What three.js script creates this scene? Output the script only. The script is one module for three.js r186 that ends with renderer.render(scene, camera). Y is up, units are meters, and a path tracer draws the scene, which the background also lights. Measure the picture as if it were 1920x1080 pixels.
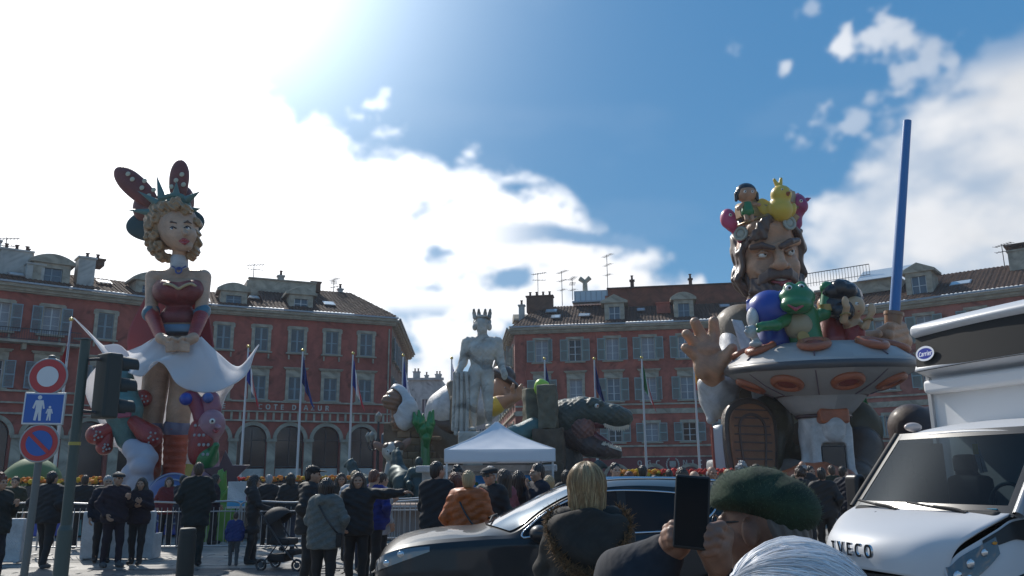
import * as THREE from 'three';
import { mergeGeometries, mergeVertices } from 'three/addons/utils/BufferGeometryUtils.js';
import { RoundedBoxGeometry } from 'three/addons/geometries/RoundedBoxGeometry.js';
import { FontLoader } from 'three/addons/loaders/FontLoader.js';
import { TextGeometry } from 'three/addons/geometries/TextGeometry.js';

// ---------------------------------------------------------------- camera, sky, sun, exposure
const scene = new THREE.Scene();
const EYE = 1.65;
const camera = new THREE.PerspectiveCamera(38.74, 1024 / 576, 0.1, 3000);
camera.rotation.order = 'YXZ';
camera.position.set(0, EYE, 0);
camera.rotation.set(Math.atan(350 / 1536), 0, -0.009);
camera.updateMatrixWorld(true);
const renderer = new THREE.WebGLRenderer({ antialias: true });
renderer.toneMapping = THREE.LinearToneMapping;
renderer.toneMappingExposure = 0.95;
renderer.shadowMap.enabled = true;

const SUN_AZ = -25, SUN_EL = 35;
const D2R = Math.PI / 180;
const sunDir = new THREE.Vector3(Math.sin(SUN_AZ * D2R) * Math.cos(SUN_EL * D2R), Math.sin(SUN_EL * D2R), -Math.cos(SUN_AZ * D2R) * Math.cos(SUN_EL * D2R));
const sun = new THREE.DirectionalLight(new THREE.Color(1, 0.94, 0.85), 4.2);
sun.position.copy(sunDir).multiplyScalar(150);
sun.target.position.set(0, 0, -25);
sun.castShadow = true;
sun.shadow.mapSize.set(4096, 4096);
Object.assign(sun.shadow.camera, { left: -70, right: 70, top: 60, bottom: -60, near: 1, far: 400 });
scene.add(sun, sun.target);

function hash3(x, y, z) { let h = Math.imul(x, 374761393) + Math.imul(y, 668265263) + Math.imul(z, 1274126177) | 0; h = Math.imul(h ^ (h >>> 13), 1274126177); return ((h ^ (h >>> 16)) >>> 0) / 4294967296; }
function vnoise(x, y, z) {
  const xi = Math.floor(x), yi = Math.floor(y), zi = Math.floor(z), fx = x - xi, fy = y - yi, fz = z - zi;
  const u = fx * fx * (3 - 2 * fx), v = fy * fy * (3 - 2 * fy), w = fz * fz * (3 - 2 * fz);
  const L = (a, b, t) => a + (b - a) * t;
  return L(L(L(hash3(xi, yi, zi), hash3(xi + 1, yi, zi), u), L(hash3(xi, yi + 1, zi), hash3(xi + 1, yi + 1, zi), u), v),
    L(L(hash3(xi, yi, zi + 1), hash3(xi + 1, yi, zi + 1), u), L(hash3(xi, yi + 1, zi + 1), hash3(xi + 1, yi + 1, zi + 1), u), v), w);
}
function fbm(x, y, z, o = 4) { let s = 0, a = 0.5, t = 0; for (let i = 0; i < o; i++) { s += a * vnoise(x, y, z); t += a; a *= 0.5; x = x * 2.03 + 7.1; y = y * 2.03 + 3.7; z = z * 2.03 + 1.3; } return s / t; }
function sst(a, b, x) { const t = Math.min(1, Math.max(0, (x - a) / (b - a))); return t * t * (3 - 2 * t); }
function lerpTable(t, x) { if (x <= t[0][0]) return t[0][1]; for (let i = 1; i < t.length; i++) if (x <= t[i][0]) { const [a, b] = [t[i - 1], t[i]]; return a[1] + (b[1] - a[1]) * (x - a[0]) / (b[0] - a[0]); } return t[t.length - 1][1]; }

// the air: blue overhead, white round the sun; a cloud bank to the left below the sun, another to the right, loose puffs elsewhere
function skyTexture() {
  const W = 2048, H = 1024, data = new Float32Array(W * H * 4);
  const bankTop = [[-75, 30], [-50, 44], [-30, 36], [-25, 31], [-21, 28], [-18.5, 26.6], [-16.4, 25.4], [-15.6, 24], [-13.6, 23.6], [-11, 22.6], [-8, 22.2], [-2.3, 21.2], [1.5, 20], [4.4, 18.6], [6, 16], [9, 15], [12, 14], [13.4, 13.4], [15, 7], [40, 3]];
  const rightEdge = [[0, 15], [11, 17], [14, 18.4], [16.5, 18.6], [18, 21.5], [19.5, 23], [21, 24], [22.5, 26.5], [23.5, 28.5], [25, 32], [26.5, 40], [29, 80], [90, 90]];
  const puffs = [[23.9, 26.9, 1.0, 0.62, 0.8], [26.7, 26.9, 1.35, 0.9, 0.65], [16.9, 27.9, 0.8, 0.4, 0.35], [20.2, 26.3, 0.42, 0.4, 0.6], [22.3, 29.4, 0.6, 0.35, 0.3], [-11, 24.4, 1.2, 0.6, 0.6], [-9.5, 25.2, 0.5, 0.6, 0.45], [24, 22, 2, 1.0, 0.4], [29, 24.6, 2, 1.0, 0.5]];
  for (let j = 0; j < H; j++) {
    const el = ((j + 0.5) / H - 0.5) * Math.PI, elD = el / D2R, cy = Math.sin(el), ch = Math.cos(el);
    for (let i = 0; i < W; i++) {
      const ph = ((i + 0.5) / W - 0.5) * 2 * Math.PI, cx = Math.cos(ph) * ch, cz = Math.sin(ph) * ch, o = (j * W + i) * 4;
      const ang = Math.acos(Math.min(1, Math.max(-1, cx * sunDir.x + cy * sunDir.y + cz * sunDir.z))) / D2R;
      const h = Math.max(0, cy), hz = Math.exp(-h * 4.5);
      let r = 0.030 + 0.24 * hz, g = 0.195 + 0.38 * hz, b = 0.47 + 0.38 * hz;
      const glow = 3.0 * Math.exp(-ang / 4.5) + 1.5 * Math.exp(-Math.pow(ang / 12.5, 1.7)) + 0.15 * Math.exp(-ang / 26);
      if (elD < -1) { r = 0.22; g = 0.21; b = 0.2; } else {
        r += glow * 0.93; g += glow * 0.99; b += glow;
        const az = Math.atan2(cx, -cz) / D2R;
        const k = 1 / Math.max(0.22, cy + 0.14), sx = cx * k, sz = cz * k;
        const n1 = fbm(sx * 3.2 + 5, sz * 3.2, 2.2, 5), n2 = fbm(cx * 22, cy * 34, cz * 22, 5), n4 = elD > 0 && elD < 40 && Math.abs(az) < 40 ? fbm(cx * 55, cy * 70, cz * 55, 3) : 0.5, n3 = fbm(cx * 9 + 3, cy * 15, cz * 9, 4);
        const back = sst(70, 120, Math.abs(az)), front = 1 - sst(44, 62, Math.abs(az - 2));
        let c = 0;
        // loose cloud all round, thinner in front
        c = sst(0.54, 0.72, n1) * 0.75 * (1 - 0.97 * front);
        if (elD < 50) {
          const bank = sst(-0.8, 1.1, lerpTable(bankTop, az) - elD + (n2 - 0.5) * 5.5 + (n3 - 0.5) * 3.5);
          let hole = sst(0.53, 0.68, n3 * 0.45 + n2 * 0.55 - 0.02) * sst(-16, -4, az) * (1 - sst(20, 21.5, elD));
          hole = Math.max(hole, sst(-15, -9, az) * sst(0.40, 0.6, n2) * 0.95 * (1 - sst(10.5, 12.2, elD)));
          hole *= sst(3, 5, elD);
          const bandGap = sst(-3, 4, az) * sst(15.2, 16.0, elD + (n2 - .5) * 2) * (1 - sst(16.6, 17.4, elD + (n2 - .5) * 2));
          c = Math.max(c, bank * (1 - 0.9 * Math.max(hole, bandGap)) * sst(-95, -60, az));
          const right = sst(-1.5, 2.4, az - lerpTable(rightEdge, elD) + (n2 - 0.5) * 9 + (n3 - 0.5) * 6 - 0.6) * (1 - sst(62, 90, az));
          c = Math.max(c, right * (0.45 + 0.5 * sst(0.3, 0.6, n3 * 0.6 + n2 * 0.4)) * (1 - 0.75 * sst(22.5, 25, elD)));
          for (const [pa, pe, ra, re, s] of puffs) {
            const q = Math.hypot((az - pa) / ra, (elD - pe) / re);
            if (q < 2.2) c = Math.max(c, s * sst(0.15, 1.0, 1.1 - q * 0.6 + (n4 - 0.5) * 2.6));
          }
        }
        const lit = 0.60 + 0.14 * front + 0.16 * n3 + 0.12 * n2 - 0.05 * sst(20, 34, az) + glow * 0.75 + 0.8 * Math.exp(-Math.pow(ang / 33, 2)) - 0.16 * sst(0.5, 0.75, n3) * (1 - sst(10, 26, ang) * 0.4) + 0.0 * back;
        r += (lit * 0.985 - r) * c; g += (lit - g) * c; b += (lit * 1.03 - b) * c;
      }
      data[o] = r; data[o + 1] = g; data[o + 2] = b; data[o + 3] = 1;
    }
  }
  const t = new THREE.DataTexture(data, W, H, THREE.RGBAFormat, THREE.FloatType);
  t.mapping = THREE.EquirectangularReflectionMapping; t.magFilter = t.minFilter = THREE.LinearFilter; t.wrapS = THREE.RepeatWrapping;
  t.needsUpdate = true;
  return t;
}
const sky = skyTexture();
scene.background = sky;
scene.environment = sky;

// ---------------------------------------------------------------- helpers
function RNG(s) { return () => { s = (s + 0x6d2b79f5) | 0; let t = Math.imul(s ^ (s >>> 15), 1 | s); t = (t + Math.imul(t ^ (t >>> 7), 61 | t)) ^ t; return ((t ^ (t >>> 14)) >>> 0) / 4294967296; }; }
const V = (x, y, z) => new THREE.Vector3(x, y, z);
const names = new Map();
function numbered(name) { const n = names.get(name) || 0; names.set(name, n + 1); return n ? name + '_' + String(n).padStart(3, '0') : name; }
function tag(o, label, category, group) { o.userData.label = label; o.userData.category = category; if (group) o.userData.group = group; return o; }
function thing(name, label, category, [x, y, z] = [0, 0, 0], turn = 0, group) {
  const o = new THREE.Group(); o.name = numbered(name); o.position.set(x, y, z); o.rotation.y = turn;
  scene.add(o); return tag(o, label, category, group);
}
function mesh(parent, name, geo, mat, label) {
  const m = new THREE.Mesh(geo, mat); m.name = name; m.castShadow = m.receiveShadow = true;
  if (label) m.userData.label = label;
  parent.add(m); return m;
}
function solo(name, geo, mat, label, category, pos = [0, 0, 0], turn = 0, group) { // a thing of one mesh
  const m = mesh(scene, numbered(name), geo, mat); m.position.set(...pos); m.rotation.y = turn; return tag(m, label, category, group);
}
function struct(name, geo, mat) { const m = mesh(scene, name, geo, mat); m.userData.kind = 'structure'; return m; }
function copyOf(o, pos, turn, label) { const c = o.clone(); c.name = numbered(o.name.replace(/_\d{3}$/, '')); c.position.set(...pos); c.rotation.y = turn; c.userData = { ...o.userData }; if (label) c.userData.label = label; scene.add(c); return c; }
// a point of the place from the survey of the photograph: the sight line through (X, Y), cut at distance d in front of the tripod
const SURVEY = camera.quaternion.clone();
function P(X, Y, d) { const v = V((X - 960) / 1536, (540 - Y) / 1536, -1).applyQuaternion(SURVEY); return v.multiplyScalar(d / -v.z).add(V(0, EYE, 0)); }
const PA = (X, Y, d) => P(X, Y, d).toArray();
function GX(X, d) { return P(X, 895, d).x; }             // ground position at distance d
const G = (X, d) => [GX(X, d), 0, -d];

function xf(g, x = 0, y = 0, z = 0, rx = 0, ry = 0, rz = 0, sx = 1, sy = sx, sz = sx) {
  return g.applyMatrix4(new THREE.Matrix4().compose(V(x, y, z), new THREE.Quaternion().setFromEuler(new THREE.Euler(rx, ry, rz)), V(sx, sy, sz)));
}
function bx(w, h, d, x = 0, y = 0, z = 0, rx = 0, ry = 0, rz = 0) { return xf(new THREE.BoxGeometry(w, h, d), x, y, z, rx, ry, rz); }
function rb(w, h, d, r, x = 0, y = 0, z = 0, rx = 0, ry = 0, rz = 0, seg = 2) { return xf(new RoundedBoxGeometry(w, h, d, seg, r), x, y, z, rx, ry, rz); }
function cy(rt, rb_, h, x = 0, y = 0, z = 0, seg = 16, rx = 0, rz = 0) { return xf(new THREE.CylinderGeometry(rt, rb_, h, seg), x, y, z, rx, 0, rz); }
function sp(r, x = 0, y = 0, z = 0, sx = 1, sy = sx, sz = sx, seg = 16) { return xf(new THREE.SphereGeometry(r, seg, Math.ceil(seg * 0.7)), x, y, z, 0, 0, 0, sx, sy, sz); }
function bar(a, b, ra, rb_ = ra, seg = 8) { // a round bar between two points
  const A = V(...a), B = V(...b), d = B.clone().sub(A), g = new THREE.CylinderGeometry(rb_, ra, d.length(), seg);
  return g.applyMatrix4(new THREE.Matrix4().compose(A.add(B).multiplyScalar(0.5), new THREE.Quaternion().setFromUnitVectors(V(0, 1, 0), d.normalize()), V(1, 1, 1)));
}
function tube(pts, r, seg = 40, rs = 8, closed = false) { return new THREE.TubeGeometry(new THREE.CatmullRomCurve3(pts.map((p) => V(...p)), closed), seg, r, rs, closed); }
function lathe(pts, seg = 32) { return new THREE.LatheGeometry(pts.map(([x, y]) => new THREE.Vector2(x, y)), seg); }
function poly(pts) { const s = new THREE.Shape(); pts.forEach(([x, y], i) => (i ? s.lineTo(x, y) : s.moveTo(x, y))); s.closePath(); return s; }
function hole(pts) { const s = new THREE.Path(); pts.forEach(([x, y], i) => (i ? s.lineTo(x, y) : s.moveTo(x, y))); s.closePath(); return s; }
function ext(shape, depth, z = 0, bevel = 0, cs = 12) { const g = new THREE.ExtrudeGeometry(shape, { depth: depth - 2 * bevel, bevelEnabled: bevel > 0, bevelSize: bevel, bevelThickness: bevel, bevelSegments: 2, curveSegments: cs }); return xf(g, 0, 0, z + bevel); }
const rect = (x0, y0, x1, y1) => [[x0, y0], [x1, y0], [x1, y1], [x0, y1]];
function archPts(u, w, y0, spring, n = 12, r = w / 2) { const p = [[u - w / 2, y0], [u + w / 2, y0]]; for (let i = 0; i <= n; i++) { const a = Math.PI * i / n; p.push([u + Math.cos(a) * w / 2, spring + Math.sin(a) * r]); } return p; }
// merged geometry with uv in metres along the dominant axes
function metreUV(g) {
  if (g.index) g = g.toNonIndexed();
  const p = g.attributes.position, n = p.count, uv = new Float32Array(n * 2), a = V(), b = V(), c = V();
  for (let i = 0; i < n; i += 3) {
    a.fromBufferAttribute(p, i); b.fromBufferAttribute(p, i + 1).sub(a); c.fromBufferAttribute(p, i + 2).sub(a); b.cross(c);
    const X = Math.abs(b.x), Y = Math.abs(b.y), Z = Math.abs(b.z);
    for (let k = i; k < i + 3; k++) {
      const x = p.getX(k), y = p.getY(k), z = p.getZ(k);
      if (Y > X && Y > Z) { uv[2 * k] = x; uv[2 * k + 1] = z; } else if (X > Z) { uv[2 * k] = z; uv[2 * k + 1] = y; } else { uv[2 * k] = x; uv[2 * k + 1] = y; }
    }
  }
  g.setAttribute('uv', new THREE.BufferAttribute(uv, 2)); return g;
}
function mg(list) {
  const l = (Array.isArray(list) ? list : [list]).map((g) => { const q = g.index ? g.toNonIndexed() : g.clone(); for (const k of Object.keys(q.attributes)) if (k !== 'position' && k !== 'normal') q.deleteAttribute(k); q.morphAttributes = {}; return q; });
  return metreUV(l.length > 1 ? mergeGeometries(l) : l[0]);
}

// ---- implicit surfaces: prims with a distance f(x, y, z), a box bb and a blend k; meshed with surface nets on a sparse grid
function cap(a, b, ra, rbb = ra, k = 0.05) {
  const [ax, ay, az] = a, dx = b[0] - ax, dy = b[1] - ay, dz = b[2] - az, L = dx * dx + dy * dy + dz * dz || 1e-9, r = Math.max(ra, rbb);
  return { k, bb: [0, 1, 2].flatMap((i) => [Math.min(a[i], b[i]) - r, Math.max(a[i], b[i]) + r]), f: (x, y, z) => { x -= ax; y -= ay; z -= az; let t = (x * dx + y * dy + z * dz) / L; t = t < 0 ? 0 : t > 1 ? 1 : t; x -= dx * t; y -= dy * t; z -= dz * t; return Math.sqrt(x * x + y * y + z * z) - ra - (rbb - ra) * t; } };
}
function chain(pts, rs, k = 0.05) { return pts.slice(1).map((p, i) => cap(pts[i], p, Array.isArray(rs) ? rs[i] : rs, Array.isArray(rs) ? rs[i + 1] : rs, k)); }
function local(c, rot, f, R) {
  if (!rot) return { bb: c.flatMap((v, i) => [v - R[i], v + R[i]]), f: (x, y, z) => f(x - c[0], y - c[1], z - c[2]) };
  const m = new THREE.Matrix4().makeRotationFromEuler(new THREE.Euler(...rot)).invert().elements, q = Math.hypot(...R);
  return { bb: c.flatMap((v) => [v - q, v + q]), f: (x, y, z) => { x -= c[0]; y -= c[1]; z -= c[2]; return f(m[0] * x + m[4] * y + m[8] * z, m[1] * x + m[5] * y + m[9] * z, m[2] * x + m[6] * y + m[10] * z); } };
}
function ell(c, r, k = 0.05, rot) {
  const [a, b, d] = r, mn = Math.min(a, b, d);
  return { k, ...local(c, rot, (x, y, z) => { const k0 = Math.hypot(x / a, y / b, z / d); if (k0 < 1e-6) return -mn; return k0 * (k0 - 1) / Math.hypot(x / a / a, y / b / b, z / d / d); }, r) };
}
function rbox(c, h, r, k = 0.05, rot) {
  return { k, ...local(c, rot, (x, y, z) => { const qx = Math.abs(x) - h[0] + r, qy = Math.abs(y) - h[1] + r, qz = Math.abs(z) - h[2] + r; return Math.hypot(Math.max(qx, 0), Math.max(qy, 0), Math.max(qz, 0)) + Math.min(Math.max(qx, qy, qz), 0) - r; }, h) };
}
const sub = (p) => ({ ...p, sub: true });
const cutAbove = (y, k = 0.01) => ({ k, sub: true, bb: [0, 0, 0, 0, 0, 0], f: (_x, Y) => y - Y });
const cutBelow = (y, k = 0.01) => ({ k, sub: true, bb: [0, 0, 0, 0, 0, 0], f: (_x, Y) => Y - y });
function sdf(prims, cell, warp) {
  prims = prims.flat(3);
  const lo = [1e9, 1e9, 1e9], hi = [-1e9, -1e9, -1e9];
  for (const p of prims) if (!p.sub) for (let i = 0; i < 3; i++) { lo[i] = Math.min(lo[i], p.bb[2 * i]); hi[i] = Math.max(hi[i], p.bb[2 * i + 1]); }
  const pad = cell * 2.5, N = [0, 1, 2].map((i) => Math.ceil((hi[i] - lo[i] + 2 * pad) / cell) + 2), [nx, ny, nz] = N;
  for (let i = 0; i < 3; i++) lo[i] -= pad;
  const F = new Float32Array(nx * ny * nz).fill(1e3), B = 8, S = nx * ny;
  const evalList = (L, x, y, z) => {
    let d = 1e3;
    for (const p of L) {
      const q = p.f(x, y, z);
      if (p.sub) { const h = Math.max(p.k - Math.abs(d + q), 0) / p.k; d = Math.max(d, -q) + h * h * p.k * 0.25; }
      else if (d > 1e2) d = q; else { const h = Math.max(p.k - Math.abs(d - q), 0) / p.k; d = Math.min(d, q) - h * h * p.k * 0.25; }
    }
    return warp ? d + warp(x, y, z) : d;
  };
  const R = B * cell * 0.87, blocks = [], dist = new Float32Array(prims.length);
  const listFor = (bx0, by0, bz0) => {
    const x = lo[0] + (bx0 + B / 2) * cell, y = lo[1] + (by0 + B / 2) * cell, z = lo[2] + (bz0 + B / 2) * cell; let mn = 1e9;
    for (let i = 0; i < prims.length; i++) { dist[i] = prims[i].f(x, y, z); if (!prims[i].sub) mn = Math.min(mn, dist[i]); }
    if (mn > R * 1.7 + 0.02) return null;
    return prims.filter((p, i) => (p.sub ? dist[i] < R * 1.6 + p.k : dist[i] < mn + 2.6 * R + p.k));
  };
  for (let bz = 0; bz < nz; bz += B) for (let by = 0; by < ny; by += B) for (let bx_ = 0; bx_ < nx; bx_ += B) {
    const L = listFor(bx_, by, bz); if (!L) continue;
    blocks.push([bx_, by, bz, L]);
    for (let k = bz; k < Math.min(bz + B, nz); k++) for (let j = by; j < Math.min(by + B, ny); j++) for (let i = bx_; i < Math.min(bx_ + B, nx); i++)
      F[i + j * nx + k * S] = evalList(L, lo[0] + i * cell, lo[1] + j * cell, lo[2] + k * cell);
  }
  const idx = new Map(), pos = [], nor = [], tri = [];
  const offs = [0, 1, nx, nx + 1, S, S + 1, S + nx, S + nx + 1], E = [[0, 1], [2, 3], [4, 5], [6, 7], [0, 2], [1, 3], [4, 6], [5, 7], [0, 4], [1, 5], [2, 6], [3, 7]];
  for (const [b0, b1, b2, L] of blocks)
    for (let k = b2; k < Math.min(b2 + B, nz - 1); k++) for (let j = b1; j < Math.min(b1 + B, ny - 1); j++) for (let i = b0; i < Math.min(b0 + B, nx - 1); i++) {
      const o = i + j * nx + k * S; let m = 0, bad = false;
      for (let c = 0; c < 8; c++) { const v = F[o + offs[c]]; if (v < 0) m |= 1 << c; if (v > 900) bad = true; }
      if (m === 0 || m === 255 || bad) continue;
      let x = 0, y = 0, z = 0, n = 0;
      for (const [p, q] of E) if (((m >> p) ^ (m >> q)) & 1) {
        const a = F[o + offs[p]], b = F[o + offs[q]], t = a / (a - b);
        x += (p & 1) + ((q & 1) - (p & 1)) * t; y += ((p >> 1) & 1) + (((q >> 1) & 1) - ((p >> 1) & 1)) * t; z += (p >> 2) + ((q >> 2) - (p >> 2)) * t; n++;
      }
      x = lo[0] + (i + x / n) * cell; y = lo[1] + (j + y / n) * cell; z = lo[2] + (k + z / n) * cell;
      idx.set(o, pos.length / 3); pos.push(x, y, z);
      const e = cell * 0.4, gx = evalList(L, x + e, y, z) - evalList(L, x - e, y, z), gy = evalList(L, x, y + e, z) - evalList(L, x, y - e, z), gz = evalList(L, x, y, z + e) - evalList(L, x, y, z - e), l = Math.hypot(gx, gy, gz) || 1;
      nor.push(gx / l, gy / l, gz / l);
    }
  for (const [o] of idx) {
    const quad = (a, b, c, d, flip) => { a = idx.get(a); b = idx.get(b); c = idx.get(c); d = idx.get(d); if (a === undefined || b === undefined || c === undefined || d === undefined) return; flip ? tri.push(a, c, b, b, c, d) : tri.push(a, b, c, b, d, c); };
    const s = F[o] < 0;
    if (s !== F[o + 1] < 0) quad(o, o - nx, o - S, o - nx - S, !s);
    if (s !== F[o + nx] < 0) quad(o, o - S, o - 1, o - 1 - S, !s);
    if (s !== F[o + S] < 0) quad(o, o - 1, o - nx, o - 1 - nx, !s);
  }
  const g = new THREE.BufferGeometry();
  g.setAttribute('position', new THREE.Float32BufferAttribute(pos, 3)); g.setAttribute('normal', new THREE.Float32BufferAttribute(nor, 3));
  const uv = new Float32Array(pos.length / 3 * 2); for (let i = 0; i < uv.length / 2; i++) { uv[2 * i] = pos[3 * i] + pos[3 * i + 2]; uv[2 * i + 1] = pos[3 * i + 1]; }
  g.setAttribute('uv', new THREE.BufferAttribute(uv, 2)); g.setIndex(tri);
  return g;
}

// ---- materials
function noiseTex(size, fn, repeat = 1, srgb = true) { // fn(u, v in 0..1) -> [r, g, b] 0..1
  const d = new Uint8Array(size * size * 4);
  for (let j = 0; j < size; j++) for (let i = 0; i < size; i++) { const c = fn(i / size, j / size), o = (j * size + i) * 4; for (let k = 0; k < 3; k++) d[o + k] = Math.max(0, Math.min(255, (Array.isArray(c) ? c[k] : c) * 255)); d[o + 3] = 255; }
  const t = new THREE.DataTexture(d, size, size); t.wrapS = t.wrapT = THREE.RepeatWrapping; t.repeat.set(repeat, repeat); t.magFilter = THREE.LinearFilter; t.minFilter = THREE.LinearMipmapLinearFilter; t.generateMipmaps = true; if (srgb) t.colorSpace = THREE.SRGBColorSpace; t.needsUpdate = true; return t;
}
// noise that tiles: the unit square wrapped on two circles
function tnoise(u, v, f, o = 4, s = 0) { const a = u * 6.28318, b = v * 6.28318, r = f / 6.28318; return fbm(Math.cos(a) * r + s + 11, Math.sin(a) * r + Math.cos(b) * r * 1.37 + 5, Math.sin(b) * r + s * 1.7 + 3, o); }
const T = {
  plaster: noiseTex(256, (u, v) => 0.80 + 0.42 * (tnoise(u, v, 4, 5) - 0.5) + 0.3 * (tnoise(u, v * 0.25, 14, 3, 15) - 0.5) + 0.16 * (tnoise(u * 1, v, 26, 3, 4) - 0.5) + 0.1 - 0.22 * sst(0.6, 0.8, tnoise(u, v, 9, 4, 9)), 0.16),
  stone: noiseTex(256, (u, v) => 0.82 + 0.35 * (tnoise(u, v, 8, 5, 2) - 0.5) - 0.06 * sst(0.58, 0.75, tnoise(u, v, 14, 4, 6)), 0.35),
  grain: noiseTex(256, (u, v) => 0.85 + 0.3 * (tnoise(u, v, 40, 3, 1) - 0.5) + 0.2 * (tnoise(u, v, 6, 3, 3) - 0.5), 1.1),
  bump: noiseTex(256, (u, v) => tnoise(u, v, 30, 4, 7), 1.5, false),
  cloth: noiseTex(128, (u, v) => 0.8 + 0.28 * (tnoise(u, v, 22, 4, 8) - 0.5), 2.2),
  paint: noiseTex(256, (u, v) => 0.90 + 0.36 * (tnoise(u, v, 5, 5, 12) - 0.5) + 0.12 * (tnoise(u, v, 30, 3, 13) - 0.5), 0.5),
};
function M(r, g, b, rough = 0.7, o = {}) { return new THREE.MeshStandardMaterial({ color: new THREE.Color().setRGB(r, g, b), roughness: rough, ...o }); }
const gloss = (r, g, b, rough = 0.3, o = {}) => new THREE.MeshPhysicalMaterial({ color: new THREE.Color().setRGB(r, g, b), roughness: rough, clearcoat: 0.22, clearcoatRoughness: 0.3, ...(o.map ? { bumpMap: T.bump, bumpScale: 0.02 } : {}), ...o });
const font = await new FontLoader().loadAsync('fonts/droid/droid_sans_bold.typeface.json');
const fontR = await new FontLoader().loadAsync('fonts/droid/droid_sans_regular.typeface.json');
function text(s, size, depth, f = font, spacing = 0) {
  const out = []; let x = 0;
  for (const ch of s) {
    if (ch !== ' ') out.push(xf(new TextGeometry(ch, { font: f, size, depth, curveSegments: 4, bevelEnabled: false }), x, 0, 0));
    x += f.data.glyphs[ch].ha / f.data.resolution * size * 0.72 * 1.39 * 1 + spacing;
  }
  const g = mg(out); g.computeBoundingBox(); const b = g.boundingBox; return xf(g, -(b.min.x + b.max.x) / 2, -(b.min.y + b.max.y) / 2, 0);
}

// ---------------------------------------------------------------- ground
const rnd = RNG(7);
const mGround = M(0.34, 0.32, 0.29, 0.75, { map: T.stone, bumpMap: T.bump, bumpScale: 0.006 });
const slabMats = [[0.36, 0.34, 0.31], [0.31, 0.295, 0.27], [0.40, 0.375, 0.34], [0.27, 0.26, 0.24]].map(([r, g, b], i) => M(r, g, b, 0.52 + 0.07 * i, { map: T.stone, bumpMap: T.bump, bumpScale: 0.003 }));
const ground = struct('ground', metreUV(xf(new THREE.PlaneGeometry(1600, 1600), 0, -0.02, 0, -Math.PI / 2)), mGround);
{ // pale slabs of the square, big enough to tell apart only near the camera
  const kinds = [[1.17, 0.77], [1.17, 0.77]].map(([w, d]) => mg(rb(w, 0.05, d, 0.008, 0, 0, 0, 0, 0, 0, 1)));
  let n = 0;
  for (let r = 0; r < 14; r++) for (let c = 0; c < 18; c++) {
    const z = -8.9 - r * 0.8, x = -9.6 + c * 1.2 + (r % 2) * 0.6;
    if (x > 1.5 + r * 0.1 || x < z * 0.68 - 0.6) continue;
    if (n++ > 210) break;
    const s = mesh(ground, 'paving_slab', kinds[n % 2], slabMats[Math.floor(rnd() * 3.4)]);
    s.position.set(x, -0.026 + rnd() * 0.004, z); s.rotation.x = (rnd() - .5) * 0.006;
  }
  const sett = mg(rb(1.9, 0.06, 0.17, 0.012, 0, 0, 0, 0, 0, 0, 1));
  const dark = [[0.13, 0.125, 0.12], [0.17, 0.16, 0.15], [0.10, 0.10, 0.10]].map(([r, g, b]) => M(r, g, b, 0.6, { map: T.stone, bumpMap: T.bump, bumpScale: 0.004 }));
  for (let r = 0; r < 22; r++) for (let c = 0; c < 4; c++) {
    const s = mesh(ground, 'paving_strip', sett, dark[Math.floor(rnd() * 3)]);
    s.position.set(-10.6 + c * 1.94 + (r % 2) * 0.7, -0.012, -11.6 - r * 0.2);
  }
}

// ---------------------------------------------------------------- the houses round the square
const mRedL = M(0.40, 0.104, 0.074, 0.9, { map: T.plaster }), mRedR = M(0.46, 0.130, 0.088, 0.9, { map: T.plaster });
const mCream = M(0.58, 0.51, 0.39, 0.85, { map: T.stone }), mCreamWhite = M(0.55, 0.53, 0.48, 0.85, { map: T.plaster });
const mShutL = M(0.24, 0.30, 0.33, 0.6), mShutR = M(0.26, 0.34, 0.335, 0.6), mSash = M(0.55, 0.56, 0.55, 0.5);
const mPane = new THREE.MeshPhysicalMaterial({ color: new THREE.Color().setRGB(0.10, 0.13, 0.16), roughness: 0.08, specularIntensity: 1 });
const mPaneDark = new THREE.MeshPhysicalMaterial({ color: new THREE.Color().setRGB(0.02, 0.022, 0.025), roughness: 0.1 });
const mCurtain = M(0.5, 0.52, 0.55, 0.95, { map: T.cloth });
const mTile = M(0.20, 0.105, 0.065, 0.85, { map: T.stone }), mTileRed = M(0.30, 0.10, 0.055, 0.85, { map: T.stone }), mTileDark = M(0.15, 0.082, 0.055, 0.85, { map: T.stone });
const mZinc = M(0.30, 0.31, 0.33, 0.35, { metalness: 0.7 }), mDark = M(0.03, 0.03, 0.032, 0.6), mIron = M(0.05, 0.05, 0.055, 0.5, { metalness: 0.5 });
const mRoofGlass = new THREE.MeshPhysicalMaterial({ color: new THREE.Color().setRGB(0.5, 0.55, 0.58), roughness: 0.12, metalness: 0.1 });

function place(A, B) { const dx = B[0] - A[0], dz = B[1] - A[1]; return { pos: [A[0], 0, A[1]], turn: Math.atan2(-dz, dx), L: Math.hypot(dx, dz) }; }
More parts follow.
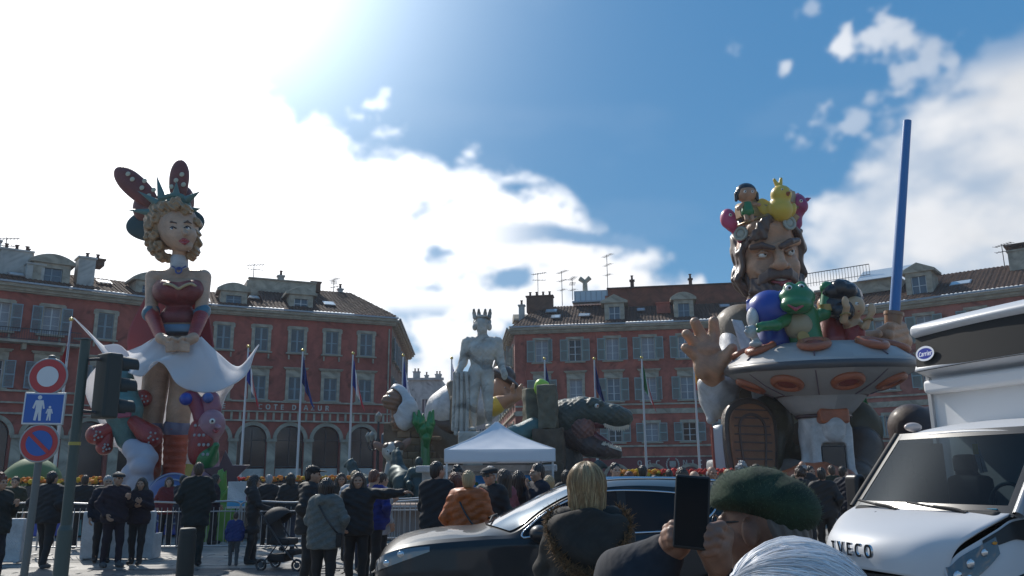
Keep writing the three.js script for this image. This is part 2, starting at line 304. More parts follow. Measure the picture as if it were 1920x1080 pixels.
// a window with stone surround, sill, panes and, if asked, open or closed shutters; local origin at the middle of its foot
const louvre = (w, h) => { const g = [bx(0.06, h, 0.05, -w / 2 + 0.03, h / 2), bx(0.06, h, 0.05, w / 2 - 0.03, h / 2), bx(w - 0.12, 0.07, 0.05, 0, 0.035), bx(w - 0.12, 0.07, 0.05, 0, h - 0.035), bx(w - 0.12, 0.08, 0.05, 0, h * 0.48)]; for (let y = 0.1; y < h - 0.1; y += 0.09) g.push(bx(w - 0.12, 0.075, 0.012, 0, y + 0.03, 0, 0.7)); return g; };
const wcache = {};
function windowProto(kind, w, h) {
  const key = kind + w + h; if (wcache[key]) return wcache[key];
  const o = new THREE.Group(); o.name = 'window';
  const b = 0.22, closed = kind.includes('closed'), open = kind.includes('open'), right = kind.startsWith('R');
  const outer = poly(rect(-w / 2 - b, -0.16, w / 2 + b, h + b)); outer.holes.push(hole(rect(-w / 2, 0, w / 2, h)));
  const fr = [ext(outer, 0.09, -0.004, 0.012)];
  if (kind.includes('ear')) fr.push(bx(0.09, 0.3, 0.07, -w / 2 - b - 0.045, h + 0.02, 0.04), bx(0.09, 0.3, 0.07, w / 2 + b + 0.045, h + 0.02, 0.04), bx(0.12, 0.36, 0.12, -w / 2 - 0.1, -0.40, 0.055), bx(0.12, 0.36, 0.12, w / 2 + 0.1, -0.40, 0.055));
  if (kind.includes('head')) fr.push(bx(w + 0.5, 0.34, 0.075, 0, h + b + 0.17, 0.04), bx(w + 0.75, 0.10, 0.2, 0, h + b + 0.39, 0.10), bx(w + 0.9, 0.07, 0.28, 0, h + b + 0.475, 0.14));
  mesh(o, 'frame', mg(fr), mCream);
  mesh(o, 'sill', mg(rb(w + 0.7, 0.12, 0.26, 0.02, 0, -0.10, 0.10)), mCream);
  if (closed) for (const s of [-1, 1]) { const m = mesh(o, 'shutter', mg(louvre(w / 2 - 0.01, h - 0.02)), mShutL); m.position.set(s * w / 4, 0.01, -0.08); }
  else {
    mesh(o, 'pane', mg(bx(w, h, 0.02, 0, h / 2, -0.2)), kind.includes('dark') ? mPaneDark : mPane);
    const sash = [bx(0.08, h, 0.06, 0, h / 2, -0.17), bx(0.06, h, 0.06, -w / 2 + 0.03, h / 2, -0.17), bx(0.06, h, 0.06, w / 2 - 0.03, h / 2, -0.17)];
    for (const f of [0.02, 0.33, 0.66, 0.98]) sash.push(bx(w - 0.12, 0.045, 0.05, 0, h * f, -0.175));
    mesh(o, 'sash', mg(sash), mSash);
    if (kind.includes('curtain')) mesh(o, 'curtain', mg([bx(w * 0.44, h * 0.94, 0.012, -w * 0.25, h * 0.5, -0.185), bx(w * 0.44, h * 0.94, 0.012, w * 0.25, h * 0.5, -0.185)]), mCurtain);
  }
  if (open) for (const s of [-1, 1]) { const m = mesh(o, 'shutter', mg(louvre(w * 0.62, h)), right ? mShutR : mShutL); m.position.set(s * (w / 2 + 0.06 + w * 0.31), 0, 0.125); m.rotation.y = s * -0.05; }
  return (wcache[key] = o);
}
const mPanes = [mPane, mPaneDark, new THREE.MeshPhysicalMaterial({ color: new THREE.Color().setRGB(0.2, 0.24, 0.27), roughness: 0.12 }), mPane], wr_ = RNG(99);
function addWindow(b, kind, w, h, u, y) {
  const c = windowProto(kind, w, h).clone(); c.position.set(u, y, 0); b.add(c);
  const p = mPanes[Math.floor(wr_() * 4)], half = wr_() < 0.14;
  for (const m of c.children) {
    if (m.name === 'pane' && !kind.includes('dark')) m.material = p;
    if (m.name === 'curtain') { const k = wr_(); m.scale.y = k < 0.25 ? 0.55 : 1; if (k < 0.25) m.position.y = h * 0.42; if (k > 0.82) m.visible = false; }
    if (m.name === 'shutter' && kind.includes('open')) { const s = Math.sign(m.position.x), a = half && s > 0 ? 1.0 : 0.04 + wr_() * 0.2; m.rotation.y = s * -a; m.position.z = 0.11 + Math.sin(a) * w * 0.31; m.position.x = s * (w / 2 + 0.06 + w * 0.31 * Math.cos(a)); }
  }
  return c;
}
// a sheet of roman tiles: rolls down the slope, stepped courses; profile runs from eave to ridge in (z, y); the two ends may lean in
function tileSheet(L, z0, y0, z1, y1, in0 = 0, in1 = 0, pitch = 0.3, course = 0.42) {
  const run = Math.hypot(z1 - z0, y1 - y0), rows = Math.ceil(run / course), cols = Math.ceil(L / pitch) * 4, pos = [], idx = [];
  const nz = -(y1 - y0) / run * -1, ny = -(z1 - z0) / run;
  const R = RNG(Math.floor(L * 100)); const jit = Array.from({ length: cols + 1 }, () => R() * 0.02);
  for (let r = 0; r <= rows; r++) for (let k = 0; k < 2; k++) {
    if ((r === 0 && k === 0) || (r === rows && k === 1)) continue;
    const t = r / rows, off = k ? 0.045 : 0;
    for (let i = 0; i <= cols; i++) {
      const ua = in0 * t, ub = L - in1 * t, u = ua + (ub - ua) * i / cols, hgt = off + 0.07 * Math.abs(Math.sin(Math.PI * (u / pitch))) + jit[i];
      pos.push(u, y0 + (y1 - y0) * t + ny * hgt, z0 + (z1 - z0) * t + Math.abs(nz) * hgt);
    }
  }
  const nr = pos.length / 3 / (cols + 1);
  for (let r = 0; r < nr - 1; r++) for (let i = 0; i < cols; i++) { const a = r * (cols + 1) + i, b = a + cols + 1; idx.push(a, a + 1, b, a + 1, b + 1, b); }
  const g = new THREE.BufferGeometry(); g.setAttribute('position', new THREE.Float32BufferAttribute(pos, 3)); g.setIndex(idx);
  const q = g.toNonIndexed(); q.computeVertexNormals(); return metreUV(q);
}
function cornice(b, L, y, ext0 = 0.3, ext1 = 0.3) {
  const w = L + ext0 + ext1, x = (L + ext1 - ext0) / 2;
  mesh(b, 'cornice', mg([bx(w - 0.2, 0.10, 0.3, x, y - 0.57, 0.151), bx(w - 0.1, 0.2, 0.42, x, y - 0.42, 0.212), bx(w, 0.22, 0.62, x, y - 0.21, 0.312)]), mCream);
  mesh(b, 'gutter', mg([bx(w + 0.1, 0.12, 0.16, x, y - 0.03, 0.68)]), mZinc);
}
function wallWith(b, L, y0, H, openings, mat, depth = 0.45) { // the front wall with its openings cut
  const s = poly(rect(0, y0, L, H)); for (const o of openings) s.holes.push(hole(o));
  return mesh(b, 'wall', mg(ext(s, depth, -depth)), mat);
}
function dormer(b, kind, u, y, z, w = 1.7, h = 2.1) {
  const o = new THREE.Group(); o.name = 'dormer'; o.position.set(u, y, z); b.add(o);
  const f = poly(rect(-w / 2, 0, w / 2, h)); f.holes.push(hole(rect(-w * 0.29, 0.35, w * 0.29, h - 0.35)));
  const g = [ext(f, 0.2, 0), bx(0.12, h, 2.2, -w / 2 + 0.06, h / 2, -1.1), bx(0.12, h, 2.2, w / 2 - 0.06, h / 2, -1.1), bx(w + 0.16, 0.12, 0.32, 0, 0.2, 0.12)];
  if (kind === 'round') { const r = poly([[-w / 2 - 0.22, h], [w / 2 + 0.22, h], [w / 2 + 0.22, h + 0.14]]); const s = new THREE.Shape(); s.moveTo(-w / 2 - 0.24, h); s.lineTo(w / 2 + 0.24, h); s.lineTo(w / 2 + 0.24, h + 0.16); s.quadraticCurveTo(0, h + 1.1, -w / 2 - 0.24, h + 0.16); g.push(ext(s, 2.4, -2.05, 0.03)); }
  else g.push(ext(poly([[-w / 2 - 0.28, h], [w / 2 + 0.28, h], [w / 2 + 0.28, h + 0.14], [0, h + 0.72], [-w / 2 - 0.28, h + 0.14]]), 2.5, -2.15, 0.03));
  mesh(o, 'dormer_wall', mg(g), mCream);
  mesh(o, 'pane', mg(bx(w * 0.58, h - 0.7, 0.02, 0, h / 2, 0.03)), mPane);
  mesh(o, 'sash', mg([bx(0.07, h - 0.7, 0.05, 0, h / 2, 0.05), bx(0.06, h - 0.7, 0.05, -w * 0.27, h / 2, 0.05), bx(0.06, h - 0.7, 0.05, w * 0.27, h / 2, 0.05), bx(w * 0.5, 0.05, 0.04, 0, h / 2, 0.052)]), kind === 'round' ? mShutL : mSash);
  return o;
}
function chimney(b, u, y, z, w, h, d, pots = 2, mat = mCreamWhite) {
  const o = mesh(b, 'chimney', mg([bx(w, h, d, 0, h / 2), bx(w + 0.16, 0.12, d + 0.16, 0, h + 0.06)]), mat); o.position.set(u, y, z);
  for (let i = 0; i < pots; i++) mesh(o, 'chimney_pot', mg([cy(0.09, 0.12, 0.4, (i - (pots - 1) / 2) * w / pots, h + 0.3, 0, 10), cy(0.15, 0.15, 0.05, (i - (pots - 1) / 2) * w / pots, h + 0.53, 0, 10)]), mTileDark);
  return o;
}
function aerial(b, u, y, z, h, kind = 0) {
  const g = [bar([0, 0, 0], [0, h, 0], 0.035, 0.03, 5)];
  const boom = (yy, l, n, a) => { const c = Math.cos(a), s = Math.sin(a); g.push(bar([-l * .4 * c, yy, -l * .4 * s], [l * .6 * c, yy, l * .6 * s], 0.025, 0.025, 4)); for (let i = 0; i < n; i++) { const t = -0.4 + i / (n - 1); g.push(bar([l * t * c - 0.3 * s, yy, l * t * s + 0.3 * c], [l * t * c + 0.3 * s, yy, l * t * s - 0.3 * c], 0.015, 0.015, 4)); } };
  boom(h - 0.1, 1.5, 7, 0.3 + kind); boom(h * 0.72, 1.2, 5, -0.4 + kind * 2); if (kind > 0.5) boom(h * 0.45, 0.9, 4, 0.9);
  const m = mesh(b, 'aerial', mg(g), mIron); m.position.set(u, y, z); return m;
}
function skylight(b, u, y, z, w, d, slope) {
  const o = mesh(b, 'skylight', mg([bx(w + 0.16, 0.07, d + 0.16, 0, 0, 0)]), mZinc); o.position.set(u, y, z); o.rotation.x = slope;
  mesh(o, 'pane', mg(bx(w, 0.03, d, 0, 0.04, 0)), mRoofGlass);
}
function shell(b, L, D, H, mat, skipL, skipR) { // back and side walls, attic floor
  const g = [bx(L - 0.02, H, 0.4, L / 2, H / 2, -D + 0.2), bx(L - 0.9, 0.2, D - 0.9, L / 2, H - 0.3, -D / 2)];
  if (!skipL) g.push(bx(0.4, H, D - 0.87, 0.21, H / 2, -D / 2)); if (!skipR) g.push(bx(0.4, H, D - 0.87, L - 0.21, H / 2, -D / 2));
  mesh(b, 'wall', mg(g), mat);
}
const EAVE = 14.5;
function ribbonText(b, s, size, u, y, z, mat, spacing) { const m = mesh(b, 'lettering', text(s, size, 0.05, font, spacing), mat); m.position.set(u, y, z); return m; }
const openR = (u, w, y0, y1) => rect(u - w / 2, y0, u + w / 2, y1);

{ // left house, right wing: arcade, two storeys, low roof with a plastered attic wall
  const A = [-23.2, -61.7], B = [-10.1, -67.7], { pos, turn, L } = place(A, B);
  const b = thing('red_house', 'dark red arcaded house with blue-grey closed shutters behind the white-skirted carnival woman', 'house', pos, turn);
  const us = [1.1, 3.9, 6.68, 9.43, 12.25], ua = [0.9, 3.7, 6.5, 9.3, 12.15], ops = [];
  for (const u of us) { ops.push(openR(u, 1.02, 11.25, 13.1)); ops.push(openR(u, 1.04, 7.5, 9.3)); }
  for (const u of ua) ops.push(archPts(u, 2.1, 0.02, 4.45));
  wallWith(b, L, 0, EAVE, ops, mRedL, 0.5); shell(b, L, 13, EAVE, mRedL);
  us.forEach((u) => { addWindow(b, 'L_closed_ear', 1.02, 1.85, u, 11.25); addWindow(b, 'L_closed_head', 1.04, 1.8, u, 7.5); });
  ua.forEach((u) => {
    const o = new THREE.Group(); o.name = 'arch'; o.position.x = u; b.add(o);
    const ring = new THREE.Shape(archPts(0, 2.6, 4.4, 4.45).map(([x, y]) => new THREE.Vector2(x, y))); ring.holes.push(hole(archPts(0, 2.1, 4.39, 4.45)));
    mesh(o, 'arch_ring', mg([ext(new THREE.Shape([...archPts(0, 2.62, 4.45, 4.46, 16)].slice(1).concat([...archPts(0, 2.1, 4.45, 4.46, 16)].slice(1).reverse()).map(([x, y]) => new THREE.Vector2(x, y))), 0.12, 0.002, 0.015)]), mCream);
    mesh(o, 'pier', mg([bx(0.62, 4.3, 0.14, -1.4, 2.15, 0.072), bx(0.78, 0.22, 0.26, -1.4, 4.38, 0.13), bx(0.72, 0.6, 0.2, -1.4, 0.3, 0.102)]), mCream);
    mesh(o, 'shop_window', mg(bx(2.06, 3.0, 0.04, 0, 3.9, -0.38)), mPaneDark);
    mesh(o, 'shop_sign', mg(rb(1.98, 0.62, 0.1, 0.02, 0, 1.95, -0.25)), mCreamWhite);
    mesh(o, 'glazing_bars', mg([bx(0.06, 2.7, 0.06, 0, 3.9, -0.33), bx(2.0, 0.06, 0.06, 0, 4.4, -0.33), bx(2.06, 0.08, 0.08, 0, 2.4, -0.32)]), mIron);
    mesh(o, 'shop_window', mg(bx(2.06, 1.6, 0.04, 0, 0.82, -0.37)), mPaneDark);
  });
  // string course, balustrade band
  const band = [bx(L, 0.12, 0.2, L / 2, 7.32, 0.1), bx(L, 0.1, 0.22, L / 2, 6.55, 0.11), bx(L, 0.12, 0.24, L / 2, 5.85, 0.12)];
  for (let u = 0.2; u < L; u += 0.62) band.push(bx(0.16, 0.57, 0.12, u, 6.2, 0.061));
  mesh(b, 'balustrade_band', mg(band), mCream);
  ribbonText(b, "CAISSE D'EPARGNE", 0.4, -2.1, 6.92, 0.02, mCreamWhite, 0.16);
  ribbonText(b, "COTE D'AZUR", 0.4, 6.7, 6.92, 0.02, mCreamWhite, 0.2);
  cornice(b, L, EAVE);
  const R = (t) => t; // roof
  mesh(b, 'roof', tileSheet(4.2, 0.55, EAVE, -4.8, EAVE + 2.1, 0, 0), mTile);
  const r2 = mesh(b, 'roof', tileSheet(L - 3.6, 0.55, EAVE + 0.02, -6.5, EAVE + 3.35, 0, 2.5), mTileDark); r2.position.x = 4.0;
  const hipR = new THREE.BufferGeometry(); hipR.setAttribute('position', new THREE.Float32BufferAttribute([L + 0.4, EAVE, 0.5, L + 0.4, EAVE, -12.6, L - 2.1, EAVE + 3.37, -6.5], 3)); hipR.computeVertexNormals(); mesh(b, 'roof', metreUV(hipR), mTileDark);
  mesh(b, 'attic_wall', mg([bx(5.6, 1.5, 0.3, 6.0, EAVE + 2.75, -4.6), bx(5.7, 0.1, 0.5, 6.0, EAVE + 3.55, -4.6), bx(0.3, 1.5, 3, 3.2, EAVE + 2.6, -6)]), mCream);
  dormer(b, 'round', 1.7, EAVE + 0.05, -0.55, 2.0, 1.35); dormer(b, 'gable', 6.9, EAVE + 0.05, -0.6, 1.9, 1.5);
  skylight(b, 3.4, EAVE + 1.5, -2.6, 0.8, 1.0, 0.37); skylight(b, 9.4, EAVE + 1.25, -1.6, 0.8, 1.0, 0.44);
  chimney(b, 5.9, EAVE + 3.6, -5.2, 0.5, 0.4, 0.5, 1); chimney(b, 8.9, EAVE + 2.9, -5.2, 0.8, 0.8, 0.6, 0, mTile); chimney(b, 11.4, EAVE + 2.7, -6.6, 0.4, 0.9, 0.4, 1);
  aerial(b, 3.6, EAVE + 3.2, -5, 1.7, 0.2); aerial(b, 10.8, EAVE + 3.2, -6.6, 1.4, 1.1);
  mesh(b, 'drain_pipe', mg(cy(0.06, 0.06, 13.6, L - 0.25, 6.8, 0.12, 8)), mCream);
  { // side of the house along the gap street
    const S = place([-10.1, -67.7], [-11.3, -88]), o = thing('street_side_house', 'grey-brown side of the left red house running back along the gap street', 'house', S.pos, S.turn);
    const op = []; for (const y of [4.2, 7.8, 11.2]) for (let k = 0; k < 6; k++) op.push(openR(1.8 + k * 3, 1.05, y, y + 1.8));
    wallWith(o, S.L, 0, EAVE, op, M(0.30, 0.22, 0.17, 0.9, { map: T.plaster }), 0.4);
    for (const y of [4.2, 7.8, 11.2]) for (let k = 0; k < 6; k++) addWindow(o, 'L_open_curtain', 1.05, 1.8, 1.8 + k * 3, y);
    cornice(o, S.L, EAVE, 0, 0.3);
  }
}
{ // left house, left wing
  const A = [-40, -48.2], B = [-23.2, -61.7], { pos, turn, L } = place(A, B);
  const b = thing('red_house', 'dark red house with arched dormers and chimneys at the left edge', 'house', pos, turn);
  const us = [7.9, 10.9, 14.3, 17.3, 20.2], ops = [];
  for (const u of us) { ops.push(openR(u, 1.05, 11.25, 13.1)); ops.push(openR(u, 1.04, 7.5, 9.3)); }
  const ua = [8.2, 11.1, 14.0, 17.0, 20]; for (const u of ua) ops.push(archPts(u, 2.1, 0.02, 4.45));
  wallWith(b, L, 0, EAVE, ops, mRedL, 0.5); shell(b, L, 12, EAVE, mRedL);
  us.forEach((u, i) => { addWindow(b, i < 2 ? 'L_open_ear_curtain' : 'L_closed_ear', 1.05, 1.85, u, 11.25); addWindow(b, 'L_open_head', 1.04, 1.8, u, 7.5); });
  ua.forEach((u) => {
    const o = new THREE.Group(); o.name = 'arch'; o.position.x = u; b.add(o);
    mesh(o, 'arch_ring', mg([ext(new THREE.Shape([...archPts(0, 2.62, 4.45, 4.46, 16)].slice(1).concat([...archPts(0, 2.1, 4.45, 4.46, 16)].slice(1).reverse()).map(([x, y]) => new THREE.Vector2(x, y))), 0.12, 0.002, 0.015)]), mCream);
    mesh(o, 'pier', mg([bx(0.62, 4.3, 0.14, -1.4, 2.15, 0.072), bx(0.78, 0.22, 0.26, -1.4, 4.38, 0.13)]), mCream);
    mesh(o, 'shop_window', mg(bx(2.06, 5.4, 0.04, 0, 2.72, -0.4)), mPaneDark);
  });
  const band = [bx(L, 0.12, 0.2, L / 2, 7.32, 0.1), bx(L, 0.1, 0.22, L / 2, 6.55, 0.11), bx(L, 0.12, 0.24, L / 2, 5.85, 0.12)];
  mesh(b, 'string_course', mg(band), mCream);
  mesh(b, 'balcony', mg([bx(6.6, 0.16, 1.0, 9.4, 10.5, 0.5), ...[7, 9.4, 11.8].map((u) => bx(0.25, 0.4, 0.7, u, 10.22, 0.35))]), mCream);
  const rail = [bx(6.5, 0.05, 0.05, 9.4, 11.35, 0.95), bx(6.5, 0.04, 0.04, 9.4, 10.66, 0.95)]; for (let u = 6.2; u < 12.7; u += 0.14) rail.push(bx(0.02, 0.7, 0.02, u, 11.0, 0.95));
  mesh(b, 'balcony_rail', mg(rail), mIron);
  cornice(b, L, EAVE, 0, 0.02);
  mesh(b, 'roof', tileSheet(L, 0.55, EAVE, -5.2, EAVE + 2.15, 0, 0), mTile);
  dormer(b, 'round', 10.7, EAVE + 0.1, -0.9, 2.3, 1.75); dormer(b, 'round', 17.3, EAVE + 0.1, -0.9, 2.1, 1.4);
  skylight(b, 14.4, EAVE + 1.35, -2.3, 0.8, 1.0, 0.37); skylight(b, 8.6, EAVE + 0.8, -0.9, 0.8, 0.8, 0.37);
  chimney(b, 8.6, EAVE + 0.5, -2.2, 1.9, 2.1, 1.2, 3); chimney(b, 7.2, EAVE + 1, -3.4, 1.0, 2.4, 1, 2); chimney(b, 9.7, EAVE + 0.3, -1.2, 1.1, 1.3, 0.9, 1);
  chimney(b, 12.9, EAVE + 0.3, -1.6, 1.1, 2.3, 1.3, 0); chimney(b, 13.4, EAVE + 2.3, -2.0, 1.4, 0.4, 1.4, 2, mTile); chimney(b, 9.5, EAVE + 1.6, -3.6, 0.5, 1.2, .5, 1, mTileDark);
  aerial(b, 8.0, EAVE + 1.6, -3, 2.2, 0.4);
}
{ // right house, left wing over the club shop
  const A = [0.2, -72.6], B = [22.4, -69.2], { pos, turn, L } = place(A, B);
  const b = thing('red_house', 'red house with open grey-green shutters above the club shop, behind the dinosaur', 'house', pos, turn);
  const us = [2.42, 5.38, 8.66, 11.75, 14.92, 18.1, 21.1], ops = [];
  for (const u of us) { ops.push(openR(u, 1.12, 11.35, 13.28)); ops.push(openR(u, 1.12, 7.8, 9.75)); ops.push(openR(u, 1.12, 4.3, 5.85)); }
  const ua = [2.6, 5.6, 8.66, 11.75, 14.8, 18, 21]; for (const u of ua) ops.push(archPts(u, 1.8, 0.02, 1.3));
  wallWith(b, L, 0, EAVE, ops, mRedR, 0.5); shell(b, L, 13, EAVE, mRedR, true);
  us.forEach((u, i) => {
    addWindow(b, i === 1 ? 'R_open_dark' : 'R_open_curtain', 1.12, 1.93, u, 11.35);
    addWindow(b, i === 1 ? 'R_head_curtain' : 'R_open_head_curtain', 1.12, 1.95, u, 7.8);
    addWindow(b, i % 2 ? 'R_open_curtain' : 'R_open', 1.12, 1.55, u, 4.3);
  });
  ua.forEach((u) => {
    const o = new THREE.Group(); o.name = 'arch'; o.position.x = u; b.add(o);
    mesh(o, 'arch_ring', mg([ext(new THREE.Shape([...archPts(0, 2.3, 1.3, 1.31, 16)].slice(1).concat([...archPts(0, 1.8, 1.3, 1.31, 16)].slice(1).reverse()).map(([x, y]) => new THREE.Vector2(x, y))), 0.12, 0.002, 0.015)]), mCream);
    mesh(o, 'shop_window', mg(bx(1.76, 2.2, 0.04, 0, 1.12, -0.38)), mPaneDark);
  });
  mesh(b, 'string_course', mg([bx(L, 0.14, 0.16, L / 2, 7.46, 0.08), bx(L, 0.42, 0.1, L / 2, 6.85, 0.05), bx(L, 0.16, 0.18, L / 2, 3.93, 0.09), bx(L, 0.1, 0.14, L / 2, 3.03, 0.07)]), mCream);
  mesh(b, 'shop_fascia', mg(bx(12.6, 1.5, 0.05, 12.6, 2.25, 0.02)), M(0.16, 0.02, 0.025, 0.5)).visible = true;
  ribbonText(b, 'OGC', 0.42, 11.35, 2.52, 0.05, mCreamWhite, 0.34); ribbonText(b, 'NICE', 0.42, 15.3, 2.52, 0.05, mCreamWhite, 0.3);
  { // round club crest with laurel wreath
    const o = new THREE.Group(); o.name = 'crest'; o.position.set(13.35, 2.35, 0.06); b.add(o);
    const lv = []; for (const s of [-1, 1]) for (let i = 0; i < 9; i++) { const a = -1.2 + i * 0.29; lv.push(xf(sp(0.1, 0, 0, 0, 0.5, 1.3, 0.3, 6), s * Math.cos(a) * 0.5, Math.sin(a) * 0.6, 0, 0, 0, s * (a + 0.4))); }
    mesh(o, 'wreath', mg(lv), mCreamWhite);
    mesh(o, 'shield', mg([ext(poly([[-0.25, -0.1], [0, -0.35], [0.25, -0.1], [0.25, 0.3], [-0.25, 0.3]]), 0.05, 0, 0.01)]), mCreamWhite);
    mesh(o, 'shield_stripes', mg([-0.15, 0, 0.15].map((x) => bx(0.06, 0.36, 0.03, x, -0.35, 0.05))), M(0.4, 0.02, 0.03, 0.6));
    mesh(o, 'eagle', mg([ext(poly([[0, 0.75], [0.1, 0.62], [0.32, 0.7], [0.2, 0.42], [0, 0.34], [-0.2, 0.42], [-0.32, 0.7], [-0.1, 0.62]]), 0.05, 0)]), M(0.3, 0.03, 0.04, 0.6));
    mesh(o, 'scroll', mg([bx(0.7, 0.12, 0.04, 0, -0.62, 0.02)]), mCreamWhite);
  }
  cornice(b, L, EAVE, 0.3, 0.02);
  mesh(b, 'roof', tileSheet(8.3, 0.55, EAVE, -5.5, EAVE + 2.9, 1.6, 0), mTileDark);
  const r = mesh(b, 'roof', tileSheet(L - 8, 0.55, EAVE + 0.02, -4.2, EAVE + 2.35, 0, 0), mTileDark); r.position.x = 8.1;
  mesh(b, 'attic_wall', mg([bx(L - 8.3, 2.1, 0.3, 8.3 + (L - 8.3) / 2, EAVE + 3.1, -4.3), bx(0.3, 3, 1.2, 8.2, EAVE + 1.8, -3.7)]), mTileRed);
  mesh(b, 'attic_coping', mg([bx(L - 8.1, 0.12, 0.55, 8.3 + (L - 8.3) / 2, EAVE + 4.2, -4.3)]), mTileDark);
  const hip = new THREE.BufferGeometry(); hip.setAttribute('position', new THREE.Float32BufferAttribute([-0.3, EAVE, -12.6, -0.3, EAVE, 0.5, 1.5, EAVE + 2.92, -5.5], 3)); hip.computeVertexNormals(); mesh(b, 'roof', metreUV(hip), mTileDark);
  dormer(b, 'gable', 8.95, EAVE + 0.05, -0.4, 1.75, 1.95); dormer(b, 'round', 15.0, EAVE + 0.05, -0.4, 1.7, 2.0);
  skylight(b, 3.6, EAVE + 1.15, -1.3, 0.7, 0.9, 0.45); skylight(b, 6.2, EAVE + 1.25, -1.5, 0.9, 0.8, 0.45); skylight(b, 3.0, EAVE + 2.1, -3.3, 0.9, 0.9, 0.45); skylight(b, 11.3, EAVE + 1.7, -2.3, 0.6, 0.7, 0.48); skylight(b, 18.8, EAVE + 1.9, -3, 0.8, 0.7, 0.48);
  chimney(b, 1.8, EAVE + 2.2, -4.6, 2.5, 1.5, 1, 4, mTile); chimney(b, 0.3, EAVE + 1.0, -2.6, 0.5, 1.5, 0.5, 1); chimney(b, 10.6, EAVE + 3.9, -4.6, 0.35, 1.0, 0.4, 1, mTileDark); chimney(b, 16.0, EAVE + 4.0, -4.6, 0.3, 0.8, 0.3, 1, mTileDark); chimney(b, 13.3, EAVE + 1.1, -1.7, 1.2, 0.9, 0.8, 0, mRedR);
  { const o = mesh(b, 'roof_lantern', mg([bx(3.4, 0.15, 2, 6.6, EAVE + 3.1, -5.3), ...[0, 1, 2, 3, 4, 5, 6].map((k) => bx(0.06, 0.9, 0.08, 5.2 + k * 0.5, EAVE + 3.55, -4.3))]), mZinc); mesh(o, 'pane', mg([bx(3.2, 1.0, 0.04, 6.7, EAVE + 3.6, -4.36), bx(3.2, 0.04, 1.6, 6.7, EAVE + 4.1, -5.1)]), mRoofGlass); }
  { const o = mesh(b, 'vent_cowl', mg([cy(0.22, 0.26, 1.3, 0, 0.65), bar([0, 1.2, 0], [0.5, 1.65, 0], 0.2, 0.24, 10), bar([0, 1.2, 0], [-0.5, 1.6, 0], 0.2, 0.24, 10)]), mCream); o.position.set(6.1, EAVE + 4.0, -5.4); }
  aerial(b, 1.6, EAVE + 3.6, -4.8, 2.6, 0.1); aerial(b, 3.9, EAVE + 2.9, -5, 3.4, 0.6); aerial(b, 4.9, EAVE + 3.4, -5, 2.2, 0.9); aerial(b, 8.3, EAVE + 4.0, -4.6, 3.6, 0.7);
  mesh(b, 'drain_pipe', mg([cy(0.06, 0.06, 13.4, 7.3, 7, 0.1, 8), cy(0.06, 0.06, 13.4, 0.9, 7, 0.1, 8)]), mRedR);
  { // return facade along the gap street
    const S = place([-1.7, -100], [0.2, -72.6]), o = thing('street_side_house', 'grey-green shuttered side of the right red house, running back along the gap street', 'house', S.pos, S.turn);
    const op = []; for (const y of [4.3, 7.8, 11.3]) for (let k = 0; k < 8; k++) op.push(openR(2.6 + k * 3.2, 1.05, y, y + 1.8));
    wallWith(o, S.L - 0.02, 0, EAVE, op, M(0.36, 0.16, 0.13, 0.9, { map: T.plaster }), 0.4);
    for (const y of [4.3, 7.8, 11.3]) for (let k = 0; k < 8; k++) addWindow(o, 'R_open_curtain', 1.05, 1.8, 2.6 + k * 3.2, y);
    cornice(o, S.L - 0.02, EAVE, 0, 0);
    mesh(o, 'string_course', mg([bx(S.L - 0.1, 0.2, 0.14, S.L / 2, 6.9, 0.07), bx(S.L - 0.1, 0.16, 0.14, S.L / 2, 3.93, 0.07)]), mCream);
    for (const k of [4, 6]) dormer(o, 'gable', 2.6 + k * 3.2, EAVE + 0.1, -0.6, 1.4, 1.5);
    const rr = mesh(o, 'roof', tileSheet(S.L - 0.5, 0.3, EAVE, -3, EAVE + 2.4, 0, 3), mTileDark); rr.position.x = 0;
  }
}
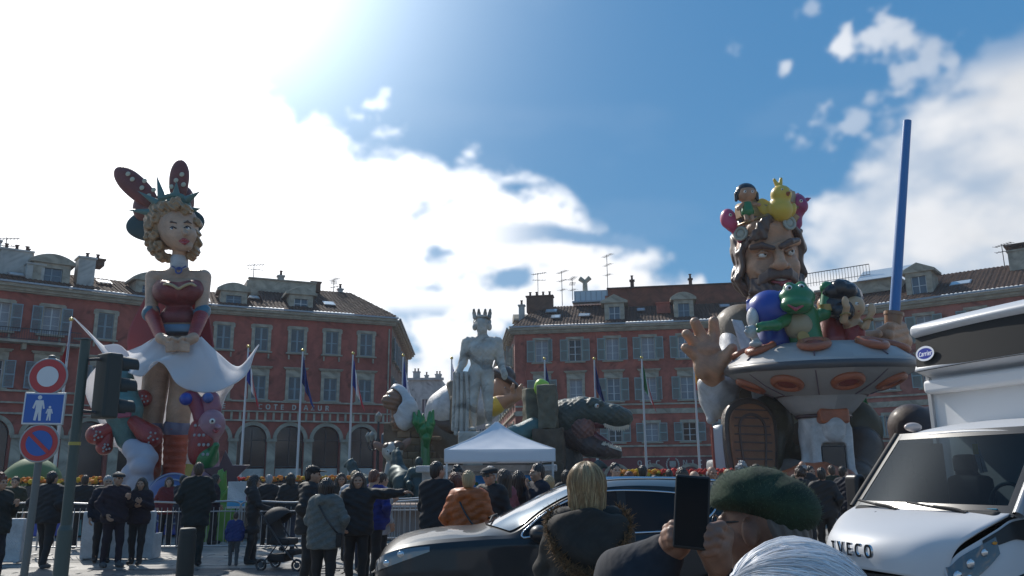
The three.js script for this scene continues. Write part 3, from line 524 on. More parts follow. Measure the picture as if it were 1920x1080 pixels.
{ // right house, right wing
  const A = [22.4, -69.2], B = [42, -53.5], { pos, turn, L } = place(A, B);
  const b = thing('red_house', 'pinkish red house with pediment dormer behind the blue pole and refrigerated truck', 'house', pos, turn);
  const us = [2.6, 5.6, 8.7, 11.75, 15.3, 18.4, 21.6], ops = [];
  const m = M(0.45, 0.17, 0.13, 0.9, { map: T.plaster });
  for (const u of us) { ops.push(openR(u, 1.12, 11.35, 13.28)); ops.push(openR(u, 1.12, 7.8, 9.75)); ops.push(openR(u, 1.12, 4.3, 5.85)); }
  const ua = us; for (const u of ua) ops.push(archPts(u, 1.8, 0.02, 1.3));
  wallWith(b, L, 0, EAVE, ops, m, 0.5); shell(b, L, 12, EAVE, m);
  us.forEach((u, i) => { addWindow(b, 'R_open_curtain', 1.12, 1.93, u, 11.35); addWindow(b, i === 2 ? 'R_head' : 'R_open_head', 1.12, 1.95, u, 7.8); addWindow(b, 'R_open', 1.12, 1.55, u, 4.3); });
  ua.forEach((u) => {
    const o = new THREE.Group(); o.name = 'arch'; o.position.x = u; b.add(o);
    mesh(o, 'arch_ring', mg([ext(new THREE.Shape([...archPts(0, 2.3, 1.3, 1.31, 16)].slice(1).concat([...archPts(0, 1.8, 1.3, 1.31, 16)].slice(1).reverse()).map(([x, y]) => new THREE.Vector2(x, y))), 0.12, 0.002, 0.015)]), mCream);
    mesh(o, 'shop_window', mg(bx(1.76, 2.2, 0.04, 0, 1.12, -0.38)), mPaneDark);
  });
  mesh(b, 'string_course', mg([bx(L, 0.14, 0.16, L / 2, 7.3, 0.08), bx(L, 0.42, 0.1, L / 2, 6.7, 0.05), bx(L, 0.16, 0.18, L / 2, 3.93, 0.09)]), mCream);
  cornice(b, L, EAVE, 0.02, 0);
  mesh(b, 'roof', tileSheet(L, 0.55, EAVE, -6, EAVE + 3.0, 0, 0), mTileDark);
  dormer(b, 'gable', 11.55, EAVE + 0.2, -0.9, 1.9, 2.2);
  skylight(b, 14.2, EAVE + 1.4, -2.3, 1.3, 1.0, 0.43);
  { const o = mesh(b, 'roof_terrace', mg([bx(7, 0.2, 3, 6.0, EAVE + 2.6, -5), bx(4.2, 1.1, 2, 7.6, EAVE + 2.2, -3.6)]), mCream); const g = [bx(6.6, 0.06, 0.06, 4.0, EAVE + 4.3, -3.5), bx(6.6, 0.04, 0.04, 4.0, EAVE + 3.4, -3.5)]; for (let u = 0.8; u < 7.4; u += 0.25) g.push(bx(0.03, 1.2, 0.03, u, EAVE + 3.7, -3.5)); mesh(o, 'terrace_rail', mg(g), mIron); mesh(o, 'glass_roof', mg([bx(4.2, 0.06, 2.6, 8.6, EAVE + 3.3, -3.4, 0.5)]), mRoofGlass); }
  chimney(b, 18.6, EAVE + 2.1, -4.4, 2.4, 1.5, 1.2, 0, mCream); mesh(b, 'chimney_cap', mg([bx(2.8, 0.14, 1.5, 18.6, EAVE + 4.1, -4.4), ...[-1, -0.3, 0.4, 1.05].map((k) => bx(0.22, 0.36, 0.9, 18.6 + k, EAVE + 3.85, -4.4))]), mTileDark);
  aerial(b, 17.0, EAVE + 2.3, -4.6, 2.2, 0.3);
}
function farBlock(label, X0, X1, Y, d, mat, rows, cols) {
  const a = P(X0, Y, d), c = P(X1, Y, d), w = c.x - a.x, h = a.y;
  const b = thing('apartment_block', label, 'house', [a.x, 0, -d], 0);
  const ops = []; const y0 = h - 2 - rows * 3;
  for (let r = 0; r < rows; r++) for (let k = 0; k < cols; k++) ops.push(openR((k + 0.5) * w / cols, w / cols * 0.45, y0 + r * 3 + 0.6, y0 + r * 3 + 2.4));
  wallWith(b, w, 0, h, ops, mat, 0.4); mesh(b, 'wall', mg(bx(w - 0.02, h - 0.02, 10, w / 2, h / 2, -5.6)), mat);
  for (let r = 0; r < rows; r++) for (let k = 0; k < cols; k++) { const o = mesh(b, 'window', mg(bx(w / cols * 0.45, 1.8, 0.1, (k + 0.5) * w / cols, y0 + r * 3 + 1.5, -0.3)), mPane); mesh(o, 'sash', mg([bx(0.1, 1.8, 0.08, (k + 0.5) * w / cols, y0 + r * 3 + 1.5, -0.22)]), mSash); }
  mesh(b, 'parapet', mg(bx(w + 0.4, 0.3, 0.7, w / 2, h + 0.15, -0.05)), mat);
  chimney(b, w * 0.2, h, -2, 0.9, 1.3, 0.8, 2, mat); chimney(b, w * 0.5, h, -2, 0.5, 0.8, 0.5, 1, mat); chimney(b, w * 0.85, h, -2, 0.8, 0.9, 0.8, 2, mat);
}
farBlock('pale grey far apartment block at the end of the gap street', 765, 829, 713, 112, M(0.46, 0.47, 0.45, 0.9, { map: T.plaster }), 4, 3);
farBlock('lower far apartment block closing the gap street behind the statue', 838, 950, 770, 118, M(0.5, 0.47, 0.42, 0.9, { map: T.plaster }), 2, 6);

// ---------------------------------------------------------------- carnival floats
// a smooth sheet of cloth through rows of control points, with a little thickness
function sheet(rows, nu = 40, nv = 24, thick = 0.03, ripple) {
  const cr = rows.map((r) => new THREE.CatmullRomCurve3(r.map((p) => (p.isVector3 ? p : V(...p)))));
  const grid = [];
  for (let j = 0; j <= nv; j++) grid.push([]);
  for (let i = 0; i <= nu; i++) {
    const c = new THREE.CatmullRomCurve3(cr.map((q) => q.getPoint(i / nu)));
    for (let j = 0; j <= nv; j++) { const p = c.getPoint(j / nv); if (ripple) p.add(ripple(i / nu, j / nv)); grid[j].push(p); }
  }
  const pos = [], idx = [], n = (nu + 1) * (nv + 1);
  for (const r of grid) for (const p of r) pos.push(p.x, p.y, p.z);
  for (let j = 0; j < nv; j++) for (let i = 0; i < nu; i++) { const a = j * (nu + 1) + i, b = a + nu + 1; idx.push(a, a + 1, b, a + 1, b + 1, b); }
  const g = new THREE.BufferGeometry(); g.setAttribute('position', new THREE.Float32BufferAttribute(pos, 3)); g.setIndex(idx); g.computeVertexNormals();
  const nn = g.attributes.normal, p2 = [...pos], i2 = [...idx];
  for (let i = 0; i < n; i++) p2.push(pos[3 * i] - nn.getX(i) * thick, pos[3 * i + 1] - nn.getY(i) * thick, pos[3 * i + 2] - nn.getZ(i) * thick);
  for (let k = 0; k < idx.length; k += 3) i2.push(idx[k] + n, idx[k + 2] + n, idx[k + 1] + n);
  const edge = []; for (let i = 0; i <= nu; i++) edge.push(i); for (let j = 1; j <= nv; j++) edge.push(j * (nu + 1) + nu); for (let i = nu - 1; i >= 0; i--) edge.push(nv * (nu + 1) + i); for (let j = nv - 1; j >= 0; j--) edge.push(j * (nu + 1));
  for (let k = 0; k < edge.length - 1; k++) { const a = edge[k], b = edge[k + 1]; i2.push(a, a + n, b, b, a + n, b + n); }
  const o = new THREE.BufferGeometry(); o.setAttribute('position', new THREE.Float32BufferAttribute(p2, 3)); o.setIndex(i2); o.computeVertexNormals();
  const uv = new Float32Array(n * 4); for (let i = 0; i < 2 * n; i++) { uv[2 * i] = (i % (nu + 1)) / 10; uv[2 * i + 1] = Math.floor((i % n) / (nu + 1)) / 10; } o.setAttribute('uv', new THREE.BufferAttribute(uv, 2));
  return o;
}
const frame = (d, base) => (X, Y, dz = 0) => P(X, Y, d - dz).sub(V(...base)).toArray();
const addV = (a, b, k = 1) => a.map((v, i) => v + b[i] * k);
function finger(pts, r0, r1, k) { return chain(pts, pts.map((_, i) => r0 + (r1 - r0) * i / (pts.length - 1)), k); }
const fSkin = gloss(0.60, 0.31, 0.17, 0.45, { map: T.paint }), fSkinPale = gloss(0.60, 0.38, 0.25, 0.5, { map: T.paint });
const fRed = gloss(0.36, 0.03, 0.025, 0.35, { map: T.paint }), fOrange = gloss(0.44, 0.12, 0.045, 0.4, { map: T.paint }), fOrangeDeep = gloss(0.32, 0.045, 0.02, 0.4, { map: T.paint });
const fWhite = gloss(0.62, 0.62, 0.62, 0.5, { map: T.paint }), fGrey = gloss(0.34, 0.34, 0.35, 0.5, { map: T.paint }), fBlack = gloss(0.012, 0.012, 0.015, 0.22), fTeal = gloss(0.07, 0.20, 0.20, 0.45, { map: T.paint });
const fBrown = gloss(0.075, 0.045, 0.028, 0.4, { map: T.paint }), fHair = gloss(0.085, 0.042, 0.026, 0.42), fBlond = gloss(0.32, 0.20, 0.10, 0.4), fTan = gloss(0.27, 0.20, 0.125, 0.6, { map: T.cloth }), fBlue = gloss(0.012, 0.045, 0.30, 0.35), fGreen = gloss(0.02, 0.17, 0.05, 0.3), fLime = gloss(0.32, 0.55, 0.04, 0.4), fYellow = gloss(0.62, 0.42, 0.04, 0.4), fPink = gloss(0.50, 0.05, 0.14, 0.4), fLip = gloss(0.34, 0.04, 0.05, 0.3);
const mVeil = new THREE.MeshPhysicalMaterial({ color: new THREE.Color().setRGB(0.80, 0.79, 0.80), roughness: 0.95, transmission: 0.6, thickness: 0, side: THREE.DoubleSide });
const fEye = gloss(0.7, 0.68, 0.62, 0.2);
function eyeOn(o, c, r, dir, iris = M(0.02, 0.012, 0.008, 0.2)) {
  const m = mesh(o, 'eye', sp(r, 0, 0, 0, 1, 1, 1, 18), fEye); m.position.set(...c);
  const d = V(...dir).normalize(); const i = mesh(m, 'iris', sp(r * 0.55, 0, 0, 0, 1, 1, 1, 14), iris); i.position.copy(d.multiplyScalar(r * 0.55));
}
const darkIris = M(0.015, 0.012, 0.01, 0.15), blueIris = M(0.02, 0.06, 0.15, 0.15);

{ // the giant woman with the billowing skirt
  const d = 27, base = [GX(318, d), 0, -d], L = frame(d, base);
  const o = thing('carnival_figure', 'giant papier-mache blonde woman in red bodice and billowing white skirt, left of the square', 'carnival figure', base);
  const hand = (s) => { // folded in front, fingers over one another
    const wx = s < 0 ? 302 : 362, g = [];
    g.push(cap(L(wx, 634, 1.15), L(333 + s * 4, 648, 1.35), 0.17, 0.15, 0.1));
    for (let i = 0; i < 4; i++) g.push(...finger([L(333 + s * 6, 641 + i * 4, 1.42), L(333 - s * 8, 643 + i * 4.5, 1.52), L(333 - s * 20, 645 + i * 4.5, 1.46)], 0.075, 0.05, 0.04));
    g.push(...finger([L(wx - s * 10, 634, 1.25), L(333 + s * 10, 634, 1.5), L(333, 638, 1.58)], 0.08, 0.05, 0.05));
    return g;
  };
  const face = [
    ell(L(334, 425, 0.15), [0.66, 0.78, 0.62], 0.1), ell(L(341, 446, 0.42), [0.44, 0.42, 0.34], 0.25), ell(L(350, 463, 0.52), [0.17, 0.13, 0.16], 0.2),
    ell(L(322, 440, 0.45), [0.22, 0.2, 0.2], 0.2), ell(L(356, 439, 0.5), [0.16, 0.18, 0.18], 0.2),
    cap(L(343, 424, 0.64), L(348, 438, 0.84), 0.05, 0.085, 0.09), cap(L(318, 419, 0.56), L(332, 418, 0.64), 0.06, 0.06, 0.1), cap(L(347, 418, 0.66), L(358, 421, 0.52), 0.05, 0.05, 0.1)];
  mesh(o, 'body', sdf([
    cap(L(338, 470, 0), L(336, 508, -0.1), 0.25, 0.28, 0.12), face,
    cap(L(292, 519, -0.1), L(378, 519, -0.1), 0.25, 0.25, 0.2), cap(L(314, 545, 0.12), L(356, 545, 0.12), 0.38, 0.38, 0.2), cap(L(321, 600, 0), L(349, 600, 0), 0.32, 0.32, 0.25), cap(L(306, 660, 0), L(358, 660, 0), 0.55, 0.55, 0.3),
    chain([L(287, 520, -0.1), L(284, 580, 0.2), L(302, 634, 1.15)], [0.25, 0.20, 0.13], 0.08), chain([L(382, 520, -0.1), L(378, 580, 0.2), L(362, 634, 1.15)], [0.25, 0.20, 0.13], 0.08),
    hand(-1), hand(1),
    chain([L(298, 670, 0.1), L(286, 765, 0.25), L(281, 810, 0.2), L(282, 880, 0)], [0.46, 0.38, 0.36, 0.28], 0.04), chain([L(352, 670, 0.1), L(336, 765, 0.25), L(331, 810, 0.2), L(325, 905, 0)], [0.46, 0.38, 0.36, 0.28], 0.04),
  ], 0.035), fSkinPale);
  mesh(o, 'bodice', sdf([cap(L(312, 546, 0.17), L(358, 546, 0.17), 0.45, 0.45, 0.1), ell(L(316, 545, 0.42), [0.42, 0.36, 0.34], 0.1), ell(L(355, 545, 0.42), [0.42, 0.36, 0.34], 0.1), cap(L(321, 596, 0), L(349, 596, 0), 0.36, 0.36, 0.25), sub(ell(L(335, 507, 0.5), [0.75, 0.40, 1.4], 0.05)), cutBelow(L(0, 612)[1])], 0.04), gloss(0.24, 0.04, 0.04, 0.5, { map: T.paint }));
  mesh(o, 'bodice_trim', mg([tube([L(304, 537, 0.62), L(312, 532, 0.76), L(324, 535, 0.84), L(335, 541, 0.8), L(347, 535, 0.84), L(358, 532, 0.76), L(367, 537, 0.6)], 0.05, 40, 8)]), gloss(0.42, 0.33, 0.18, 0.4));
  mesh(o, 'belt', sdf([cap(L(319, 621, 0), L(351, 621, 0), 0.42, 0.42), cutAbove(L(0, 614)[1]), cutBelow(L(0, 629)[1])], 0.04), gloss(0.12, 0.20, 0.28, 0.4));
  mesh(o, 'choker', sdf([cap(L(336, 489), L(336, 498), 0.29, 0.29)], 0.04), fWhite); mesh(o, 'pendant', mg([xf(new THREE.TorusGeometry(0.1, 0.03, 8, 20), ...L(335, 507, 0.42)), tube([L(322, 499, 0.25), L(335, 505, 0.42), L(349, 499, 0.25)], 0.025, 16, 6)]), gloss(0.05, 0.08, 0.25));
  for (const s of [-1, 1]) {
    const a = s < 0 ? [L(283, 586, 0.24), L(302, 632, 1.1)] : [L(379, 586, 0.24), L(362, 632, 1.1)];
    mesh(o, 'armlet', sdf([cap(a[0], a[1], 0.25, 0.18)], 0.035), fRed); mesh(o, 'armlet_rim', sdf([cap(addV(a[0], [0, 0.05, -0.05]), addV(a[0], [0, -0.06, 0.06]), 0.26, 0.26)], 0.035), gloss(0.05, 0.13, 0.17, 0.4));
  }
  for (const q of [[L(281, 806, 0.2), L(282, 880, 0)], [L(331, 806, 0.2), L(325, 903, 0)]]) {
    const rings = []; for (let i = 0; i < 8; i++) { const a = addV(q[0], addV(q[1], q[0], -1), i / 7); rings.push(ell(a, [0.405 - i * 0.012, 0.13, 0.42 - i * 0.012], 0.05)); }
    mesh(o, 'boot', sdf([rings, cap(q[0], q[1], 0.385, 0.31, 0.05), ell(addV(q[1], [0, -0.15, 0.35]), [0.36, 0.28, 0.75], 0.1)], 0.04), gloss(0.55, 0.09, 0.03, 0.5, { map: T.paint }));
    mesh(o, 'boot_cuff', sdf([cap(addV(q[0], [0, 0.06, 0]), addV(q[0], [0, 0.02, 0]), 0.42, 0.42)], 0.05), gloss(0.16, 0.15, 0.22, 0.4));
  }
  // face paint and hair
  eyeOn(o, L(323.5, 429.5, 0.70), 0.085, [0.3, 0.1, 1], blueIris); eyeOn(o, L(351, 428.5, 0.70), 0.08, [0.3, 0.1, 1], blueIris);
  for (const q of [[[316, 430, 0.70], [323, 425, 0.80], [331, 428.5, 0.78]], [[345, 427.5, 0.78], [351.5, 424, 0.78], [358, 428, 0.62]]]) mesh(o, 'eyelash', tube(q.map((p) => L(...p)), 0.022, 14, 6), fBlack);
  mesh(o, 'lips', sdf([chain([L(336, 452, 0.70), L(343, 449, 0.76), L(347, 449.5, 0.76), L(355, 452, 0.66)], [0.025, 0.045, 0.045, 0.02], 0.03), chain([L(337, 452.5, 0.70), L(346, 456, 0.74), L(354, 453, 0.66)], [0.025, 0.055, 0.02], 0.03)], 0.018), fLip);
  mesh(o, 'eyebrow', sdf([chain([L(314, 420, 0.68), L(321, 416, 0.76), L(331, 418, 0.78)], [0.02, 0.03, 0.02])], 0.014), fHair); mesh(o, 'eyebrow', sdf([chain([L(345, 417.5, 0.8), L(352, 415, 0.74), L(359, 419, 0.58)], [0.02, 0.03, 0.02])], 0.014), fHair);
  const R = RNG(5), curls = [ell(L(318, 418, -0.25), [0.85, 0.95, 0.75], 0.2)];
  for (const [X, Y, s, dz] of [[296, 400, 1, 0.4], [310, 390, 1.1, 0.6], [330, 385, 1.0, 0.7], [348, 392, .8, 0.6], [284, 422, 1, 0.3], [294, 408, 0.8, 0.5], [281, 446, 1, 0.2], [291, 440, .75, 0.4], [288, 468, 0.9, 0.2], [302, 480, 0.8, 0.2], [297, 460, 0.7, .35], [316, 483, 0.6, 0.0], [362, 470, 0.75, 0.1], [368, 455, 0.6, 0.1], [366, 436, 0.6, 0.2], [356, 480, 0.6, 0], [368, 416, .6, .25]]) {
    const c = L(X, Y, dz), n = 9, r0 = 0.23 * s, ph = R() * 6, pts = []; for (let i = 0; i < n; i++) { const a = ph + i * 0.75, r = r0 * (1 - i / n * 0.75); pts.push(addV(c, [Math.cos(a) * r, Math.sin(a) * r, i * 0.018])); }
    curls.push(chain(pts, pts.map((_, i) => 0.085 * s * (1 - i * 0.04)), 0.025), ell(addV(c, [0, 0, -0.15]), [r0, r0, 0.25], 0.1));
  }
  mesh(o, 'hair', sdf(curls, 0.03, (x, y, z) => 0.014 * Math.sin(x * 31 + y * 23 + Math.sin(y * 9) * 2)), fBlond);
  // headdress: broad dark brim, spiked green tiara, two dotted plumes
  const brim = mesh(o, 'hat_brim', xf(sp(1, 0, 0, 0, 1.38, 0.70, 0.16, 40), ...L(310, 420, -0.55), -0.1, 0, 0.03), gloss(0.028, 0.05, 0.045, 0.5));
  const tiara = [[283, 420], [287, 398], [297, 380], [312, 370], [328, 367], [343, 371], [352, 385], [353, 402]].map(([X, Y], i) => L(X, Y, 0.25 - Math.abs(i - 3.5) * 0.05));
  mesh(o, 'tiara', mg([tube(tiara, 0.11, 48, 10), tube(tiara.map((p) => addV(p, [0, -0.16, 0.05])), 0.06, 48, 8)]), gloss(0.08, 0.16, 0.13, 0.5));
  for (const [a, b] of [[[297, 382], [258, 358]], [[304, 373], [294, 330]], [[350, 375], [375, 359]], [[353, 395], [376, 391]], [[286, 399], [238, 393]], [[330, 368], [331, 340]]]) mesh(o, 'tiara_spike', bar(L(a[0], a[1], 0.2), L(b[0], b[1], 0.3), 0.15, 0.004, 10), gloss(0.09, 0.17, 0.15, 0.5));
  const plume = (tip, foot, wid, dots) => {
    const a = L(...tip), b = L(...foot), c = a.map((v, i) => (v + b[i]) / 2), len = Math.hypot(a[0] - b[0], a[1] - b[1]), rz = Math.atan2(a[0] - b[0], a[1] - b[1]) * -1;
    const m = mesh(o, 'plume', sdf([ell(c, [wid, len / 2, 0.2], 0.05, [0, 0, rz]), ell(addV(c, addV(b, a, -1), -0.15), [wid * 0.9, len * 0.34, 0.2], 0.1, [0, 0, rz])], 0.045), gloss(0.22, 0.05, 0.04, 0.5, { map: T.paint }));
    for (const [X, Y] of dots) mesh(m, 'dot', sp(0.085, ...L(X, Y, tip[2] / 2 + 0.21), 1, 1, 0.35, 12), gloss(0.5, 0.48, 0.36, 0.5));
  };
  plume([221, 319, -0.3], [290, 384, 0], 0.40, [[248, 336], [271, 339], [266, 352], [288, 356], [279, 367], [240, 326]]);
  plume([341, 303, -0.3], [330, 378, 0], 0.34, [[330, 338], [344, 346], [341, 327], [321, 350]]);
  mesh(o, 'headdress_cap', sdf([ell(L(272, 388, -0.5), [0.42, 0.55, 0.3], 0.1), ell(L(345, 380, -0.5), [0.35, 0.6, 0.3], 0.1), ell(L(312, 392, -0.4), [0.7, 0.55, 0.4], 0.2)], 0.05), gloss(0.17, 0.055, 0.045, 0.5));
  // cape behind and skirt
  mesh(o, 'cape', sheet([[L(272, 560, -0.9), L(310, 540, -0.8), L(360, 540, -0.8), L(390, 572, -0.9)], [L(243, 620, -1.1), L(300, 620, -0.9), L(370, 620, -0.9), L(397, 620, -1)], [L(240, 660, -1.2), L(300, 680, -0.9), L(370, 680, -0.9), L(402, 650, -1.0)]], 30, 20, 0.05), gloss(0.24, 0.022, 0.025, 0.55));
  const rip = (u, v) => V(0, Math.sin(u * 31) * 0.045 * v, Math.cos(u * 37 + v * 2) * 0.09 * v);
  mesh(o, 'skirt', sheet([
    [L(292, 634, -0.3), L(296, 634, 0.45), L(318, 636, 0.62), L(338, 636, 0.65), L(358, 636, 0.6), L(372, 634, 0.4), L(376, 632, -0.3)],
    [L(240, 660, -0.6), L(262, 668, 0.9), L(300, 664, 1.2), L(338, 664, 1.3), L(368, 664, 1.1), L(386, 662, 0.6), L(410, 664, -0.3)],
    [L(190, 648, -0.6), L(238, 680, 1.1), L(278, 684, 1.5), L(318, 676, 1.6), L(372, 704, 1.4), L(420, 704, 0.9), L(450, 688, 0.2)],
    [L(136, 596, -0.3), L(228, 694, 1.2), L(262, 704, 1.7), L(300, 680, 1.8), L(348, 732, 1.8), L(446, 718, 1.2), L(487, 646, 0.5)]], 120, 40, 0.035, rip), mVeil);
  mesh(o, 'skirt_back', sheet([
    [L(292, 636, -0.4), L(320, 636, -0.5), L(350, 636, -0.5), L(374, 636, -0.4)],
    [L(180, 690, -0.7), L(270, 700, -1.1), L(370, 700, -1.1), L(440, 715, -0.4)],
    [L(160, 730, -0.8), L(265, 775, -1.4), L(370, 790, -1.4), L(424, 745, -0.6)],
    [L(212, 838, -0.8), L(270, 868, -1.5), L(350, 872, -1.5), L(398, 848, -0.8)]], 90, 36, 0.035, rip), mVeil);
  mesh(o, 'skirt_flap', sheet([[L(196, 648, 0.1), L(222, 647, 0.3), L(240, 662, 0.4)], [L(206, 672, 0.5), L(228, 672, 0.7), L(248, 684, 0.8)], [L(235, 690, 0.7), L(245, 686, 0.9), L(256, 690, 1)]], 20, 14, 0.03), mVeil);

  const deck = thing('carnival_float', 'low float deck with blue patterned skirting under the giant blonde woman', 'float', [base[0], 0, base[2]]);
  mesh(deck, 'deck', mg([rb(6.4, 0.25, 4.6, 0.05, 0.2, 1.22, 0)]), fGrey); 
  for (let i = 0; i < 7; i++) mesh(deck, 'skirting_panel', mg(rb(0.88, 1.06, 0.08, 0.03, -2.5 + i * 0.9, 0.56, 2.25)), [fBlue, fTeal, gloss(0.15, 0.05, 0.08, 0.5), fGrey][i % 4]);
  mesh(deck, 'side_panel', mg([bx(0.1, 1.06, 4.4, -2.95, 0.56, 0), bx(0.1, 1.06, 4.4, 3.3, 0.56, 0), bx(6.2, 1.06, 0.1, 0.2, 0.56, -2.2)]), fTeal);
  { const m = mesh(deck, 'patterned_dome', sdf([ell(L(322, 935, 2.3), [0.75, 0.75, 0.5])], 0.05), gloss(0.06, 0.10, 0.25, 0.4)); const r = []; for (let i = 0; i < 4; i++) r.push(xf(new THREE.TorusGeometry(0.2 + i * 0.17, 0.02, 6, 30), ...L(322, 935, 2.8 - i * 0.08))); mesh(m, 'dome_rings', mg(r), gloss(0.3, 0.32, 0.38, 0.4)); }
}
{ // fish-shaped figure, left of her legs
  const d = 25.8, base = [GX(235, d), 0, -d], L = frame(d, base);
  const o = thing('carnival_figure', 'teal bottle-shaped carnival figure with red dotted fins, left of the giant woman', 'carnival figure', base);
  mesh(o, 'body', sdf([chain([L(225, 715), L(232, 770, 0.1), L(240, 822, 0)], [0.42, 0.55, 0.35], 0.1), chain([L(240, 830), L(262, 860), L(268, 985)], [0.2, 0.12, 0.12], 0.1)], 0.045), fTeal);
  mesh(o, 'badge', xf(rb(0.42, 0.36, 0.1, 0.04), ...L(233, 772, 0.62), 0, 0, 0.1), gloss(0.25, 0.03, 0.07, 0.4));
  for (const [p, q, w] of [[[212, 800, 0.2], [180, 815, 0.3], 0.3], [[250, 790, 0.3], [282, 818, 0.3], 0.36], [[255, 760, -0.3], [266, 748, -0.3], 0.3], [[205, 808, 0.2], [196, 838, 0.2], 0.25]]) {
    const m = mesh(o, 'fin', sdf([cap(L(...p), L(...q), w * 0.55, w, 0.1)], 0.045), fRed), R = RNG(p[0]), u = w * 57; for (let i = 0; i < 10; i++) { const a = i * 2.4, r = Math.sqrt(i / 10) * 0.75, zz = Math.sqrt(1 - r * r); mesh(m, 'dot', sp(0.035, ...L(q[0] + Math.cos(a) * r * u, q[1] + Math.sin(a) * r * u, q[2] + w * zz), 1, 1, 0.6, 8), fWhite); }
  }
  mesh(o, 'top_fin', sdf([cap(L(213, 712), L(222, 700), 0.18, 0.1)], 0.04), fYellow);
}
solo('smoke_sculpture', (() => { const L = (X, Y, dz = 0) => P(X, Y, 25.4 - dz).toArray(), R = RNG(3), g = []; for (let i = 0; i < 34; i++) { const t = R(); const s = 0.16 + 0.18 * (1 - Math.abs(t - 0.35)); g.push(ell(L(262 + (R() - .5) * (28 + 26 * t), 838 + t * 120, R() * 0.5), [s, s * 0.9, s], 0.08)); } g.push(cap(L(265, 900), L(262, 985), 0.35, 0.5)); return sdf(g, 0.05); })(), gloss(0.36, 0.35, 0.40, 0.6), 'grey bubbly cloud sculpture at the feet of the giant woman', 'sculpture');
{ // jester
  const d = 25.6, base = [GX(385, d), 0, -d], L = frame(d, base);
  const o = thing('jester_figure', 'pink-faced jester figure with striped horned cap and dotted collar, right of the giant woman', 'carnival figure', base);
  mesh(o, 'body', sdf([ell(L(397, 797, 0.2), [0.40, 0.48, 0.42]), cap(L(408, 800, 0.6), L(412, 802, 0.7), 0.08, 0.06, 0.1), cap(L(390, 830), L(386, 900), 0.3, 0.42, 0.2), cap(L(386, 900), L(385, 990), 0.4, 0.5, 0.2)], 0.04), gloss(0.42, 0.2, 0.24, 0.45, { map: T.paint }));
  eyeOn(o, L(398, 790, 0.56), 0.09, [0.4, 0, 1], darkIris); mesh(o, 'mouth', sdf([chain([L(400, 806, 0.55), L(405, 809, 0.58), L(410, 807, 0.5)], [0.03, 0.045, 0.03])], 0.02), fLip);
  mesh(o, 'cap_horn', sdf([chain([L(382, 785, 0), L(372, 760, 0), L(360, 745, 0.1), L(352, 746, 0.2)], [0.3, 0.24, 0.2, 0.2], 0.1)], 0.04), gloss(0.22, 0.02, 0.05, 0.4));
  mesh(o, 'cap_horn', sdf([chain([L(395, 782, 0), L(398, 765, 0), L(395, 750, 0)], [0.28, 0.26, 0.28], 0.1)], 0.04), gloss(0.26, 0.08, 0.12, 0.4));
  mesh(o, 'cap_ball', sp(0.2, ...L(349, 748, 0.3)), fBlue); mesh(o, 'cap_ball', sp(0.16, ...L(390, 746, 0.3)), gloss(0.05, 0.10, 0.3, 0.4));
  const c = mesh(o, 'collar', sdf([ell(L(377, 828, 0.3), [0.36, 0.72, 0.3], 0.1, [0, 0, -0.2]), ell(L(366, 812, 0.2), [0.2, 0.4, 0.2], 0.1)], 0.04), fRed), R = RNG(2), fx = 0; for (let i = 0; i < 16; i++) { const t = -0.75 + (i >> 2) * 0.45, u = -0.66 + (i % 4) * 0.42 + ((i >> 2) % 2) * 0.18; if (u * u + t * t > 0.9) continue; mesh(c, 'dot', sp(0.05, ...L(377 + u * 20 + t * 8, 828 + t * 40, 0.30 + 0.31 * Math.sqrt(1 - u * u - t * t)), 1, 1, 0.6, 8), fWhite); }
  mesh(o, 'jacket', sdf([ell(L(388, 858, 0.1), [0.34, 0.5, 0.45]), cap(L(392, 865, .3), L(405, 835, .5), 0.15, 0.1, .1)], 0.04), fGreen);
  const st = mesh(o, 'star', xf(ext(new THREE.Shape(Array.from({ length: 10 }, (_, i) => { const a = i * Math.PI / 5 + 0.4, r = i % 2 ? 0.28 : 0.66; return new THREE.Vector2(Math.cos(a) * r, Math.sin(a) * r); })), 0.2, -0.1, 0.04), ...L(424, 890, 0.6), 0, 0.3), gloss(0.06, 0.02, 0.03, 0.4));
}
for (const [X, Y, rx, ry, d, m, s] of [[60, 898, 0.95, 0.62, 30, gloss(0.08, 0.15, 0.04, 0.6), 'pale green dome decoration at the left edge of the floats'], [348, 838, 0.5, 0.8, 29.5, gloss(0.3, 0.28, 0.06, 0.5), 'mustard egg-shaped decoration behind the legs of the giant woman'], [410, 958, 0.45, 0.55, 23, gloss(0.10, 0.24, 0.03, 0.5), 'bright green spiky ball decoration behind the crowd barrier']]) {
  const c = P(X, Y, d), g = [ell([0, c.y, 0], [rx, ry, rx]), cap([0, c.y, 0], [0, 0.1, 0], rx * 0.8, rx * 0.9, 0.2)]; if (d === 23) { const R = RNG(9); for (let i = 0; i < 14; i++) { const a = R() * 6.28, b = R() * 3 - 1.2; g.push(cap([0, c.y, 0], [Math.cos(a) * Math.cos(b) * 0.95, c.y + Math.sin(b) * 1.1, Math.sin(a) * Math.cos(b) * 0.95], 0.25, 0.03, 0.05)); } }
  solo('round_decoration', sdf(g, 0.06), m, s, 'decoration', [c.x, 0, -d]);
}

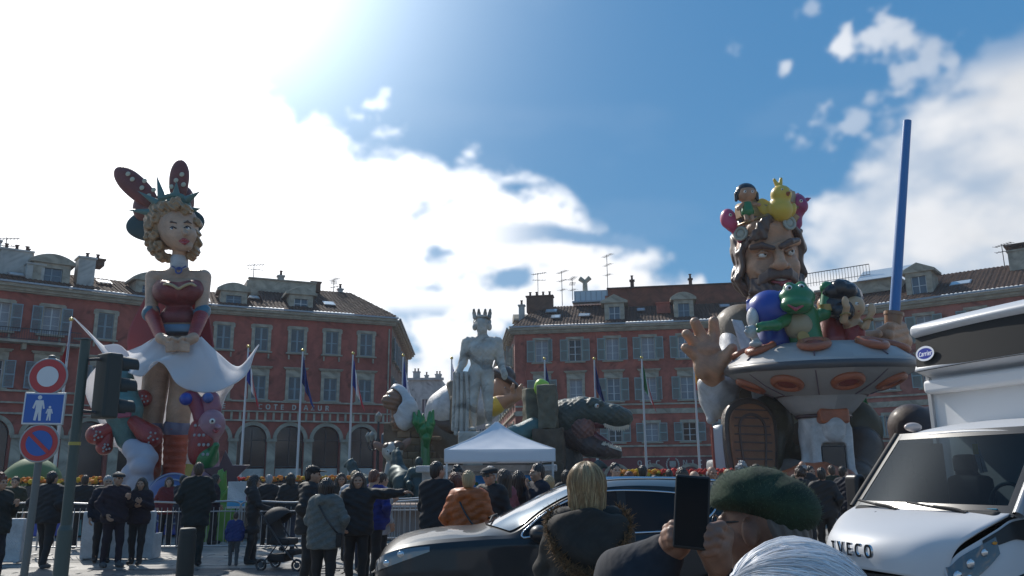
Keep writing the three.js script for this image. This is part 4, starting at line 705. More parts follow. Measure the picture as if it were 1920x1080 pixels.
{ // the giant bearded king
  const d = 33, base = [GX(1440, d), 0, -d], L = frame(d, base);
  const o = thing('carnival_figure', 'giant bearded king with long brown hair and raised hand, sitting behind the saucer float', 'carnival figure', base);
  const hand = [ell(L(1328, 672, 2.2), [0.58, 0.72, 0.28], 0.15, [0, 0, 0.1]), ell(L(1316, 690, 2.3), [0.3, 0.45, 0.25], 0.15), ell(L(1346, 686, 2.38), [0.3, 0.4, 0.26], 0.15), ell(L(1326, 655, 2.3), [0.5, 0.25, 0.24], 0.12),
    finger([L(1312, 674, 2.25), L(1297, 661, 2.3), L(1285, 652, 2.5)], 0.22, 0.17, 0.07), finger([L(1314, 656, 2.2), L(1300, 641, 2.2), L(1287, 626, 2.4)], 0.23, 0.18, 0.06), finger([L(1322, 648, 2.2), L(1313, 625, 2.15), L(1303, 604, 2.35)], 0.24, 0.19, 0.06), finger([L(1336, 648, 2.2), L(1339, 624, 2.15), L(1338, 602, 2.35)], 0.24, 0.19, 0.06), finger([L(1346, 685, 2.3), L(1361, 669, 2.5), L(1373, 653, 2.7)], 0.28, 0.19, 0.1),
    chain([L(1335, 690, 2.1), L(1338, 735, 1.4)], [0.42, 0.5], 0.2)];
  const fist = [ell(L(1672, 628, 1.5), [0.55, 0.42, 0.45], 0.12), finger([L(1690, 612, 1.6), L(1668, 613, 2.1), L(1650, 622, 1.9)], 0.2, 0.18, 0.05), finger([L(1694, 622, 1.6), L(1666, 628, 2.15), L(1652, 634, 1.9)], 0.2, 0.18, 0.05), finger([L(1694, 634, 1.6), L(1668, 642, 2.05), L(1654, 645, 1.8)], 0.2, 0.17, 0.05), finger([L(1690, 645, 1.5), L(1670, 653, 1.9), L(1658, 655, 1.7)], 0.18, 0.15, 0.05), finger([L(1640, 640, 1.6), L(1628, 630, 2.1), L(1646, 626, 2.3)], 0.22, 0.17, 0.08), chain([L(1690, 640, 1.2), L(1660, 700, 0), L(1560, 690, -0.8)], [0.4, 0.5, 0.5], 0.2)];
  const face = [
    ell(L(1438, 478, 0.2), [1.25, 1.55, 1.2], 0.1), ell(L(1450, 512, 0.85), [1.02, 0.95, 0.75], 0.3), ell(L(1455, 545, 0.9), [0.6, 0.4, 0.5], 0.3),
    ell(L(1420, 500, 1.0), [0.36, 0.34, 0.36], 0.25), ell(L(1486, 498, 1.15), [0.26, 0.32, 0.3], 0.25),
    cap(L(1459, 465, 1.5), L(1463, 495, 1.98), 0.17, 0.22, 0.18), ell(L(1463, 497, 2.02), [0.28, 0.2, 0.22], 0.1), ell(L(1450, 500, 1.8), [0.16, 0.13, 0.16], 0.08), ell(L(1476, 499, 1.85), [0.15, 0.13, 0.16], 0.08),
    cap(L(1412, 464, 1.18), L(1448, 463, 1.62), 0.19, 0.17, 0.16), cap(L(1466, 460, 1.68), L(1494, 453, 1.35), 0.17, 0.17, 0.16), ell(L(1440, 430, 0.9), [0.9, 0.5, 0.6], 0.3),
    cap(L(1420, 508, 1.3), L(1436, 520, 1.55), 0.1, 0.12, 0.12), ell(L(1430, 484, 1.42), [0.24, 0.05, 0.1], 0.06)];
  mesh(o, 'body', sdf([face, cap(L(1440, 540), L(1440, 600, -0.4), 0.8, 0.9, 0.3), hand, fist, sub(ell(L(1430, 477, 1.72), [0.24, 0.13, 0.2], 0.07)), sub(ell(L(1482, 472, 1.82), [0.22, 0.12, 0.2], 0.07)), sub(ell(L(1466, 524, 1.75), [0.34, 0.06, 0.3], 0.05))], 0.05), fSkin);
  eyeOn(o, L(1430, 477, 1.40), 0.17, [0.35, 0, 1], darkIris); eyeOn(o, L(1482, 472, 1.48), 0.16, [0.25, 0, 1], darkIris);
  mesh(o, 'eyelid', sdf([chain([L(1420, 477, 1.36), L(1429, 472, 1.56), L(1440, 475, 1.58)], [0.05, 0.07, 0.04], .03), chain([L(1473, 471, 1.66), L(1483, 466.5, 1.62), L(1491, 470, 1.42)], [0.05, 0.07, 0.04], .03)], 0.025), gloss(0.36, 0.19, 0.11, 0.5));
  const strands = (list, r, k) => list.map((pts) => chain(pts.map((p) => L(...p)), pts.map((_, i) => r * (1 - 0.55 * Math.abs(i / (pts.length - 1) - 0.35))), k));
  mesh(o, 'eyebrow', sdf(strands([[[1410, 464, 1.38], [1428, 460, 1.62], [1450, 465, 1.80]]], 0.15, 0.03), 0.035), fHair); mesh(o, 'eyebrow', sdf(strands([[[1465, 462, 1.84], [1482, 453, 1.75], [1496, 450, 1.45]]], 0.15, 0.03), 0.035), fHair);
  const R = RNG(21), mo = [], be = [], ha = [];
  for (let i = 0; i < 7; i++) { mo.push([[1462, 507 + i * 1.6, 1.86], [1444, 509 + i * 1.8, 1.78], [1428 - i * 0.3, 519 + i * 2.2, 1.5], [1424 - i * 0.5, 531 + i * 1.4, 1.25]]); mo.push([[1464, 507 + i * 1.6, 1.88], [1480, 508 + i * 1.6, 1.72], [1491, 516 + i * 2, 1.45], [1494, 527 + i * 1.5, 1.2]]); }
  mesh(o, 'moustache', sdf(strands(mo, 0.13, 0.04), 0.035), fHair);
  for (let i = 0; i < 26; i++) { const t = i / 25, X = 1412 + t * 84, z = 1.15 + 0.55 * Math.sin(t * 3.14); be.push([[X, 532 - 14 * Math.abs(t - 0.5) + R() * 3 + (Math.abs(t - .55) < .25 ? 6 : 0), z], [X + (R() - .5) * 4, 546, z], [X + (0.5 - t) * 16, 560 + R() * 8, z - 0.15], [X + (0.5 - t) * 34, 572 + R() * 8, z - 0.5]]); }
  mesh(o, 'beard', sdf([strands(be, 0.15, 0.05), ell(L(1454, 552, 0.9), [1.05, 0.45, 0.65], 0.1), cap(L(1404, 520, 0.55), L(1418, 550, 0.9), 0.25, 0.3, 0.1), cap(L(1498, 520, 0.6), L(1492, 550, 0.9), 0.2, 0.3, 0.1)], 0.045, (x, y, z) => 0.022 * Math.sin(x * 24 + y * 3 + Math.sin(y * 5) * 1.5)), fHair);
  mesh(o, 'lower_lip', sdf([chain([L(1448, 528, 1.62), L(1465, 532, 1.74), L(1482, 526, 1.62)], [0.06, 0.1, 0.06], 0.03)], 0.03), fLip); mesh(o, 'teeth', sdf([chain([L(1452, 523, 1.55), L(1466, 525, 1.66), L(1479, 521, 1.55)], [0.06, 0.07, 0.06], .03)], 0.03), fEye);
  // hair: wavy locks from the parting down both sides
  for (let i = 0; i < 22; i++) { const t = i / 21, z = 0.9 - t * 1.5; ha.push([[1450 - t * 20, 416 + t * 6, 1.0 - t * 0.6], [1424 - t * 18, 424 + R() * 6, z + 0.3], [1402 - t * 12 + R() * 4, 446 + R() * 8, z], [1386 - t * 6 + R() * 6, 470 + R() * 8, z - 0.1], [1394 - t * 8, 496 + R() * 8, z - 0.1], [1380 - t * 4 + R() * 6, 520 + R() * 8, z - 0.2], [1398 - t * 6 + R() * 6, 545 + R() * 8, z - 0.3]]); }
  for (let i = 0; i < 10; i++) { const t = i / 9, z = 0.6 - t * 1.4; ha.push([[1448 + t * 10, 414 + t * 4, 1.1 - t * 0.8], [1474 + t * 6, 412 + R() * 4, z + 0.5], [1494 + R() * 3, 434 + R() * 6, z + .2], [1501 + R() * 4, 462 + R() * 6, z], [1497 + R() * 3, 486 + R() * 6, z - 0.1], [1504 + R() * 4, 512 + R() * 6, z - 0.2], [1496 + R() * 3, 532, z - 0.3]]); }
  for (let i = 0; i < 5; i++) ha.push([[1452, 406 + i * 2, 1.2], [1440 - i * 3, 412 + i * 2, 1.5], [1434 - i * 4, 428 + i * 2, 1.55], [1436 - i * 7, 444 + i, 1.5]]);
  mesh(o, 'hair', sdf([strands(ha, 0.17, 0.045), ell(L(1436, 462, -0.5), [1.5, 1.75, 1.1], 0.1), ell(L(1436, 520, -0.7), [1.45, 1.0, 0.8], 0.1)], 0.05, (x, y, z) => 0.028 * Math.sin(x * 17 + y * 4 + Math.sin(y * 2.2) * 2.4 + z * 8)), gloss(0.10, 0.055, 0.036, 0.4));
  // crown
  const cr = mesh(o, 'crown', mg([xf(lathe([[1.18, 0], [1.28, 0.02], [1.36, 0.5], [1.30, 0.52], [1.2, 0.1], [1.18, 0]], 40), ...L(1434, 421, 0.1), 0.14, 0, -0.28), xf(new THREE.TorusGeometry(1.28, 0.09, 10, 48), ...L(1434, 421, 0.1), Math.PI / 2 + 0.14, 0.28, 0), xf(new THREE.TorusGeometry(1.36, 0.07, 10, 48), ...L(1437, 409, 0.15), Math.PI / 2 + 0.14, 0.28, 0)]), gloss(0.30, 0.20, 0.08, 0.35, { metalness: 0.3 }));
  for (let i = 0; i < 9; i++) { const a = -0.4 + i * 0.49; mesh(cr, 'crown_point', mg([xf(ext(poly([[-0.26, 0], [0.26, 0], [0.12, 0.5], [-0.12, 0.5]]), 0.1, 0, 0.02), ...addV(L(1436, 408, 0.1), [Math.sin(a * 1.3 - 0.7) * 1.3, 0.12 + Math.sin(a * 1.3 - .7) * .3, Math.cos(a * 1.3 - 0.7) * 1.2]), 0, a * 1.3 - 0.7, 0)]), gloss(0.3, 0.21, 0.1, 0.35, { metalness: 0.3 })); }
  for (const [X, Y, z] of [[1389, 438, 0.9], [1480, 418, 1.4]]) mesh(cr, 'crown_medallion', mg([xf(new THREE.TorusGeometry(0.24, 0.07, 10, 24), ...L(X, Y, z), 0, X < 1400 ? -0.6 : 0.3), xf(sp(0.18, 0, 0, 0, 1, 1, 0.4), ...L(X, Y, z), 0, X < 1400 ? -0.6 : 0.3)]), gloss(0.35, 0.36, 0.3, 0.3));
  // clothes
  mesh(o, 'tunic', sdf([cap(L(1390, 622, -0.6), L(1520, 622, -0.6), 1.15, 1.15, 0.5), cap(L(1405, 700, -0.3), L(1500, 700, -0.3), 1.3, 1.3, 0.6), cap(L(1420, 800, 0), L(1490, 800, 0), 1.2, 1.3, 0.6), cap(L(1388, 615, -0.3), L(1372, 690, 0.3), 0.65, 0.6, 0.3)], 0.07), fTan);
  mesh(o, 'sleeve', sdf([chain([L(1372, 690, 0.6), L(1345, 740, 1.3), L(1336, 722, 1.6)], [0.7, 0.72, 0.55], 0.2), cap(L(1340, 760, 1.3), L(1335, 785, 1.3), 0.5, 0.2, 0.3), cap(L(1378, 640, -0.1), L(1368, 690, 0.5), 0.62, 0.68, 0.2)], 0.05, (x, y, z) => 0.05 * Math.sin(x * 7 + y * 2) * Math.sin(y * 3 + z)), fWhite);
  mesh(o, 'sash', sheet([[L(1372, 600, 0.75), L(1392, 603, 0.95)], [L(1384, 640, 1.1), L(1408, 640, 1.3)], [L(1402, 700, 1.5), L(1424, 700, 1.6)], [L(1412, 755, 1.55), L(1434, 755, 1.6)]], 6, 24, 0.08), fWhite);
  mesh(o, 'belt', mg([xf(rb(4.2, 0.55, 0.4, 0.1), ...L(1470, 768, 1.3))]), fBrown);
  { const b = mesh(o, 'buckle', mg([xf(ext(poly([[-0.65, -0.32], [-0.4, -0.5], [0.4, -0.5], [0.65, -0.32], [0.65, 0.32], [0.4, 0.5], [-0.4, 0.5], [-0.65, 0.32]]), 0.15, 0, 0.03), ...L(1467, 768, 1.55))]), gloss(0.40, 0.37, 0.26, 0.4)); mesh(b, 'buckle_disc', mg([xf(cy(0.34, 0.34, 0.08, 0, 0, 0, 30, Math.PI / 2), ...L(1467, 768, 1.75)), xf(new THREE.TorusGeometry(0.38, 0.03, 8, 30), ...L(1467, 768, 1.74))]), fBlack); }
  mesh(o, 'trouser_leg', sdf([chain([L(1440, 830, 0.4), L(1440, 790, 2.0), L(1425, 860, 2.6)], [0.9, 0.85, 0.75], 0.3), chain([L(1500, 830, 0.2), L(1600, 800, 0.8), L(1610, 880, 1.2)], [0.9, 0.95, 0.85], 0.3)], 0.07, (x, y) => 0.04 * Math.sin(x * 5 + y * 3)), gloss(0.10, 0.08, 0.03, 0.6, { map: T.cloth }));
  // the boot sole turned to us
  const sole = new THREE.Shape(); sole.moveTo(-0.62, -1.9); sole.bezierCurveTo(-0.76, -0.8, -0.92, 0.2, -0.84, 1.0); sole.bezierCurveTo(-0.72, 1.9, 0.72, 1.9, 0.84, 1.0); sole.bezierCurveTo(0.92, 0.2, 0.76, -0.8, 0.64, -1.9); sole.closePath();
  const bt = mesh(o, 'boot', mg([xf(ext(sole, 0.5, -0.5, 0.12, 20), ...L(1411, 838, 3.3), -0.1, 0.05, -0.03)]), fBrown);
  const inner = new THREE.Shape(sole.getPoints(20).map((p) => p.clone().multiplyScalar(0.9))), ring = new THREE.Shape(sole.getPoints(20).map((p) => new THREE.Vector2(p.x * 0.58, p.y * 0.62 + 0.15))); ring.holes.push(new THREE.Path(sole.getPoints(20).map((p) => new THREE.Vector2(p.x * 0.5, p.y * 0.56 + 0.15))));
  mesh(bt, 'sole', mg([xf(ext(inner, 0.1, 0, 0.03, 20), ...L(1411, 838, 3.3), -0.1, 0.05, -0.03)]), gloss(0.26, 0.10, 0.035, 0.5, { map: T.paint }));
  mesh(bt, 'tread', mg([xf(ext(ring, 0.06, 0.1, 0, 20), ...L(1411, 838, 3.3), -0.1, 0.05, -0.03), ...Array.from({ length: 11 }, (_, i) => xf(bx(1.36 - Math.abs(i - 6) * 0.04, 0.05, 0.06, 0, -1.6 + i * 0.29, 0.11), ...L(1411, 838, 3.3), -0.1, 0.05, -0.03))]), gloss(0.06, 0.025, 0.014, 0.5));
  mesh(o, 'boot', sdf([cap(L(1610, 840, 1.4), L(1600, 890, 1.8), 0.9, 0.8, 0.2), ell(L(1590, 890, 2.4), [0.9, 0.6, 1.0], 0.2)], 0.07), fBrown);
  mesh(o, 'coat_tail', sdf([cap(L(1710, 800, 0), L(1740, 830, 0), 0.9, 1.1, 0.3), ell(L(1745, 790, -0.3), [0.75, 0.6, 0.8], 0.3), cap(L(1725, 830, 0), [L(1725, 830)[0], 0.6, 0], 1.0, 1.3, 0.3)], 0.08), gloss(0.06, 0.022, 0.014, 0.6, { map: T.cloth }));
  mesh(o, 'seat_block', mg([rb(6.2, 2.2, 4, 0.2, 1.4, 1.1, -1.2)]), fGrey);
  const po = thing('blue_pole', 'long blue tube with brown grip held upright in the fist of the giant king', 'pole', L(1672, 640, 1.75).map((v, i) => v + base[i]));
  const q = (X, Y) => { const a = L(X, Y, 1.75), b = L(1672, 640, 1.75); return a.map((v, i) => v - b[i]); };
  mesh(po, 'tube', mg([bar(q(1677, 588), q(1701, 227), 0.20, 0.165, 24)]), gloss(0.02, 0.15, 0.40, 0.45)); mesh(po, 'grip', mg([bar(q(1671, 655), q(1675, 605), 0.24, 0.24, 20)]), fBlack);
  mesh(po, 'collar', mg([bar(q(1674, 612), q(1675.5, 590), 0.3, 0.34, 24), bar(q(1675.5, 592), q(1676, 586), 0.37, 0.37, 24)]), gloss(0.26, 0.12, 0.05, 0.35));
}
{ // little figures on the crown
  const d = 32.6;
  const doll = (label, X, Y, s, hairM, skinM, dressM, face) => {
    const c = P(X, Y, d - (face || 0)), o = thing('crown_figurine', label, 'figurine', c.toArray(), 0);
    mesh(o, 'body', sdf([ell([0, 0.9 * s, 0], [0.45 * s, 0.42 * s, 0.42 * s]), cap([0, 0.6 * s, 0], [0, 0.1 * s, 0], 0.16 * s, 0.24 * s, 0.1), cap([-0.2 * s, 0.4 * s, 0], [-0.5 * s, 0.1 * s, 0.2 * s], 0.1 * s, 0.09 * s), cap([0.2 * s, 0.4 * s, 0], [0.5 * s, 0.3 * s, 0.2 * s], 0.1 * s, 0.09 * s), cap([-0.1 * s, 0, 0], [-0.12 * s, -0.4 * s, 0.15 * s], 0.12 * s, 0.1 * s), cap([0.1 * s, 0, 0], [0.14 * s, -0.4 * s, 0.15 * s], 0.12 * s, 0.1 * s)], 0.03), skinM);
    if (hairM) mesh(o, 'hair', sdf([ell([0, 0.98 * s, -0.06 * s], [0.5 * s, 0.47 * s, 0.46 * s]), sub(rbox([0, 0.75 * s, 0.5 * s], [0.33 * s, 0.33 * s, 0.4 * s], 0.1 * s)), cap([-0.46 * s, 0.9 * s, 0], [-0.5 * s, 0.6 * s, 0], 0.12 * s, 0.08 * s), cap([0.46 * s, 0.9 * s, 0], [0.5 * s, 0.6 * s, 0], 0.12 * s, 0.08 * s)], 0.03), hairM);
    mesh(o, 'dress', sdf([cap([0, 0.45 * s, 0], [0, 0.05 * s, 0], 0.2 * s, 0.3 * s)], 0.03), dressM);
    for (const e of [-1, 1]) eyeOn(o, [e * 0.17 * s, 0.88 * s, 0.38 * s], 0.07 * s, [0, 0, 1], darkIris);
    return o;
  };
  doll('dark-haired doll figurine sitting on the front of the crown', 1402, 398, 0.85, fBlack, fSkin, fGreen, 1.4);
  { const c = P(1462, 394, d - 1), o = thing('crown_figurine', 'plump yellow chick figurine on top of the crown', 'figurine', c.toArray()); // a plain round chick
    mesh(o, 'body', sdf([ell([0, 0, 0], [0.52, 0.5, 0.5]), ell([0.08, 0.62, 0.08], [0.42, 0.4, 0.4], 0.15), ell([-0.55, 0.15, -0.1], [0.28, 0.42, 0.12], 0.1, [0, 0, 0.5]), ell([0.5, 0.0, 0], [0.16, 0.3, 0.25], 0.05, [0, 0, -0.3]), cap([0, 1, 0], [-0.12, 1.3, 0], 0.1, 0.06), cap([0.1, 1, 0], [0.16, 1.34, 0], 0.1, 0.06)], 0.03), fYellow);
    mesh(o, 'beak', xf(new THREE.ConeGeometry(0.13, 0.3, 12), 0.24, 0.55, 0.5, Math.PI / 2, 0, -0.2), fOrange); eyeOn(o, [0.02, 0.72, 0.42], 0.06, [0, 0, 1], darkIris); eyeOn(o, [0.36, 0.7, 0.36], 0.06, [0.4, 0, 1], darkIris); }
  for (const [X, Y, s, lab, m] of [[1365, 410, 0.5, 'dark pink round bud figurine at the left of the crown', fPink], [1495, 385, 0.55, 'dark pink snail-like figurine at the right of the crown', gloss(0.32, 0.03, 0.12, 0.4)]]) {
    const c = P(X, Y, d - 0.3), o = thing('crown_figurine', lab, 'figurine', c.toArray());
    mesh(o, 'body', sdf(s > 0.5 ? [ell([0, 0, 0], [0.38, 0.5, 0.4]), ell([0.12, -0.1, 0.2], [0.24, 0.3, 0.24]), chain([[0.2, 0.1, 0.1], [0.4, 0.22, 0.1], [0.55, 0.28, 0.1]], [0.1, 0.07, 0.02]), chain([[-0.05, -0.3, 0], [-0.1, -0.8, 0], [-0.2, -1.2, 0]], [0.25, 0.2, 0.12], 0.1)] : [ell([0, 0, 0], [0.32, 0.42, 0.34]), ell([0.1, -0.28, 0.1], [0.25, 0.25, 0.25], 0.1), chain([[0.1, -0.4, 0], [0.35, -0.7, 0], [0.45, -0.95, 0]], [0.14, 0.12, 0.12], 0.1)], 0.03), m);
    eyeOn(o, [0.02, 0.05, s > .5 ? 0.38 : 0.3], 0.08, [0, 0, 1], darkIris);
  }
}
{ // saucer on its stem
  const d = 29, base = [GX(1535, d), 0, -d], L = frame(d, base), yR = L(1535, 690)[1];
  const o = thing('saucer_float', 'grey flying-saucer bowl with orange rings on a white pedestal, in front of the giant king', 'float', base);
  const pr = [[0, 0.86], [1.9, 0.80], [2.6, 0.58], [3.12, 0.2], [3.2, 0.06], [3.2, -0.14], [3.1, -0.2], [2.4, -0.62], [1.55, -0.98], [1.5, -1.0], [1.45, -1.1], [1.1, -1.5], [0.86, -1.72], [0, -1.72]];
  const cx = L(1535, 690)[0];
  const TM = new THREE.Matrix4().compose(V(cx, yR, 0), new THREE.Quaternion().setFromEuler(new THREE.Euler(0.06, 0, 0.012)), V(1, 1, 1));
  mesh(o, 'saucer', xf(lathe(pr.slice().reverse(), 72), cx, yR, 0, 0.06, 0, 0.012), gloss(0.40, 0.385, 0.37, 0.55, { map: T.paint }));
  mesh(o, 'rim', xf(lathe([[3.16, -0.18], [3.24, -0.16], [3.27, -0.04], [3.24, 0.08], [3.14, 0.1]], 72), cx, yR, 0, 0.06, 0, 0.012), gloss(0.05, 0.05, 0.055, 0.4));
  mesh(o, 'neck_ring', mg([xf(new THREE.TorusGeometry(1.5, 0.05, 8, 60), cx, yR - 1.0, 0, Math.PI / 2), xf(new THREE.TorusGeometry(0.88, 0.07, 8, 50), cx, yR - 1.72, 0, Math.PI / 2)]), gloss(0.06, 0.03, 0.03, 0.4));
  const seams = []; for (let i = 0; i < 8; i++) { const a = i * 0.785 + 0.39; seams.push(tube([[1.95, 0.82], [2.6, 0.6], [3.1, 0.24]].map(([r, y]) => V(Math.cos(a) * r, y, Math.sin(a) * r).applyMatrix4(TM).toArray()), 0.025, 10, 5), tube([[3.05, -0.22], [2.4, -0.63], [1.6, -0.98]].map(([r, y]) => V(Math.cos(a) * r, y, Math.sin(a) * r).applyMatrix4(TM).toArray()), 0.022, 10, 5)); }
  mesh(o, 'seams', mg(seams), gloss(0.14, 0.1, 0.13, 0.5));
  for (let i = 0; i < 8; i++) { // portholes below the rim and above it
    const a = i * 0.785; for (const up of [0, 1]) { const aa = a + (up ? 0.39 : 0) , r = up ? 2.5 : 2.45, y = up ? 0.66 : -0.58, nx = up ? 0.9 : -2.1;
      const t = new THREE.TorusGeometry(0.42, 0.13, 12, 32), m = new THREE.Matrix4().lookAt(V(0, 0, 0), V(-Math.cos(aa) * (up ? 0.35 : 0.42), up ? -1 : 1, -Math.sin(aa) * (up ? 0.35 : 0.42)), V(0, 0, 1));
      t.applyMatrix4(m); const h = mesh(o, 'porthole', t.translate(Math.cos(aa) * r, y, Math.sin(aa) * r).applyMatrix4(TM), fOrange);
      const c = sp(0.36, 0, 0, 0, 1, 1, 0.3); c.applyMatrix4(m); mesh(h, 'porthole_cover', c.translate(Math.cos(aa) * r, y, Math.sin(aa) * r).applyMatrix4(TM), fOrangeDeep); }
  }
  const foot = L(1535, 915)[1];
  const stem = sdf([cap([cx, yR - 1.7, 0], [cx, yR - 2.4, 0], 0.84, 0.84, 0.15), rbox([cx, (yR - 2.4 + foot) / 2 + 0.1, 0.05], [0.72, (yR - 2.4 - foot) / 2 + 0.3, 0.7], 0.2, 0.2), chain([[cx - 0.6, yR - 2.4, 0], [cx - 0.68, yR - 3.2, 0.1], [cx - 1.15, foot + 0.1, 0.3]], [0.22, 0.2, 0.24], 0.12), chain([[cx + 0.6, yR - 2.4, 0], [cx + 0.62, yR - 3.2, 0.1], [cx + 0.75, foot + 0.1, 0.3]], [0.22, 0.2, 0.22], 0.12), sub(rbox([cx, foot + 0.95, 0.8], [0.42, 0.55, 0.4], 0.15, 0.08))], 0.05);
  mesh(o, 'stem', stem, fWhite); mesh(o, 'stem_block', mg(rb(1.02, 0.52, 0.5, 0.12, cx + 0.02, L(0, 797)[1], 0.82, 0, 0, 0, 3)), fOrange);
  mesh(o, 'stem_dome', sdf([cap([cx + 0.02, L(0, 815)[1], 0.75], [cx + 0.02, L(0, 826)[1], 0.75], 0.42, 0.38)], 0.05), fWhite); mesh(o, 'stem_arch', mg(rb(0.8, 0.9, 0.1, 0.04, cx, foot + 0.95, 0.62)), fBlack);
  mesh(o, 'base_ring', sdf([chain([L(1450, 932, 0.8), L(1470, 905, 1.0), L(1510, 889, 1.2), L(1545, 888, 1.2), L(1585, 900, 1.0), L(1610, 930, 0.8)], 0.36, 0.1)], 0.06), fOrange);
  mesh(o, 'plinth', mg([rb(4.6, 1.3, 3, 0.15, cx, 0.65, -0.2)]), fGrey);
  const wall = thing('float_panel', 'tall pale grey curved panel with orange edge, left of the giant boot sole', 'panel', [0, 0, 0]);
  const q = (X, Y, dz) => P(X, Y, 31 - dz).toArray();
  mesh(wall, 'panel', sheet([[q(1342, 800, 0.6), q(1360, 796, 0.9), q(1382, 800, 0.7)], [q(1346, 860, 0.6), q(1366, 860, 0.9), q(1394, 860, 0.7)], [q(1358, 960, 0.6), q(1378, 960, 0.9), q(1404, 960, 0.7)]], 16, 12, 0.2), gloss(0.42, 0.42, 0.43, 0.45));
  mesh(wall, 'edge', mg([tube([q(1338, 800, 0.65), q(1342, 860, 0.65), q(1355, 960, 0.65)], 0.12, 20, 8)]), fOrangeDeep);
  // figurines in the bowl: plain stand-ins
  const q2 = frame(d, [0, 0, 0]);
  const fig = (label, X, Y) => { const p = P(X, Y, d - 0.6); const g = thing('bowl_figurine', label, 'figurine', p.toArray()); return [g, (a, b, z = 0) => P(a, b, d - 0.6 - z).sub(p).toArray()]; };
  { const [g, l] = fig('blue hooded figurine with a pale glove at the left of the saucer bowl', 1445, 645);
    mesh(g, 'body', sdf([cap(l(1448, 590, 0), l(1448, 640, 0), 0.4, 0.5, 0.2)], 0.035), fSkin);
    mesh(g, 'hood', sdf([ell(l(1445, 582, 0.1), [0.78, 0.72, 0.7]), cap(l(1470, 570, -0.3), l(1490, 600, -0.3), 0.5, 0.35, 0.2), cap(l(1410, 575), l(1404, 566), 0.22, 0.1, 0.1)], 0.04), fBlue);
    mesh(g, 'coat', sdf([cap(l(1450, 615, 0), l(1450, 642, 0), 0.5, 0.6, 0.2)], 0.04), gloss(0.012, 0.03, 0.2, 0.35)); mesh(g, 'scarf', sdf([ell(l(1411, 597, 0.4), [0.2, 0.38, 0.25])], 0.035), fWhite);
    mesh(g, 'glove', sdf([ell(l(1409, 622, 0.7), [0.2, 0.24, 0.16]), finger([l(1404, 622, .7), l(1400, 614, .8)], 0.08, 0.06), finger([l(1404, 628, .7), l(1398, 622, .8)], 0.08, 0.06), cap(l(1414, 630, .6), l(1420, 645, .6), 0.12, 0.14), ell(l(1417, 645, .7), [0.22, 0.12, 0.2])], 0.03), fWhite); }
  { const [g, l] = fig('green grinning frog figurine leaning over the saucer rim', 1500, 640);
    mesh(g, 'body', sdf([ell(l(1494, 558, 0.7), [0.62, 0.42, 0.5]), ell(l(1494, 572, 0.95), [0.56, 0.3, 0.42], 0.15), ell(l(1480, 540, 0.8), [0.2, 0.2, 0.2], 0.1), ell(l(1502, 538, 0.8), [0.2, 0.2, 0.2], 0.1), cap(l(1505, 590, 0.2), l(1508, 635, 0.2), 0.5, 0.62, 0.2), chain([l(1478, 598, 0.5), l(1455, 610, 1.0), l(1430, 612, 1.3)], [0.22, 0.18, 0.16], 0.1), finger([l(1430, 612, 1.3), l(1421, 610, 1.4)], 0.13, 0.08), finger([l(1430, 612, 1.3), l(1422, 620, 1.4)], 0.13, 0.08), chain([l(1530, 595, 0.2), l(1546, 588, 0.3), l(1552, 545, 0.2)], [0.22, 0.2, 0.2], 0.1), ell(l(1551, 540, 0.3), [0.26, 0.24, 0.2], 0.05)], 0.035), fGreen);
    mesh(g, 'belly', sdf([ell(l(1498, 612, 0.5), [0.5, 0.5, 0.4])], 0.04), gloss(0.36, 0.28, 0.16, 0.45));
    mesh(g, 'mouth', sdf([chain([l(1478, 572, 1.3), l(1492, 580, 1.42), l(1512, 570, 1.25)], [0.03, 0.06, 0.03], .03)], 0.025), fLip);
    eyeOn(g, l(1479, 541, 0.94), 0.13, [-0.1, 0, 1], darkIris); eyeOn(g, l(1502, 539, 0.94), 0.13, [-0.1, 0, 1], darkIris);
    mesh(g, 'wristband', mg([xf(cy(0.24, 0.24, 0.22, 0, 0, 0, 18), ...l(1548, 578, 0.28))]), gloss(0.4, 0.25, 0.05, 0.4)); mesh(g, 'button', mg([xf(cy(0.2, 0.2, 0.1, 0, 0, 0, 20, 1.3), ...l(1506, 632, 0.9))]), gloss(0.42, 0.25, 0.05, 0.35)); }
  { const [g, l] = fig('black-haired dancer figurine in a red dress with raised hands, right in the bowl', 1590, 640);
    mesh(g, 'body', sdf([ell(l(1600, 575, 0.3), [0.38, 0.42, 0.4]), cap(l(1602, 590, 0.2), l(1602, 608, 0.1), 0.14, 0.2, 0.1), cap(l(1598, 612, 0.1), l(1600, 636, 0.1), 0.32, 0.3, 0.15), chain([l(1590, 608, 0.2), l(1582, 600, 0.7), l(1588, 575, 1.0)], [0.13, 0.12, 0.11], 0.08), ell(l(1585, 567, 1.02), [0.12, 0.22, 0.1], 0.05), chain([l(1612, 608, 0.2), l(1622, 612, 0.7), l(1632, 590, 0.9)], [0.13, 0.12, 0.1], 0.08), ell(l(1635, 580, 0.95), [0.13, 0.22, 0.1], 0.05)], 0.03), gloss(0.5, 0.32, 0.18, 0.4));
    const cu = []; const R = RNG(4); for (let i = 0; i < 22; i++) { const a = R() * 6.28; cu.push(ell(l(1574 + Math.cos(a) * 24 + 3, 562 + Math.sin(a) * 22, R() * 0.5), [0.24 + R() * .12, 0.24 + R() * .1, 0.26], 0.03)); } cu.push(ell(l(1578, 560, 0), [0.72, 0.62, 0.5], 0.1));
    mesh(g, 'hair', sdf(cu, 0.035), fBlack); mesh(g, 'dress', sdf([ell(l(1611, 622, 0.35), [0.2, 0.25, 0.2]), cap(l(1600, 624, 0.1), l(1602, 642, 0.1), 0.36, 0.42, 0.1)], 0.035), fRed);
